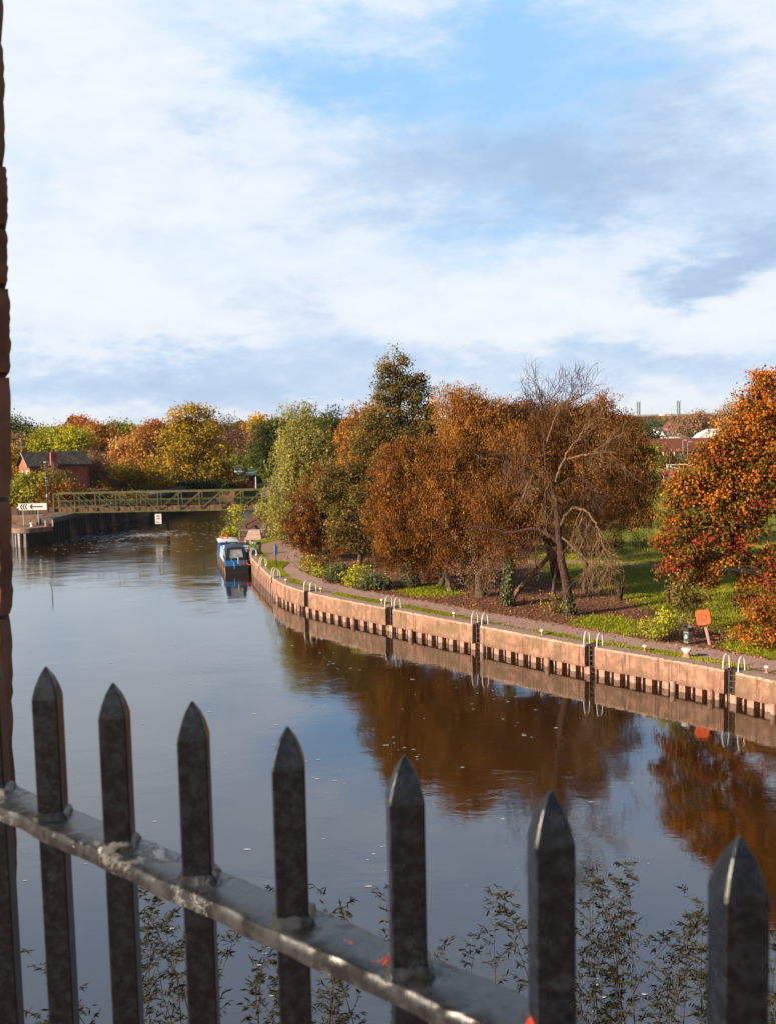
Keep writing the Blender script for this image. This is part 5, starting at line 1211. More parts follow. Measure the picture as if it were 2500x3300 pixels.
    for i in range(nC):
        if rng.random() > twigs: continue
        Lp_ = limb_pts[li[i]]; a_ = Lp_[rng.integers(max(1, len(Lp_) // 2), len(Lp_))] if len(Lp_) > 2 else Lp_[-1]
        c = CC[i]; d_ = np.linalg.norm(c - a_)
        if d_ < .3: continue
        md = (a_ + c) / 2 + A3(0, 0, d_ * .15) + rng.normal(size=3) * d_ * .08
        r0 = min(tr * .14, .012 + .012 * d_)
        mb.tube(bez(a_, md, c, 5), r0 * np.linspace(1, .3, 5), 4, cap=False); drawn.append(i)
    if style == 'weep':
        for i in drawn[::2]:
            s_ = CC[i]; ln_ = strand * sl[i, 0]
            mb.tube(np.array([s_, s_ + A3(v[i, 0] * .1, v[i, 1] * .1, -.5) * ln_, s_ + A3(v[i, 0] * .14, v[i, 1] * .14, -1) * ln_]), [.014, .011, .006], 3, cap=False)
    mb.build('trunk', bark, r_, smooth=True)
    return r_
def ivy(parent, path, rads, n, seed):          # climbing ivy on a trunk
    rng = np.random.default_rng(seed); P = np.array(path); t_ = rng.random(n) ** 1.1 * (len(P) - 1); i = np.minimum(t_.astype(int), len(P) - 2); f = (t_ - i)[:, None]
    c = P[i] * (1 - f) + P[i + 1] * f; a_ = rng.random(n) * 6.28; rr = np.interp(t_, np.arange(len(P)), rads) + rng.random(n) * .12
    nv = np.stack([np.cos(a_), np.sin(a_), np.zeros(n)], 1); leaf_mesh('ivy', c + nv * rr[:, None], .14, .13, .5 + rng.normal(size=n) * .25, L_IVY, parent, None, nv + A3(0, 0, .4), rng)
def tp(D, pts):                                 # trunk polyline through photo points at distance D
    return [pD(x, y, D + (d[0] if d else 0)) for x, y, *d in pts]
def shrub(name, label, px, py, D, wpx, hpx, leaf, seed, cover=4, lpx=2.0, stems=None, tint=.5, tv=.22, group=None, cat='shrub', asp=.7, z=None, lobes=None):
    zb = z if z is not None else QZ; b = pD(px, py, D); b[2] = zb
    ty = pD(px, py, D)[2]
    ls = lobes or [(px, py - hpx * .5, wpx * .5, hpx * .52), (px - wpx * .27, py - hpx * .35, wpx * .26, hpx * .38), (px + wpx * .27, py - hpx * .38, wpx * .26, hpx * .40)]
    return tree(name, label, tuple(b), D, ls, leaf, stems or BARK_TWIG, .05, 'bushy', seed, cover, lpx, asp, None, group, cat, None, .5, 1.0, .25, tint, tv, multi=3, kind_crown='foliage', lmin=.08)

# --- towpath trees, left to right
tree('weeping_birch', 'pale green weeping birch by the right end of the footbridge', (1003, 1716), 101,
     [(945, 1330, 28, 45), (990, 1320, 26, 30), (985, 1400, 58, 75), (935, 1410, 30, 60), (955, 1480, 62, 90), (1040, 1440, 46, 64), (1072, 1470, 30, 56), (925, 1570, 52, 90), (900, 1640, 34, 62), (985, 1590, 70, 95), (1050, 1530, 50, 80), (940, 1650, 55, 55), (1020, 1660, 40, 50), (985, 1690, 30, 28)],
     L_BIRCH, BARK_BIRCH, .26, 'weep', 1, 5.0, 2.0, .55, strand=2.3, tint=.56, tv=.16)
shrub('riverside_shrub', 'yellow green shrub leaning over the water beside the pink steps', 752, 1742, 104.5, 72, 105, L_LIME, 2, 3.0, 1.7, tint=.48, tv=.3, lobes=[(768, 1655, 20, 24), (752, 1692, 28, 32), (740, 1718, 18, 22), (776, 1685, 20, 24), (760, 1725, 28, 20)], z=.3)
shrub('landing_shrub', 'small leafy shrub hanging over the bridge abutment', 850, 1700, 113, 60, 70, L_BIRCH, 3, 5, 1.9, tint=.42, lobes=[(842, 1640, 18, 22), (868, 1660, 30, 40), (890, 1700, 26, 30)], z=1.6)
tree('round_tree', 'dark round topped tree behind the weeping birch', tuple(A3(*pD(1062, 1500, 190)[:2], 2)), 190, [(1060, 1350, 38, 28), (1040, 1390, 50, 40), (1085, 1390, 40, 40), (1065, 1440, 60, 50)], L_GREEN, BARK, .4, seed=4)
tree('copper_willow', 'bright copper willow behind the tall dark alder, left flank', (1160, 1775), 93, [(1165, 1350, 45, 50), (1125, 1400, 40, 60), (1160, 1440, 60, 80), (1210, 1330, 45, 50), (1130, 1500, 36, 60), (1200, 1420, 60, 80), (1180, 1560, 60, 80)],
     L_ORANGE, BARK, .3, 'weep', 5, 4.5, 2.0, .5, strand=0.65, tint=.42)
tree('alder', 'tall dark alder rising above all the park trees', (1287, 1830), 80,
     [(1262, 1150, 40, 26), (1245, 1178, 34, 26), (1295, 1170, 26, 20), (1270, 1205, 44, 26), (1250, 1240, 40, 26), (1305, 1235, 46, 28), (1345, 1225, 36, 24), (1360, 1255, 38, 28), (1290, 1275, 80, 30), (1235, 1285, 36, 24), (1240, 1330, 80, 38), (1330, 1320, 80, 40), (1200, 1375, 70, 44), (1290, 1390, 90, 50), (1370, 1380, 60, 46), (1390, 1430, 70, 50), (1215, 1440, 80, 54), (1310, 1450, 70, 46), (1390, 1320, 36, 30)],
     L_ALDER, BARK, .30, 'bushy', 6, 3.3, 2.0, .75, tint=.52, tv=.2, trunk=tp(80, [(1287, 1840), (1287, 1700), (1286, 1500), (1285, 1380), (1281, 1300), (1275, 1230), (1270, 1190), (1266, 1158)]), clump=.62, hollow=.2)
tree('young_alder', 'lower olive alder standing at the bend left of the rust willows', (1158, 1822), 82,
     [(1100, 1540, 70, 46), (1175, 1520, 80, 48), (1060, 1590, 50, 40), (1140, 1600, 90, 56), (1215, 1590, 46, 60), (1110, 1670, 76, 56), (1180, 1670, 70, 60), (1220, 1690, 30, 50), (1120, 1735, 60, 40), (1190, 1735, 40, 40)],
     L_ALDER, BARK, .22, 'bushy', 7, 4.2, 2.1, .75, tint=.60, tv=.2, clump=.6)
tree('brown_birch', 'brown leaved birch with white trunk beside the towpath', (1019, 1808), 85,
     [(1010, 1590, 60, 50), (970, 1640, 40, 50), (1050, 1600, 50, 60), (1000, 1680, 66, 60), (955, 1700, 30, 46), (1060, 1690, 46, 60), (1010, 1745, 60, 36), (1060, 1520, 40, 40)],
     L_RUST, BARK_BIRCH, .2, 'weep', 8, 4.6, 2.0, .5, tint=.40, tv=.17, strand=0.55, trunk=tp(85, [(1020, 1812), (1017, 1760), (1014, 1690), (1016, 1620), (1020, 1560)]))
R1 = tree('rust_willow', 'rust brown willow with thick ivy clad trunk nearest the ivy hedge', (1321, 1888), 70.5,
     [(1330, 1470, 100, 70, -3), (1270, 1540, 70, 80, -3), (1360, 1560, 110, 90, -3), (1250, 1640, 60, 80, -3), (1330, 1660, 110, 90, -3), (1420, 1650, 60, 90, -3), (1270, 1705, 70, 70, -3), (1350, 1705, 90, 70, -3), (1250, 1775, 50, 44, -3), (1300, 1785, 66, 40, -3), (1390, 1735, 60, 50, -3)],
     L_RUST, BARK, .45, 'weep', 9, 3.9, 1.85, .45, tint=.47, tv=.2, strand=0.60, trunk=tp(70.5, [(1322, 1892), (1318, 1850), (1316, 1790), (1312, 1700), (1318, 1600), (1325, 1500)]))
ivy(R1, tp(70.5, [(1322, 1888), (1318, 1850), (1316, 1790)]), [.62, .52, .5], 900, 1)
tree('golden_willow', 'tall golden brown willow crown right of the alder top', (1500, 1880), 70.5,
     [(1450, 1275, 50, 40), (1510, 1290, 60, 44), (1475, 1360, 76, 66), (1540, 1340, 70, 60), (1590, 1320, 50, 44), (1450, 1450, 70, 66), (1530, 1430, 90, 80), (1610, 1400, 60, 60), (1480, 1256, 24, 24)],
     L_ORANGE, BARK, .42, 'weep', 10, 3.9, 1.85, .45, tint=.40, tv=.22, strand=0.70)
tree('rust_willow', 'rust brown willow with a slim leaning trunk in the middle of the row', (1445, 1908), 68.5,
     [(1470, 1480, 90, 70, -2.5), (1540, 1500, 90, 76, -2.5), (1440, 1570, 90, 80, -2.5), (1530, 1600, 100, 90, -2.5), (1470, 1640, 90, 80, -2.5), (1560, 1660, 76, 80, -2.5), (1440, 1720, 60, 50, -2.5), (1500, 1730, 70, 54, -2.5), (1600, 1620, 60, 80, -2.5), (1420, 1500, 70, 70, -2), (1410, 1620, 60, 80, -3), (1600, 1520, 70, 80, -1), (1650, 1470, 60, 60, 0), (1430, 1760, 40, 40, -2.5)],
     L_RUST, BARK_PALE, .21, 'weep', 11, 3.9, 1.85, .45, tint=.50, tv=.21, strand=0.65, trunk=tp(68.5, [(1449, 1910), (1437, 1850), (1428, 1800), (1418, 1720), (1440, 1620), (1480, 1520)]))
tree('ivy_willow', 'dark trunk standing behind the slim leaning willow trunk', (1415, 1885), 73, [(1420, 1700, 60, 60), (1400, 1760, 50, 50), (1380, 1800, 40, 40)], L_RUST, BARK, .3, 'weep', 12, 3.5, 2.0, .5, tint=.42)
tree('brown_willow', 'broad brown willow at the back of the row behind the bare tree', (1800, 1860), 73,
     [(1650, 1330, 60, 46), (1710, 1320, 60, 46), (1770, 1330, 60, 50), (1840, 1330, 60, 46), (1900, 1320, 50, 40), (1690, 1410, 90, 70), (1800, 1410, 90, 70), (1890, 1390, 80, 64), (1720, 1510, 90, 70), (1830, 1500, 90, 70), (1640, 1420, 60, 70), (1660, 1540, 70, 70), (1610, 1310, 30, 30)],
     L_RUST, BARK, .45, 'weep', 13, 3.9, 1.85, .45, tint=.62, tv=.22, strand=0.70)
tree('brown_willow', 'drooping brown willow at the right end of the row above the lawn', (1930, 1795), 86,
     [(1960, 1350, 56, 44), (2010, 1380, 60, 46), (1960, 1420, 90, 60), (2040, 1440, 50, 60), (1930, 1510, 100, 70), (2020, 1520, 76, 76), (2070, 1560, 40, 70), (1900, 1590, 100, 70), (2000, 1610, 84, 66), (1830, 1600, 70, 60), (2060, 1640, 44, 50), (1940, 1290, 30, 24), (2080, 1480, 26, 50)],
     L_RUST, BARK, .22, 'weep', 14, 3.3, 1.85, .45, tint=.50, tv=.24, strand=0.75)
tree('under_willow', 'thin shaded willow boughs hanging above the dark lawn', (1880, 1800), 80, [(1870, 1670, 90, 50), (1970, 1680, 80, 46), (1780, 1660, 60, 60), (2050, 1700, 40, 36)], L_RUST, BARK, .2, 'weep', 15, 1.5, 2.0, .4, tint=.32, tv=.2, strand=1.4)
R2 = tree('ivy_willow', 'ivy wrapped trunk beside the long leaning trunk', (1633, 1962), 62.5,
     [(1640, 1560, 80, 60), (1600, 1640, 60, 70), (1690, 1620, 70, 70), (1620, 1720, 60, 50), (1560, 1600, 60, 70), (1700, 1520, 70, 50), (1670, 1700, 50, 50)],
     L_RUST, BARK, .27, 'weep', 16, 3.2, 2.0, .45, tint=.46, tv=.22, strand=1.2, trunk=tp(62.5, [(1634, 1964), (1632, 1900), (1640, 1820), (1648, 1740), (1662, 1640), (1672, 1560), (1690, 1480)]))
ivy(R2, tp(62.5, [(1634, 1962), (1632, 1900), (1640, 1820), (1648, 1750)]), [.36, .30, .30, .2], 1300, 2)
tree('twiggy_willow', 'grey twiggy willow trunk with drooping tangle left of the ivy trunk', (1547, 1920), 66, [(1540, 1740, 50, 50), (1560, 1790, 60, 50), (1520, 1800, 46, 50), (1550, 1850, 44, 36), (1500, 1700, 50, 60)], L_PINK, BARK, .33, 'weep', 17, 2.0, 1.9, .4, tint=.40, tv=.2, strand=.8,
     trunk=tp(66, [(1549, 1922), (1540, 1870), (1538, 1800), (1545, 1720)]))

# --- bare tree with twisting boughs
DBT = 59.0
bt = thing('bare_tree', tuple(pz(1835, 1986, QZ)), 'leafless twisting tree with a reddish trunk in front of the willows', 'tree')
Z5 = lambda x, y: (1500 + x / 2.394, 1100 + y / 2.394)
rng = np.random.default_rng(21)
tw_dark, tw_pale = MB(), MB()
def limb(pts, r0, r1, mb, dd=0, k=7):
    P = []; n = len(pts)
    for i, (x, y) in enumerate(pts):
        X_, Y_ = Z5(x, y); P.append(pD(X_, Y_, DBT + dd * i / max(1, n - 1)))
    P = np.array(P); t0 = np.arange(n); t1 = np.linspace(0, n - 1, n * 4)
    C_ = np.stack([np.interp(t1, t0, P[:, j]) for j in range(3)], 1)
    for _ in range(2): C_[1:-1] = (C_[:-2] + C_[1:-1] * 2 + C_[2:]) / 4
    C_[1:-1] += rng.normal(size=(len(C_) - 2, 3)) * .03
    mb.tube(C_, np.linspace(r0, r1, len(C_)), k, cap=False); return C_
def twig(p, d, l, r, depth, mb, droop=0.0, spread=.55, up=0.0):
    n = 5; P = [p]; dd_ = d / np.linalg.norm(d)
    for i in range(n):
        dd_ = dd_ + rng.normal(size=3) * .16 + A3(0, 0, up - droop) * .25; dd_ /= np.linalg.norm(dd_); P.append(P[-1] + dd_ * l / n)
    mb.tube(np.array(P), np.linspace(r, max(.007, r * .55), n + 1), 4 if r > .02 else 3, cap=False)
    if depth > 0:
        for i in range(1, n + 1):
            for q_ in range(1 if i < n else 2):
                if rng.random() < .84:
                    a_ = dd_ * .75 + rng.normal(size=3) * spread; twig(P[i], a_, l * (.5 + .3 * rng.random()), max(.0075, r * .58), depth - 1, mb, droop, spread, up)
TR = limb([(806, 2128), (795, 2020), (775, 1880), (745, 1740), (725, 1600), (715, 1450), (708, 1340)], .33, .17, tw_dark, 0, 10)
U1 = limb([(708, 1340), (690, 1200), (650, 1080), (612, 960), (608, 850), (598, 720), (585, 600), (592, 470)], .115, .02, tw_dark, 3)
U2 = limb([(690, 1085), (735, 960), (795, 830), (880, 740), (925, 640)], .09, .03, tw_pale, -1)
U3 = limb([(722, 980), (790, 910), (870, 885), (960, 870), (1060, 850), (1150, 862)], .085, .025, tw_pale, -2)
U4 = limb([(960, 870), (1040, 810), (1130, 745)], .04, .02, tw_pale, -2)
U5 = limb([(625, 780), (680, 600), (720, 530), (800, 480), (880, 430), (925, 390)], .05, .02, tw_pale, 2)
D1 = limb([(718, 1560), (640, 1490), (540, 1445), (440, 1460), (330, 1472), (150, 1440), (10, 1425)], .13, .04, tw_dark, 1)
D2 = limb([(715, 1440), (770, 1340), (832, 1278), (920, 1300), (985, 1370), (1025, 1470), (1055, 1580), (1110, 1640), (1190, 1665)], .10, .03, tw_pale, -3)
D3 = limb([(655, 1090), (620, 1140), (600, 1220), (585, 1290)], .05, .02, tw_pale, -2)
D4 = limb([(600, 950), (540, 985), (500, 1040), (470, 1130)], .05, .02, tw_dark, -2)
D5 = limb([(690, 1120), (800, 1060), (930, 1030), (1060, 1010)], .06, .02, tw_dark, -1)
D6 = limb([(710, 1380), (780, 1260), (820, 1210)], .09, .04, tw_dark, 2)
D7 = limb([(715, 1500), (800, 1560), (880, 1640), (960, 1720), (1030, 1760)], .07, .02, tw_pale, -2)
D8 = limb([(600, 880), (500, 900), (400, 880), (280, 770)], .06, .02, tw_dark, 1)
D9 = limb([(800, 1270), (960, 1200), (1100, 1220), (1200, 1130)], .05, .02, tw_dark, 1)
def fan(C_, i0, n, l, r, depth, mb, dirf, droop=0, spread=.5, up=0):
    for q_ in range(n):
        i = int(i0 + (len(C_) - 1 - i0) * (q_ + .5) / n); twig(C_[i], dirf(q_ / max(1, n - 1)), l * (.75 + .5 * rng.random()), r, depth, mb, droop, spread, up)
fan(U1, 22, 9, 1.5, .018, 2, tw_dark, lambda t_: A3(rng.normal() * .55, rng.normal() * .4, 1), 0, .42, .12)
fan(U1, 28, 7, 1.7, .017, 2, tw_dark, lambda t_: A3((t_ - .5) * 2.6, rng.normal() * .3, 1), 0, .38, .12)
fan(U5, 6, 8, 1.25, .02, 2, tw_dark, lambda t_: A3(rng.normal() * .5 + .3, rng.normal() * .3, 1), 0, .4, .1)
fan(U2, 8, 5, 1.2, .02, 2, tw_pale, lambda t_: A3(.6 + rng.normal() * .5, rng.normal() * .4, .6))
fan(U3, 8, 7, 1.2, .02, 2, tw_pale, lambda t_: A3(.6, rng.normal() * .6, rng.normal() * .7), .25)
fan(U4, 3, 4, 1.0, .018, 2, tw_pale, lambda t_: A3(1, rng.normal() * .5, .5))
fan(D1, 6, 9, 1.3, .022, 2, tw_dark, lambda t_: A3(rng.normal() * .6 - .3, rng.normal() * .5, -.4 + rng.normal() * .5), .35)
fan(D2, 12, 11, 1.15, .022, 2, tw_pale, lambda t_: A3(rng.normal() * .7, rng.normal() * .5, -.8), .3, .55)
fan(D2, 10, 5, 1.9, .03, 2, tw_pale, lambda t_: A3(-.15 + rng.normal() * .3, rng.normal() * .3, -1), .4, .45)
fan(D3, 2, 6, 1.0, .02, 2, tw_pale, lambda t_: A3(rng.normal() * .4, -.2, -1), .6)
fan(D4, 3, 7, 1.1, .02, 2, tw_pale, lambda t_: A3(rng.normal() * .5 - .3, -.2, -1), .5)
fan(D5, 3, 6, 1.2, .02, 2, tw_dark, lambda t_: A3(.7, rng.normal() * .5, -.2 + rng.normal() * .5), .3)
fan(D7, 4, 9, 1.1, .02, 2, tw_pale, lambda t_: A3(.4 + rng.normal() * .4, rng.normal() * .4, -.8), .4)
fan(D8, 3, 8, 1.3, .02, 2, tw_dark, lambda t_: A3(-.5 + rng.normal() * .4, rng.normal() * .4, -.2 + rng.normal() * .6), .3)
fan(D9, 3, 8, 1.2, .018, 2, tw_dark, lambda t_: A3(.3 + rng.normal() * .4, rng.normal() * .4, -.4 + rng.normal() * .5), .3)
tw_dark.build('trunk', BARK_RED, bt, smooth=True); tw_pale.build('bough', BARK_TWIG, bt, smooth=True)
ivy(bt, TR[:8], [.36, .33, .31, .3, .29, .28, .27, .26], 330, 3)
lr = np.random.default_rng(8)
lp = np.concatenate([c[lr.integers(4, len(c), 140)] + lr.normal(size=(140, 3)) * .5 for c in (U3, D1, D8, D5, D9)]); leaf_mesh('crown', lp, .12, .06, .5 + lr.normal(size=len(lp)) * .2, L_RUST, bt, None, None, lr)
# leaning trunk
ln = thing('leaning_tree', tuple(pz(1638, 1940, QZ)), 'long bare trunk leaning from the ivy trunk up to the right', 'tree')
mb = MB(); LPT = np.array(tp(63.5, [(1636, 1944), (1680, 1890), (1730, 1835), (1775, 1785), (1800, 1745)])); mb.tube(LPT, [.21, .18, .16, .14, .08], 8, cap=False)
rng = np.random.default_rng(31)
for i in (2, 3, 4):
    for q_ in range(3): twig(LPT[i], A3(rng.normal() * .6, rng.normal() * .6, .6), 1.2, .03, 2, mb, .1)
mb.build('trunk', BARK_TWIG, ln, smooth=True)
tree('fine_willow', 'fine drooping russet twigs and leaves hanging around the bare tree', (1905, 1880), 67, [(1700, 1400, 70, 60), (1790, 1420, 80, 60), (1870, 1470, 80, 60), (1720, 1500, 80, 60), (1940, 1540, 90, 60), (1830, 1560, 90, 60), (1750, 1600, 60, 50), (1960, 1630, 70, 50), (1680, 1580, 50, 60), (1990, 1450, 50, 50), (1890, 1380, 60, 40), (2020, 1540, 50, 60), (1780, 1340, 70, 40), (1700, 1660, 60, 40), (1860, 1650, 60, 40)], L_RUST, BARK_TWIG, .14, 'weep', 57, 2.4, 1.75, .4, tint=.42, tv=.25, strand=1.0, twigs=.9, cat='tree')
tree('thicket', 'dark bare thicket under the drooping brown willow at the lawn path', (1900, 1795), 86, [(1850, 1745, 50, 40), (1910, 1755, 50, 36), (1965, 1760, 40, 30), (1800, 1750, 40, 36)], L_ALDER, BARK, .1, 'bushy', 19, 2.2, 1.9, .5, tint=.2, multi=4, cat='hedge', kind_crown='foliage')
tree('slim_tree', 'short slim dark trunk between the leaning trunk and the bare tree', (1782, 1915), 65, [(1790, 1790, 26, 30), (1780, 1750, 40, 30), (1810, 1760, 30, 30)], L_ALDER, BARK, .13, 'bushy', 18, 1.5, 2.0, trunk=tp(65, [(1781, 1920), (1783, 1880), (1790, 1840), (1795, 1790)]))

# --- the orange maple on the right
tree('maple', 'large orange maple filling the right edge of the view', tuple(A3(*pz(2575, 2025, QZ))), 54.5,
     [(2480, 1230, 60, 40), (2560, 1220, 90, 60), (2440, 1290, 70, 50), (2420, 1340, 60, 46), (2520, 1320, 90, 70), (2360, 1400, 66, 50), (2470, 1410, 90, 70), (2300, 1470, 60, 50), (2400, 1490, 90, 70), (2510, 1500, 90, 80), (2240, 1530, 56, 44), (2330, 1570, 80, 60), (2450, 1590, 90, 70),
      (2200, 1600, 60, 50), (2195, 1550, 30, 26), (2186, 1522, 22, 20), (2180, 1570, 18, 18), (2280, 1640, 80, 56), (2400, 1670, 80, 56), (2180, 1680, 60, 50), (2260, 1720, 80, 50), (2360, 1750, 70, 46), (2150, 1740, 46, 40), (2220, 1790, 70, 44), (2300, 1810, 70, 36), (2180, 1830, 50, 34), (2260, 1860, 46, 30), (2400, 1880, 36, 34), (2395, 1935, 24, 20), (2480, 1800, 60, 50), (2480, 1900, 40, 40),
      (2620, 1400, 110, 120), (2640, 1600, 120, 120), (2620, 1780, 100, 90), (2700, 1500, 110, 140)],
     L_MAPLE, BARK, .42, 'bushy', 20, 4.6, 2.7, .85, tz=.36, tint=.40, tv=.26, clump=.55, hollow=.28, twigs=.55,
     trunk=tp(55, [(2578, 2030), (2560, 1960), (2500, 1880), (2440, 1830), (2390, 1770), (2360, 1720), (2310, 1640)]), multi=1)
tree('understorey_shrub', 'leafy multi stemmed shrub with pale stems behind the orange lifebuoy', (2215, 1990), 53.5, [(2185, 1905, 30, 26), (2225, 1890, 40, 36), (2250, 1925, 30, 30), (2205, 1940, 30, 26)], L_ALDER, BARK_PALE, .06, 'bushy', 22, 3.0, 2.6, .8, tint=.62, tv=.25, multi=4, cat='shrub', kind_crown='foliage')
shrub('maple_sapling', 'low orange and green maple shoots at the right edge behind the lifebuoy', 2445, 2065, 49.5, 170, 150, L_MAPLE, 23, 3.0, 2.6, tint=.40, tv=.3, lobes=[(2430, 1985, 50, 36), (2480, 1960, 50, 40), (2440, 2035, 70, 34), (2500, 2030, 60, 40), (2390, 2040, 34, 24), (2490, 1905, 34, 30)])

# --- shrubs along the towpath
shrub('yellow_shrub', 'yellow leaved shrub left of the litter bin', 2108, 2056, 51.8, 120, 80, L_LIME, 24, 2.3, 2.1, tint=.52, tv=.3, lobes=[(2085, 2005, 30, 28), (2130, 2000, 36, 30), (2110, 2030, 50, 26), (2155, 1990, 26, 26)])
def stub(px, py, wpx, hpx, label, seed, bark=BARK_TWIG, n=26):
    b = pz(px, py, QZ); D_ = b[1]; k = D_ / FPX; rng_ = np.random.default_rng(seed); r_ = thing('pollarded_shrub', tuple(b), label, 'shrub', 'pollarded shrub stumps on the lawn edge'); mb = MB()
    for i in range(n):
        a_ = rng_.random() * 6.28; rr = rng_.random() ** .5; tipx = wpx * k * .5 * rr; h = hpx * k * (.75 + .3 * rng_.random())
        b0 = b + A3(math.cos(a_) * tipx * .45, math.sin(a_) * tipx * .45, -.05); t1 = b + A3(math.cos(a_) * tipx, math.sin(a_) * tipx, h)
        mb.tube(wiggle(bez(b0, (b0 + t1) / 2 + rng_.normal(size=3) * .04, t1, 5), .02, rng_), np.array([.05, .04, .035, .04, .05]) * (.7 + .5 * rng_.random()), 5)
        for q_ in range(4):
            mb.tube([t1 - A3(0, 0, .1 * rng_.random()), t1 + rng_.normal(size=3) * A3(.12, .12, .08) + A3(0, 0, .1)], [.02, .008], 3, cap=False)
    mb.build('stem', bark, r_, smooth=True); return r_
stub(1892, 1912, 40, 46, 'broad brown pollarded stump nearest the bare tree', 1); stub(1996, 1935, 30, 50, 'dark narrow pollarded stump alone on the lawn', 2, BARK); stub(2155, 1950, 30, 62, 'tall forked pollarded stump under the maple edge', 3, BARK_TWIG, 14)
def stems(px, py, wpx, hpx, label, seed, mat, n=60, name='stem_clump', leafm=None, nl=0, z=None, D=None):
    b = pz(px, py, QZ) if D is None else A3(*pD(px, py, D)[:2], z); k = b[1] / FPX; rng_ = np.random.default_rng(seed); r_ = thing(name, tuple(b), label, 'shrub'); mb = MB(); tips = []
    for i in range(n):
        x0 = rng_.normal() * wpx * k * .2; y0 = rng_.normal() * wpx * k * .14; h = hpx * k * (.55 + .5 * rng_.random()); ll = rng_.normal() * .18
        b0 = b + A3(x0, y0, -.05); t1 = b0 + A3(x0 * .8 + ll * h, y0 * .8 + rng_.normal() * .1 * h, h); P_ = bez(b0, (b0 + t1) / 2 + A3(-ll * .2, 0, .05 * h), t1, 5)
        mb.tube(P_, np.linspace(.018, .006, 5), 3, cap=False); tips.append(P_)
        for q_ in range(2): mb.tube([P_[2 + q_], P_[2 + q_] + A3(rng_.normal() * .12, rng_.normal() * .12, .22) * h * .9], [.009, .005], 3, cap=False)
    mb.build('stem', mat, r_)
    if nl:
        T = np.concatenate(tips); i = rng_.integers(0, len(T), nl); leaf_mesh('foliage', T[i] + rng_.normal(size=(nl, 3)) * .12, .12, .08, .6 + rng_.normal(size=nl) * .2, leafm, r_, None, None, rng_)
    return r_
stems(1792, 1975, 90, 56, 'thin reddish stems with a few yellow leaves at the foot of the bare tree', 5, BARK_TWIG, 46, leafm=L_LIME, nl=260)
stems(2160, 2045, 80, 66, 'bunch of upright tan stems behind the yellow shrub', 6, BARK_PALE, 60, leafm=L_LIME, nl=160)
stems(1690, 1948, 50, 26, 'sparse dark stems in the leaf litter between ivy trunk and bare tree', 7, BARK_TWIG, 20)
stems(1035, 1842, 110, 56, 'reddish dogwood stems beside the towpath bend', 8, L_DOGWOOD if False else BARK_TWIG, 120, leafm=L_RED, nl=600)
shrub('ivy_hedge', 'grey green ivy mound at the right end of the hedge', 1205, 1912, 69.8, 84, 76, L_IVY, 25, 4.5, 2.0, tint=.62)
shrub('ivy_hedge', 'yellow green bush between the two dark ivy mounds', 1152, 1898, 71, 70, 76, L_LIME, 26, 4.5, 2.0, tint=.58)
shrub('ivy_hedge', 'dark ivy mound with a stump on the left of the yellow green bush', 1098, 1882, 73, 70, 70, L_IVY, 27, 4.5, 2.0, tint=.5)
shrub('ivy_hedge', 'low pale green bush at the left end of the ivy hedge', 1045, 1868, 76, 90, 42, L_HEDGE, 28, 4.5, 2.0, tint=.45)
shrub('bend_shrub', 'yellow green bush on the inside of the towpath bend', 1008, 1842, 79.5, 60, 50, L_LIME, 29, 4.5, 2.0, tint=.6)
tree('dogwood_hedge', 'reddish brown twiggy hedge behind the white birch trunk', (1075, 1795), 90, [(1005, 1775, 30, 26), (1050, 1765, 40, 34), (1100, 1765, 40, 34), (1150, 1770, 36, 28), (1200, 1772, 40, 28)], L_RED, BARK_TWIG, .05, 'bushy', 30, 4, 2.0, .25, tint=.38, multi=4, cat='hedge', kind_crown='foliage')
tree('back_hedge', 'dark evergreen hedge closing the view below the willows', tuple(A3(*pD(1500, 1780, 100)[:2], QZ)), 100, [(x, 1752 + 8 * math.sin(x), 50, 36) for x in range(1240, 1860, 60)], L_GREEN, BARK, .08, 'bushy', 31, 3.5, 2.0, .7, tint=.3, multi=4, cat='hedge', kind_crown='foliage')
def stump(px, py, hpx, r0, label, seed):
    b = pz(px, py, QZ); h = hpx * b[1] / FPX; r_ = thing('ivy_stump', tuple(b), label, 'tree stump', 'ivy covered stumps'); MB().tube([b - A3(0, 0, .1), b + A3(.02, 0, h)], [r0, r0 * .8], 9).build('stump', BARK, r_, smooth=True); ivy(r_, [b, b + A3(0, 0, h * .6), b + A3(.02, 0, h)], [r0, r0 * .9, r0 * .85], 420, seed)
stump(1052, 1812, 50, .24, 'ivy covered stump beside the white birch trunk', 41); stump(1188, 1830, 24, .2, 'small dark stump in the leaf litter behind the ivy hedge', 42); stump(1098, 1870, 50, .24, 'dark broken stump rising out of the ivy mound', 43)

# --- far bank trees, left to right
def far(name, label, px, D, lobes, leaf, seed, bark=BARK, tr=.3, z=2.6, cover=4.2, **kw):
    b = pD(px, 1500, D); return tree(name, label, (b[0], b[1], z), D, lobes, leaf, bark, tr, kw.pop('style', 'bushy'), seed, cover, kw.pop('lpx', 2.1), kw.pop('asp', .7), twigs=kw.pop('twigs', .4), **kw)
far('dark_tree', 'grey green tree top beside the stone pier', 55, 205, [(60, 1362, 44, 26), (40, 1390, 40, 36), (85, 1385, 40, 34), (60, 1430, 60, 44), (20, 1440, 40, 60)], L_GREEN, 50, tint=.6)
far('thin_tree', 'pinkish brown tree under the grey green tree top', 45, 185, [(50, 1430, 50, 34), (90, 1440, 40, 40), (30, 1480, 40, 50)], L_PINK, 51, cover=3)
far('gold_tree', 'dull gold tree between the stone pier and the brick house', 35, 176, [(35, 1490, 34, 50), (55, 1530, 34, 50), (20, 1560, 40, 50), (70, 1470, 26, 36)], L_YELLOW, 52, tint=0.47)
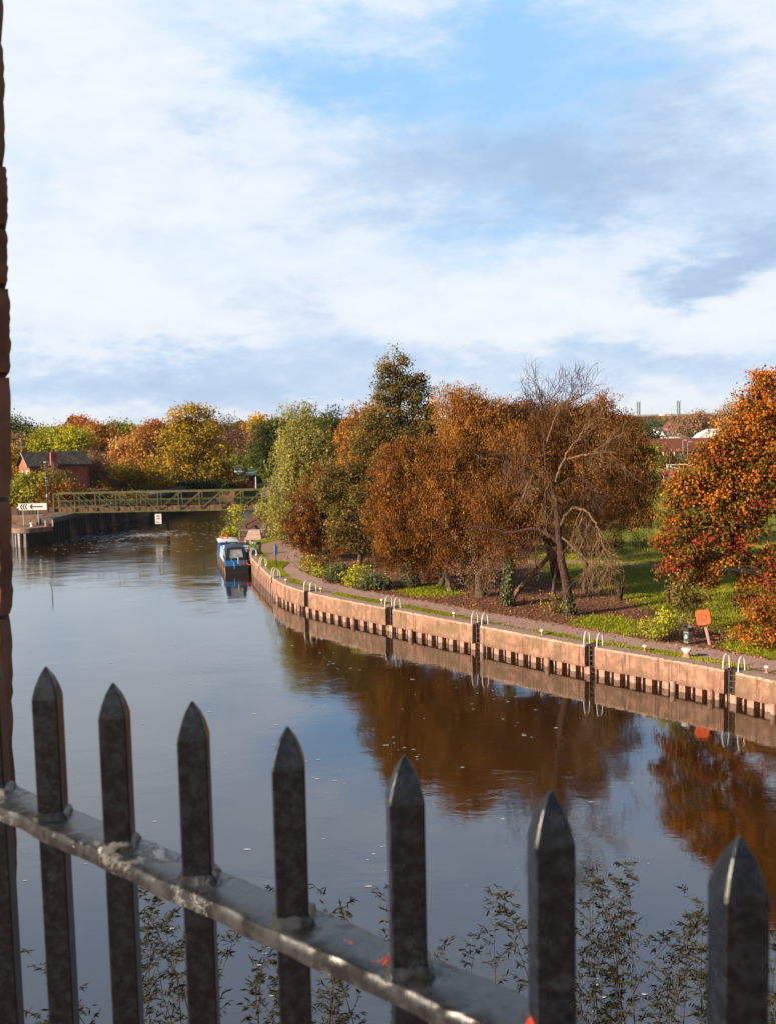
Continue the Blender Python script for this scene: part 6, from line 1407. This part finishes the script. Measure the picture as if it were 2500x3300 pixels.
far('lime_tree', 'yellow green tree left behind the brick house roof', 150, 184, [(150, 1408, 46, 28), (120, 1440, 40, 36), (170, 1440, 50, 40), (135, 1480, 50, 44), (100, 1500, 40, 50)], L_LIME, 53, tint=0.62)
far('lime_tree', 'bright yellow green tree behind the right half of the house roof', 225, 182, [(225, 1412, 46, 28), (250, 1400, 36, 24), (205, 1440, 50, 40), (255, 1445, 44, 44), (220, 1480, 54, 44), (275, 1410, 24, 22)], L_LIME, 54, tint=0.74)
far('orange_tree', 'rounded orange brown tree top rising behind the yellow green trees', 255, 205, [(255, 1362, 36, 24), (230, 1385, 40, 26), (280, 1385, 40, 30), (255, 1410, 56, 34), (210, 1400, 26, 20)], L_RED, 55, tint=0.74)
far('orange_tree', 'tall orange tree left of centre on the far bank', 335, 190, [(325, 1385, 40, 26), (300, 1420, 44, 44), (345, 1415, 50, 44), (320, 1470, 60, 50), (370, 1440, 40, 50), (295, 1480, 40, 40)], L_ORANGE, 56, tint=0.50)
far('olive_tree', 'dull olive tree top right of the tall orange tree', 385, 200, [(385, 1385, 40, 24), (410, 1400, 40, 34), (370, 1420, 40, 40), (425, 1390, 26, 22)], L_LIME, 57, tint=.32)
far('orange_tree', 'fiery orange pink tree in the middle of the far bank', 430, 176, [(440, 1420, 40, 30), (410, 1450, 46, 40), (455, 1450, 44, 44), (430, 1500, 60, 50), (390, 1500, 40, 44), (470, 1500, 40, 60)], L_ORANGE, 58, tint=0.66, tv=.25)
far('birch_clump', 'pinkish brown clump with pale multiple stems right of the brick house', 285, 158, [(270, 1500, 44, 40), (310, 1500, 44, 44), (290, 1540, 54, 40), (250, 1535, 30, 36), (340, 1530, 40, 40)], L_PINK, 59, BARK_BIRCH, .12, cover=2.6, multi=5, asp=.4, tint=.42, trunk_h=.95)
far('bank_tree', 'olive orange tree leaning over the far bank wall', 390, 163, [(380, 1530, 44, 40), (420, 1540, 44, 36), (350, 1550, 40, 30), (400, 1560, 60, 24)], L_YELLOW, 60, tint=0.40, cover=3.2)
far('bank_tree', 'orange green tree at the left foot of the big yellow tree', 490, 164, [(490, 1510, 44, 46), (520, 1540, 44, 36), (460, 1545, 40, 30), (500, 1560, 60, 24)], L_YELLOW, 61, tint=0.52, tv=.25, cover=3.4)
far('redbrown_tree', 'red brown tree top left of the big yellow tree', 505, 198, [(505, 1375, 34, 20), (480, 1395, 32, 26), (530, 1395, 34, 28), (505, 1425, 50, 36)], L_RED, 62, tint=.42)
far('yellow_tree', 'big golden yellow tree, tallest on the far bank', 688, 173,
    [(620, 1325, 50, 26), (585, 1345, 40, 30), (655, 1335, 40, 32), (600, 1385, 60, 40), (660, 1390, 60, 44), (560, 1420, 50, 40), (620, 1440, 70, 50), (690, 1430, 46, 50), (570, 1480, 60, 50), (640, 1500, 60, 50), (710, 1480, 40, 44), (680, 1540, 50, 40), (610, 1550, 40, 36), (550, 1530, 50, 40)], L_YELLOW, 63, BARK, .45, tint=.55, tv=.24, cover=3.8)
far('brown_tree', 'nearly bare dark brown tree right of the golden yellow tree', 735, 186, [(735, 1375, 36, 30), (760, 1400, 30, 30), (720, 1410, 40, 36), (750, 1430, 36, 30)], L_PINK, 64, cover=2.0, asp=.35, tint=.3, twigs=.9)
far('brown_thicket', 'grey brown thicket behind the parked cars', 800, 235, [(790, 1440, 50, 34), (830, 1450, 44, 34), (760, 1460, 40, 34), (820, 1420, 40, 26)], L_PINK, 65, tint=.35, cover=3)
far('green_mound', 'low green bramble mound behind the parked cars', 795, 225, [(760, 1495, 40, 20), (800, 1490, 40, 20), (830, 1496, 30, 18), (780, 1480, 40, 16)], L_HEDGE, 66, tr=.05, tint=.25, cat='shrub', kind_crown='foliage')
far('yellow_tree', 'distant yellow tree top left of the dark evergreen', 850, 250, [(820, 1365, 26, 18), (850, 1358, 36, 18), (800, 1385, 30, 20), (870, 1375, 30, 20), (840, 1395, 50, 26)], L_YELLOW, 67, tint=0.72)
far('evergreen', 'big dark evergreen beyond the right end of the footbridge', 890, 200, [(880, 1375, 46, 26), (920, 1390, 36, 30), (865, 1420, 50, 40), (915, 1440, 50, 50), (850, 1470, 46, 40), (890, 1490, 60, 44), (930, 1500, 40, 50), (870, 1520, 44, 26), (915, 1530, 50, 26)], L_GREEN, 68, BARK, .5, z=2, tint=.38, cover=5)
far('bank_bush', 'brown and green bush under the yellow tree by the cars', 735, 172, [(712, 1540, 24, 28), (736, 1546, 18, 24), (722, 1562, 36, 22)], L_RUST, 69, tr=.06, cat='shrub', z=2, tint=.35, kind_crown='foliage')
far('bank_bush', 'reddish bush left of the dark tent', 785, 174, [(783, 1563, 20, 15), (770, 1572, 24, 14), (796, 1568, 14, 12)], L_RED, 70, tr=.06, cat='shrub', z=2, tint=.25, kind_crown='foliage')
far('bank_bush', 'dark round bush above the brown bush left of the cars', 712, 190, [(712, 1505, 30, 18), (730, 1512, 26, 18)], L_GREEN, 71, tr=.06, cat='shrub', z=2, tint=.5, kind_crown='foliage')
# dark undergrowth along the far bank
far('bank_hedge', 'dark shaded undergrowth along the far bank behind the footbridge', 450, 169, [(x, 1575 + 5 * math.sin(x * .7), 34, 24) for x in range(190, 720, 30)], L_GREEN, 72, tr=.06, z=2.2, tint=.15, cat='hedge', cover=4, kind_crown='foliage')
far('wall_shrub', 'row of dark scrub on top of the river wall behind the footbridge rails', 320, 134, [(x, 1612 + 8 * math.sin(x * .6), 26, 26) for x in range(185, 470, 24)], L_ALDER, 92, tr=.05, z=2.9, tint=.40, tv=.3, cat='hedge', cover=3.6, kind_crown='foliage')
far('house_hedge', 'big glossy green hedge in front of the brick house', 90, 133, [(60, 1590, 50, 34), (105, 1565, 50, 40), (40, 1600, 40, 26), (80, 1610, 60, 26), (140, 1545, 40, 26), (120, 1600, 40, 30), (20, 1605, 30, 24)], L_HEDGE, 73, tr=.06, z=2.9, tint=.52, tv=.25, cat='hedge', cover=5.5, asp=.8, kind_crown='foliage')
far('house_shrub', 'green shrub against the long wall of the brick house', 195, 139, [(195, 1545, 34, 22), (215, 1550, 22, 18), (170, 1545, 20, 20)], L_HEDGE, 74, tr=.05, z=2.9, tint=.35, cat='shrub', kind_crown='foliage')
far('brown_shrub', 'brown autumn shrub between hedge and footbridge', 185, 131, [(165, 1580, 36, 26), (205, 1585, 40, 24), (180, 1605, 44, 20), (235, 1590, 30, 20)], L_RUST, 75, tr=.05, z=2.9, tint=.5, cat='shrub', asp=.5, kind_crown='foliage')
far('bare_sapling', 'thin pale bare sapling in front of the house chimney', 166, 133, [(165, 1510, 14, 20), (172, 1490, 12, 16), (180, 1520, 10, 16)], L_PINK, 76, BARK_BIRCH, .07, z=2.9, cover=.8, asp=.3, twigs=1.0, trunk_h=1.0)
far('bank_hedge', 'dark scrub at the left foot of the house wall', 28, 150, [(30, 1570, 40, 30), (60, 1560, 20, 26)], L_GREEN, 77, tr=.06, z=2.9, tint=.3, cat='hedge', kind_crown='foliage')
# --- right hand distance
far('evergreen', 'dark conifer in front of the white houses', 2116, 330, [(2106, 1402, 18, 14), (2118, 1411, 16, 10), (2098, 1412, 18, 14)], L_GREEN, 80, z=1.5, tint=.2)
far('round_tree', 'large round brown tree beside the brick gable on the horizon', 2240, 395, [(2235, 1350, 50, 24), (2200, 1370, 36, 26), (2270, 1365, 40, 28), (2235, 1385, 66, 28), (2285, 1395, 30, 20), (2195, 1400, 26, 16)], L_PINK, 81, BARK, .5, z=1.5, tint=.55, tv=.2, twigs=.7, lpx=1.4)
far('round_tree', 'pale bare tree half hidden behind the maple top', 2345, 360, [(2340, 1330, 34, 22), (2365, 1320, 30, 24), (2330, 1355, 30, 26)], L_PINK, 82, z=1.5, tint=.7, cover=2.4, lpx=1.4)
for i, (px, w_, h_, D_, lf, ti, lab) in enumerate([(2078, 26, 14, 640, L_GREEN, .35, 'dark distant tree below the left chimney cluster'), (2105, 20, 12, 700, L_GREEN, .45, 'distant green tree right of the left chimneys'), (2127, 22, 10, 760, L_ALDER, .6, 'small olive distant tree below the pale tower block'), (2150, 24, 11, 720, L_GREEN, .5, 'distant green tree left of the brick gable'), (2176, 20, 12, 690, L_ALDER, .7, 'brownish distant tree behind the brick gable')]):
    far('distant_tree', lab, px, D_, [(px, 1372 - h_ * .3, w_, h_), (px - w_ * .5, 1376, w_ * .7, h_ * .9), (px + w_ * .5, 1376, w_ * .7, h_), (px, 1384, w_ * 1.2, h_)], lf, 83 + i, z=3, tint=ti, lpx=1.5)
far('lawn_shrub', 'yellow green shrub at the right foot of the willows by the tiled roof', 2100, 190, [(2095, 1445, 20, 26), (2108, 1470, 26, 22), (2090, 1490, 24, 24), (2078, 1465, 16, 34)], L_LIME, 90, tr=.06, z=1.5, tint=.42, cat='shrub', kind_crown='foliage')
far('lawn_shrub', 'brown green scrub behind the farther park lamp', 2145, 212, [(2135, 1475, 28, 26), (2165, 1472, 28, 26), (2125, 1495, 30, 18), (2190, 1482, 26, 20), (2215, 1490, 26, 18)], L_ALDER, 91, tr=.06, z=1.5, tint=.68, cat='shrub', kind_crown='foliage')

# --- a far wood nobody could count
rng = np.random.default_rng(77); n = 170000
u_ = rng.random(n); ang_ = np.radians(-33 + 70 * u_); Dw = 255 + 70 * rng.random(n) + 30 * np.sin(u_ * 23)
Dw = np.where(np.degrees(ang_) > 13, Dw + 1000, Dw)
hw = 9.5 + 1.8 * np.sin(u_ * 61) + 1.4 * np.sin(u_ * 137 + 2) + 1.0 * np.sin(u_ * 290)
hw = np.where(np.degrees(ang_) > 13, 7.5, hw); hh = hw * rng.random(n) ** .6
Pw = np.stack([Dw * np.tan(ang_), Dw, 2.2 + hh + rng.normal(size=n) * .3], 1)
wd = leaf_mesh('far_wood', Pw, np.where(Dw > 900, 2.2, .75), np.where(Dw > 900, 1.6, .55), .45 + .25 * np.sin(u_ * 83) + rng.normal(size=n) * .15, L_RUST, None, None, A3(-.2, -.4, .5), rng)
tag(wd, 'hazy brown line of woodland closing the horizon', 'woodland', None, 'stuff')

# --- fallen leaves and grass
rng = np.random.default_rng(9)
def scatter(n, xr, yr, cond):
    P_ = np.stack([rng.uniform(*xr, n), rng.uniform(*yr, n)], 1); return P_[cond(P_[:, 0], P_[:, 1])]
qpoly = np.vstack([Q[::4] + QN[::4] * 3.4, [(60, 20), (60, 140), (-9, 140)]])
on_land = lambda x, y: inside(x, y, qpoly)
headp = np.vstack([Lh, Rh[::-1]])
P_ = scatter(150000, (-9, 40), (40, 100), lambda x, y: on_land(x, y) & ~inside(x, y, headp) & (rng.random(len(x)) < np.where(grassy(x, y) > .5, .10, .62)) & (rng.random(len(x)) < np.exp(-(np.hypot(x, y) - 50) / 45)))
sp_l = rng.uniform(s_end, QS[-1] - 4, 2200); of_l = np.where(rng.random(2200) < .8, 3.5 - np.abs(rng.normal(0, .22, 2200)), rng.uniform(1.2, 3.4, 2200)); P_ = np.vstack([P_, [qat(a_, b_)[0] for a_, b_ in zip(sp_l, of_l)]])
n = len(P_); leaf_mesh_o = leaf_mesh('fallen_leaves', np.c_[P_, QZ + .03 + rng.random(n) * .03], .12 + .05 * rng.random(n), .09, np.where((P_[:, 0] > 17) & (P_[:, 1] < 53), .75, .5) + rng.normal(size=n) * .24, L_LITTER, None, np.c_[rng.normal(size=(n, 2)) * 1.5, rng.normal(size=n) * .45], A3(0, 0, 1.6), rng)
tag(leaf_mesh_o, 'brown fallen leaves carpeting the ground under the trees', 'fallen leaves', None, 'stuff')
P_ = scatter(420000, (-9, 40), (40, 92), lambda x, y: on_land(x, y) & (grassy(x, y) + rng.normal(size=len(x)) * .35 > .15) & (rng.random(len(x)) < np.exp(-(np.hypot(x, y) - 48) / 22)))
sr = rng.uniform(2, QS[-1] - 4, 60000); keep = rng.random(60000) < np.clip(.35 + .75 * np.sin(sr * .55) * np.sin(sr * .21 + 1) + .3 * np.sin(sr * 1.7), .04, 1); sr = sr[keep]
off_ = np.clip(rng.normal(1.12, .2, len(sr)), .7, 1.52); G2 = np.array([Q[i] + QN[i] * o_ + QT[i] * rng.uniform(-.2, .2) for i, o_ in zip(np.searchsorted(QS, sr), off_)])
vp = np.array([pz(*q, QZ)[:2] for q in [(832, 1802), (880, 1808), (935, 1812), (905, 1836), (868, 1838), (845, 1820)]]); vq = np.array([pz(*q, QZ)[:2] for q in [(800, 1748), (850, 1738), (960, 1722), (900, 1738), (830, 1756)]])
G3 = np.concatenate([scatter(60000, (v_[:, 0].min(), v_[:, 0].max()), (v_[:, 1].min(), v_[:, 1].max()), lambda x, y: inside(x, y, v_))[:7000] for v_ in (vp, vq)])
GP = np.vstack([P_, G2, G3]); n = len(GP); hgt = np.r_[np.full(len(P_), .085), np.full(len(G2) + len(G3), .05)] * (.6 + .8 * rng.random(n))
gt_ = .5 + .22 * np.sin(GP[:, 0] * .9) * np.sin(GP[:, 1] * .7) + rng.normal(size=n) * .2
o = leaf_mesh('grass_blades', np.c_[GP, QZ + .02 + hgt * .5], hgt * 1.5, .05, gt_, L_GRASS, None, np.c_[rng.normal(size=(n, 2)) * .6, np.ones(n)], None, rng)
tag(o, 'short bright grass on the lawn and along the quay edge', 'grass', None, 'stuff')
# --- foam flecks drifting on the river, and broken water by the pile
rng = np.random.default_rng(14)
def flecks(n, x0, x1, y0, y1, s0_, s1_): return np.stack([rng.uniform(x0, x1, n), rng.uniform(y0, y1, n), np.full(n, .004)], 1), s0_ + (s1_ - s0_) * rng.random(n) ** 3
A_, sa = flecks(190, -16, 9, 20, 62, .015, .09)
cl = np.stack([rng.uniform(-14, 6, 16), rng.uniform(21, 60, 16)], 1); ii = rng.integers(0, 16, 260); Bf = np.c_[cl[ii] + rng.normal(size=(260, 2)) * A3(.35, 1.9, 0)[:2] @ np.array([[.9, .35], [-.35, .9]]), np.full(260, .004)]; sb_ = .015 + .06 * rng.random(260) ** 2
c0_ = pz(543, 1716, 0)
nC_ = 900; t_ = rng.random(nC_); Cf = np.c_[c0_[0] - 16 * t_ + rng.normal(size=nC_) * 1.2 + 2.5 * (rng.random(nC_) < .25), c0_[1] - 2.2 - 4.5 * t_ + rng.normal(size=nC_) * (1.0 + 2.0 * t_), np.full(nC_, .004)]
nD_ = 300; Df = np.c_[rng.uniform(-38, -17, nD_), rng.uniform(104, 134, nD_), np.full(nD_, .004)]
PF = np.vstack([A_, Bf, Cf, Df]); SF = np.r_[sa, sb_, .05 + .13 * rng.random(nC_), .04 + .12 * rng.random(nD_)]
V = []; F = []
for p_, s_ in zip(PF, SF):
    k = 6; a_ = rng.random() * 6; i0 = len(V)
    for j in range(k): V.append((p_[0] + s_ * 1.5 * math.cos(a_ + j) * (.7 + .5 * rng.random()), p_[1] + s_ * math.sin(a_ + j) * (.4 + .3 * rng.random()), .004 + .008))
    F.append(tuple(range(i0, i0 + k)))
keep = inside(PF[:, 0], PF[:, 1], river); F = [f_ for f_, kk in zip(F, keep) if kk]
mb = MB(); mb.add(V, F); o = mb.build('foam_flecks', weathered('foam', (.40, .41, .42), (.62, .63, .64), 3, .6, 0, 0)); tag(o, 'scattered white foam flecks drifting on the brown river', 'foam', None, 'stuff')

# --- willow saplings growing on the near bank below the railing
def sapling(px0, px1, ytop, D, n, label, seed):
    rng_ = np.random.default_rng(seed); b = pD((px0 + px1) / 2, 2800, D); b = A3(b[0], b[1], .5); r_ = thing('willow_sapling', tuple(b), label, 'sapling', 'willow saplings below the railing'); mb = MB(); LP, LA = [], []
    for i in range(n):
        px = rng_.uniform(px0, px1); py = ytop + 45 + abs(rng_.normal()) * 210; d_ = D + rng_.normal() * .7; t1 = pD(px, py, d_)
        b0 = b + A3((t1[0] - b[0]) * .5 + rng_.normal() * .8, rng_.normal() * .5, 0); P_ = bez(b0, b0 * .4 + t1 * .6 + A3(rng_.normal() * .45, rng_.normal() * .3, .5), t1, 14); P_[1:-1] += rng_.normal(size=(12, 3)) * .012
        mb.tube(P_, np.linspace(.022, .0035, 14), 5, cap=False)
        for j in range(5, 14):
            for q_ in range(4):
                if rng_.random() < .95:
                    s_ = P_[j] + (P_[j] - P_[j - 1]) * rng_.random(); a_ = rng_.random() * 6.28; l = (.2 + .38 * rng_.random()) * (1.15 - .055 * j); e = s_ + A3(math.cos(a_) * l * .75, math.sin(a_) * l * .75, l * .6)
                    S_ = bez(s_, (s_ + e) / 2 + A3(0, 0, -.03), e, 4); mb.tube(S_, [.005, .004, .003, .002], 3, cap=False)
                    m_ = rng_.integers(6, 12); tt_ = .15 + .9 * rng_.random(m_); base_ = s_ + (e - s_) * tt_[:, None]; ax_ = np.stack([np.cos(a_ + rng_.normal(size=m_) * 1.1), np.sin(a_ + rng_.normal(size=m_) * 1.1), -.35 + .75 * rng_.random(m_)], 1)
                    LP.append(base_ + ax_ * .045); LA.append(ax_)
    mb.build('stem', plain('sapling_bark', (.05, .035, .022), .8), r_)
    LP, LA = np.concatenate(LP), np.concatenate(LA); nL = len(LP); sz = .08 + .065 * rng_.random(nL)
    leaf_mesh('foliage', LP, sz, sz * .19, .45 + rng_.normal(size=nL) * .25, L_WILLOWSH, r_, LA, None, rng_, fold=.1); return r_
sapling(120, 250, 3080, 12.5, 4, 'small willow sapling between the two leftmost whole pickets', 1)
sapling(420, 640, 2880, 13, 9, 'willow sapling cluster left of the middle picket, below the rail', 2)
sapling(700, 1000, 2900, 13.5, 11, 'dense willow saplings under the rail in the middle of the railing', 3)
sapling(1010, 1260, 2830, 13, 7, 'upright willow sapling left of the picket before the brown reflection', 4)
sapling(1370, 1560, 2960, 13, 5, 'thin willow sapling between the two tallest looking pickets', 5)
sapling(1560, 1720, 2870, 12.5, 6, 'willow sapling just left of the second picket from the right', 6)
sapling(1860, 2060, 2785, 13, 11, 'tallest willow sapling between the two rightmost pickets', 7)
sapling(2060, 2300, 2870, 12.5, 9, 'willow sapling beside the rightmost picket', 8)
sapling(2400, 2520, 2960, 12, 4, 'willow sapling at the right edge behind the last picket', 9)

# ------------------------------------------------------------------ the air
hm = bpy.data.materials.new('haze'); hm.use_nodes = True; t = NT(hm.node_tree); t.n.clear()
o = t.new('ShaderNodeOutputMaterial'); v = t.new('ShaderNodeVolumePrincipled'); v.inputs['Density'].default_value = .00005; v.inputs['Color'].default_value = (.80, .89, 1.0, 1); t.l.new(v.outputs[0], o.inputs['Volume'])
hb2 = MB().box((0, 4000, 28.5), (18600, 9400, 63.5)).build('haze', hm); hb2['kind'] = 'stuff'; hb2['label'] = 'thin pale blue air softening the far chimneys and woods'; hb2['category'] = 'haze'
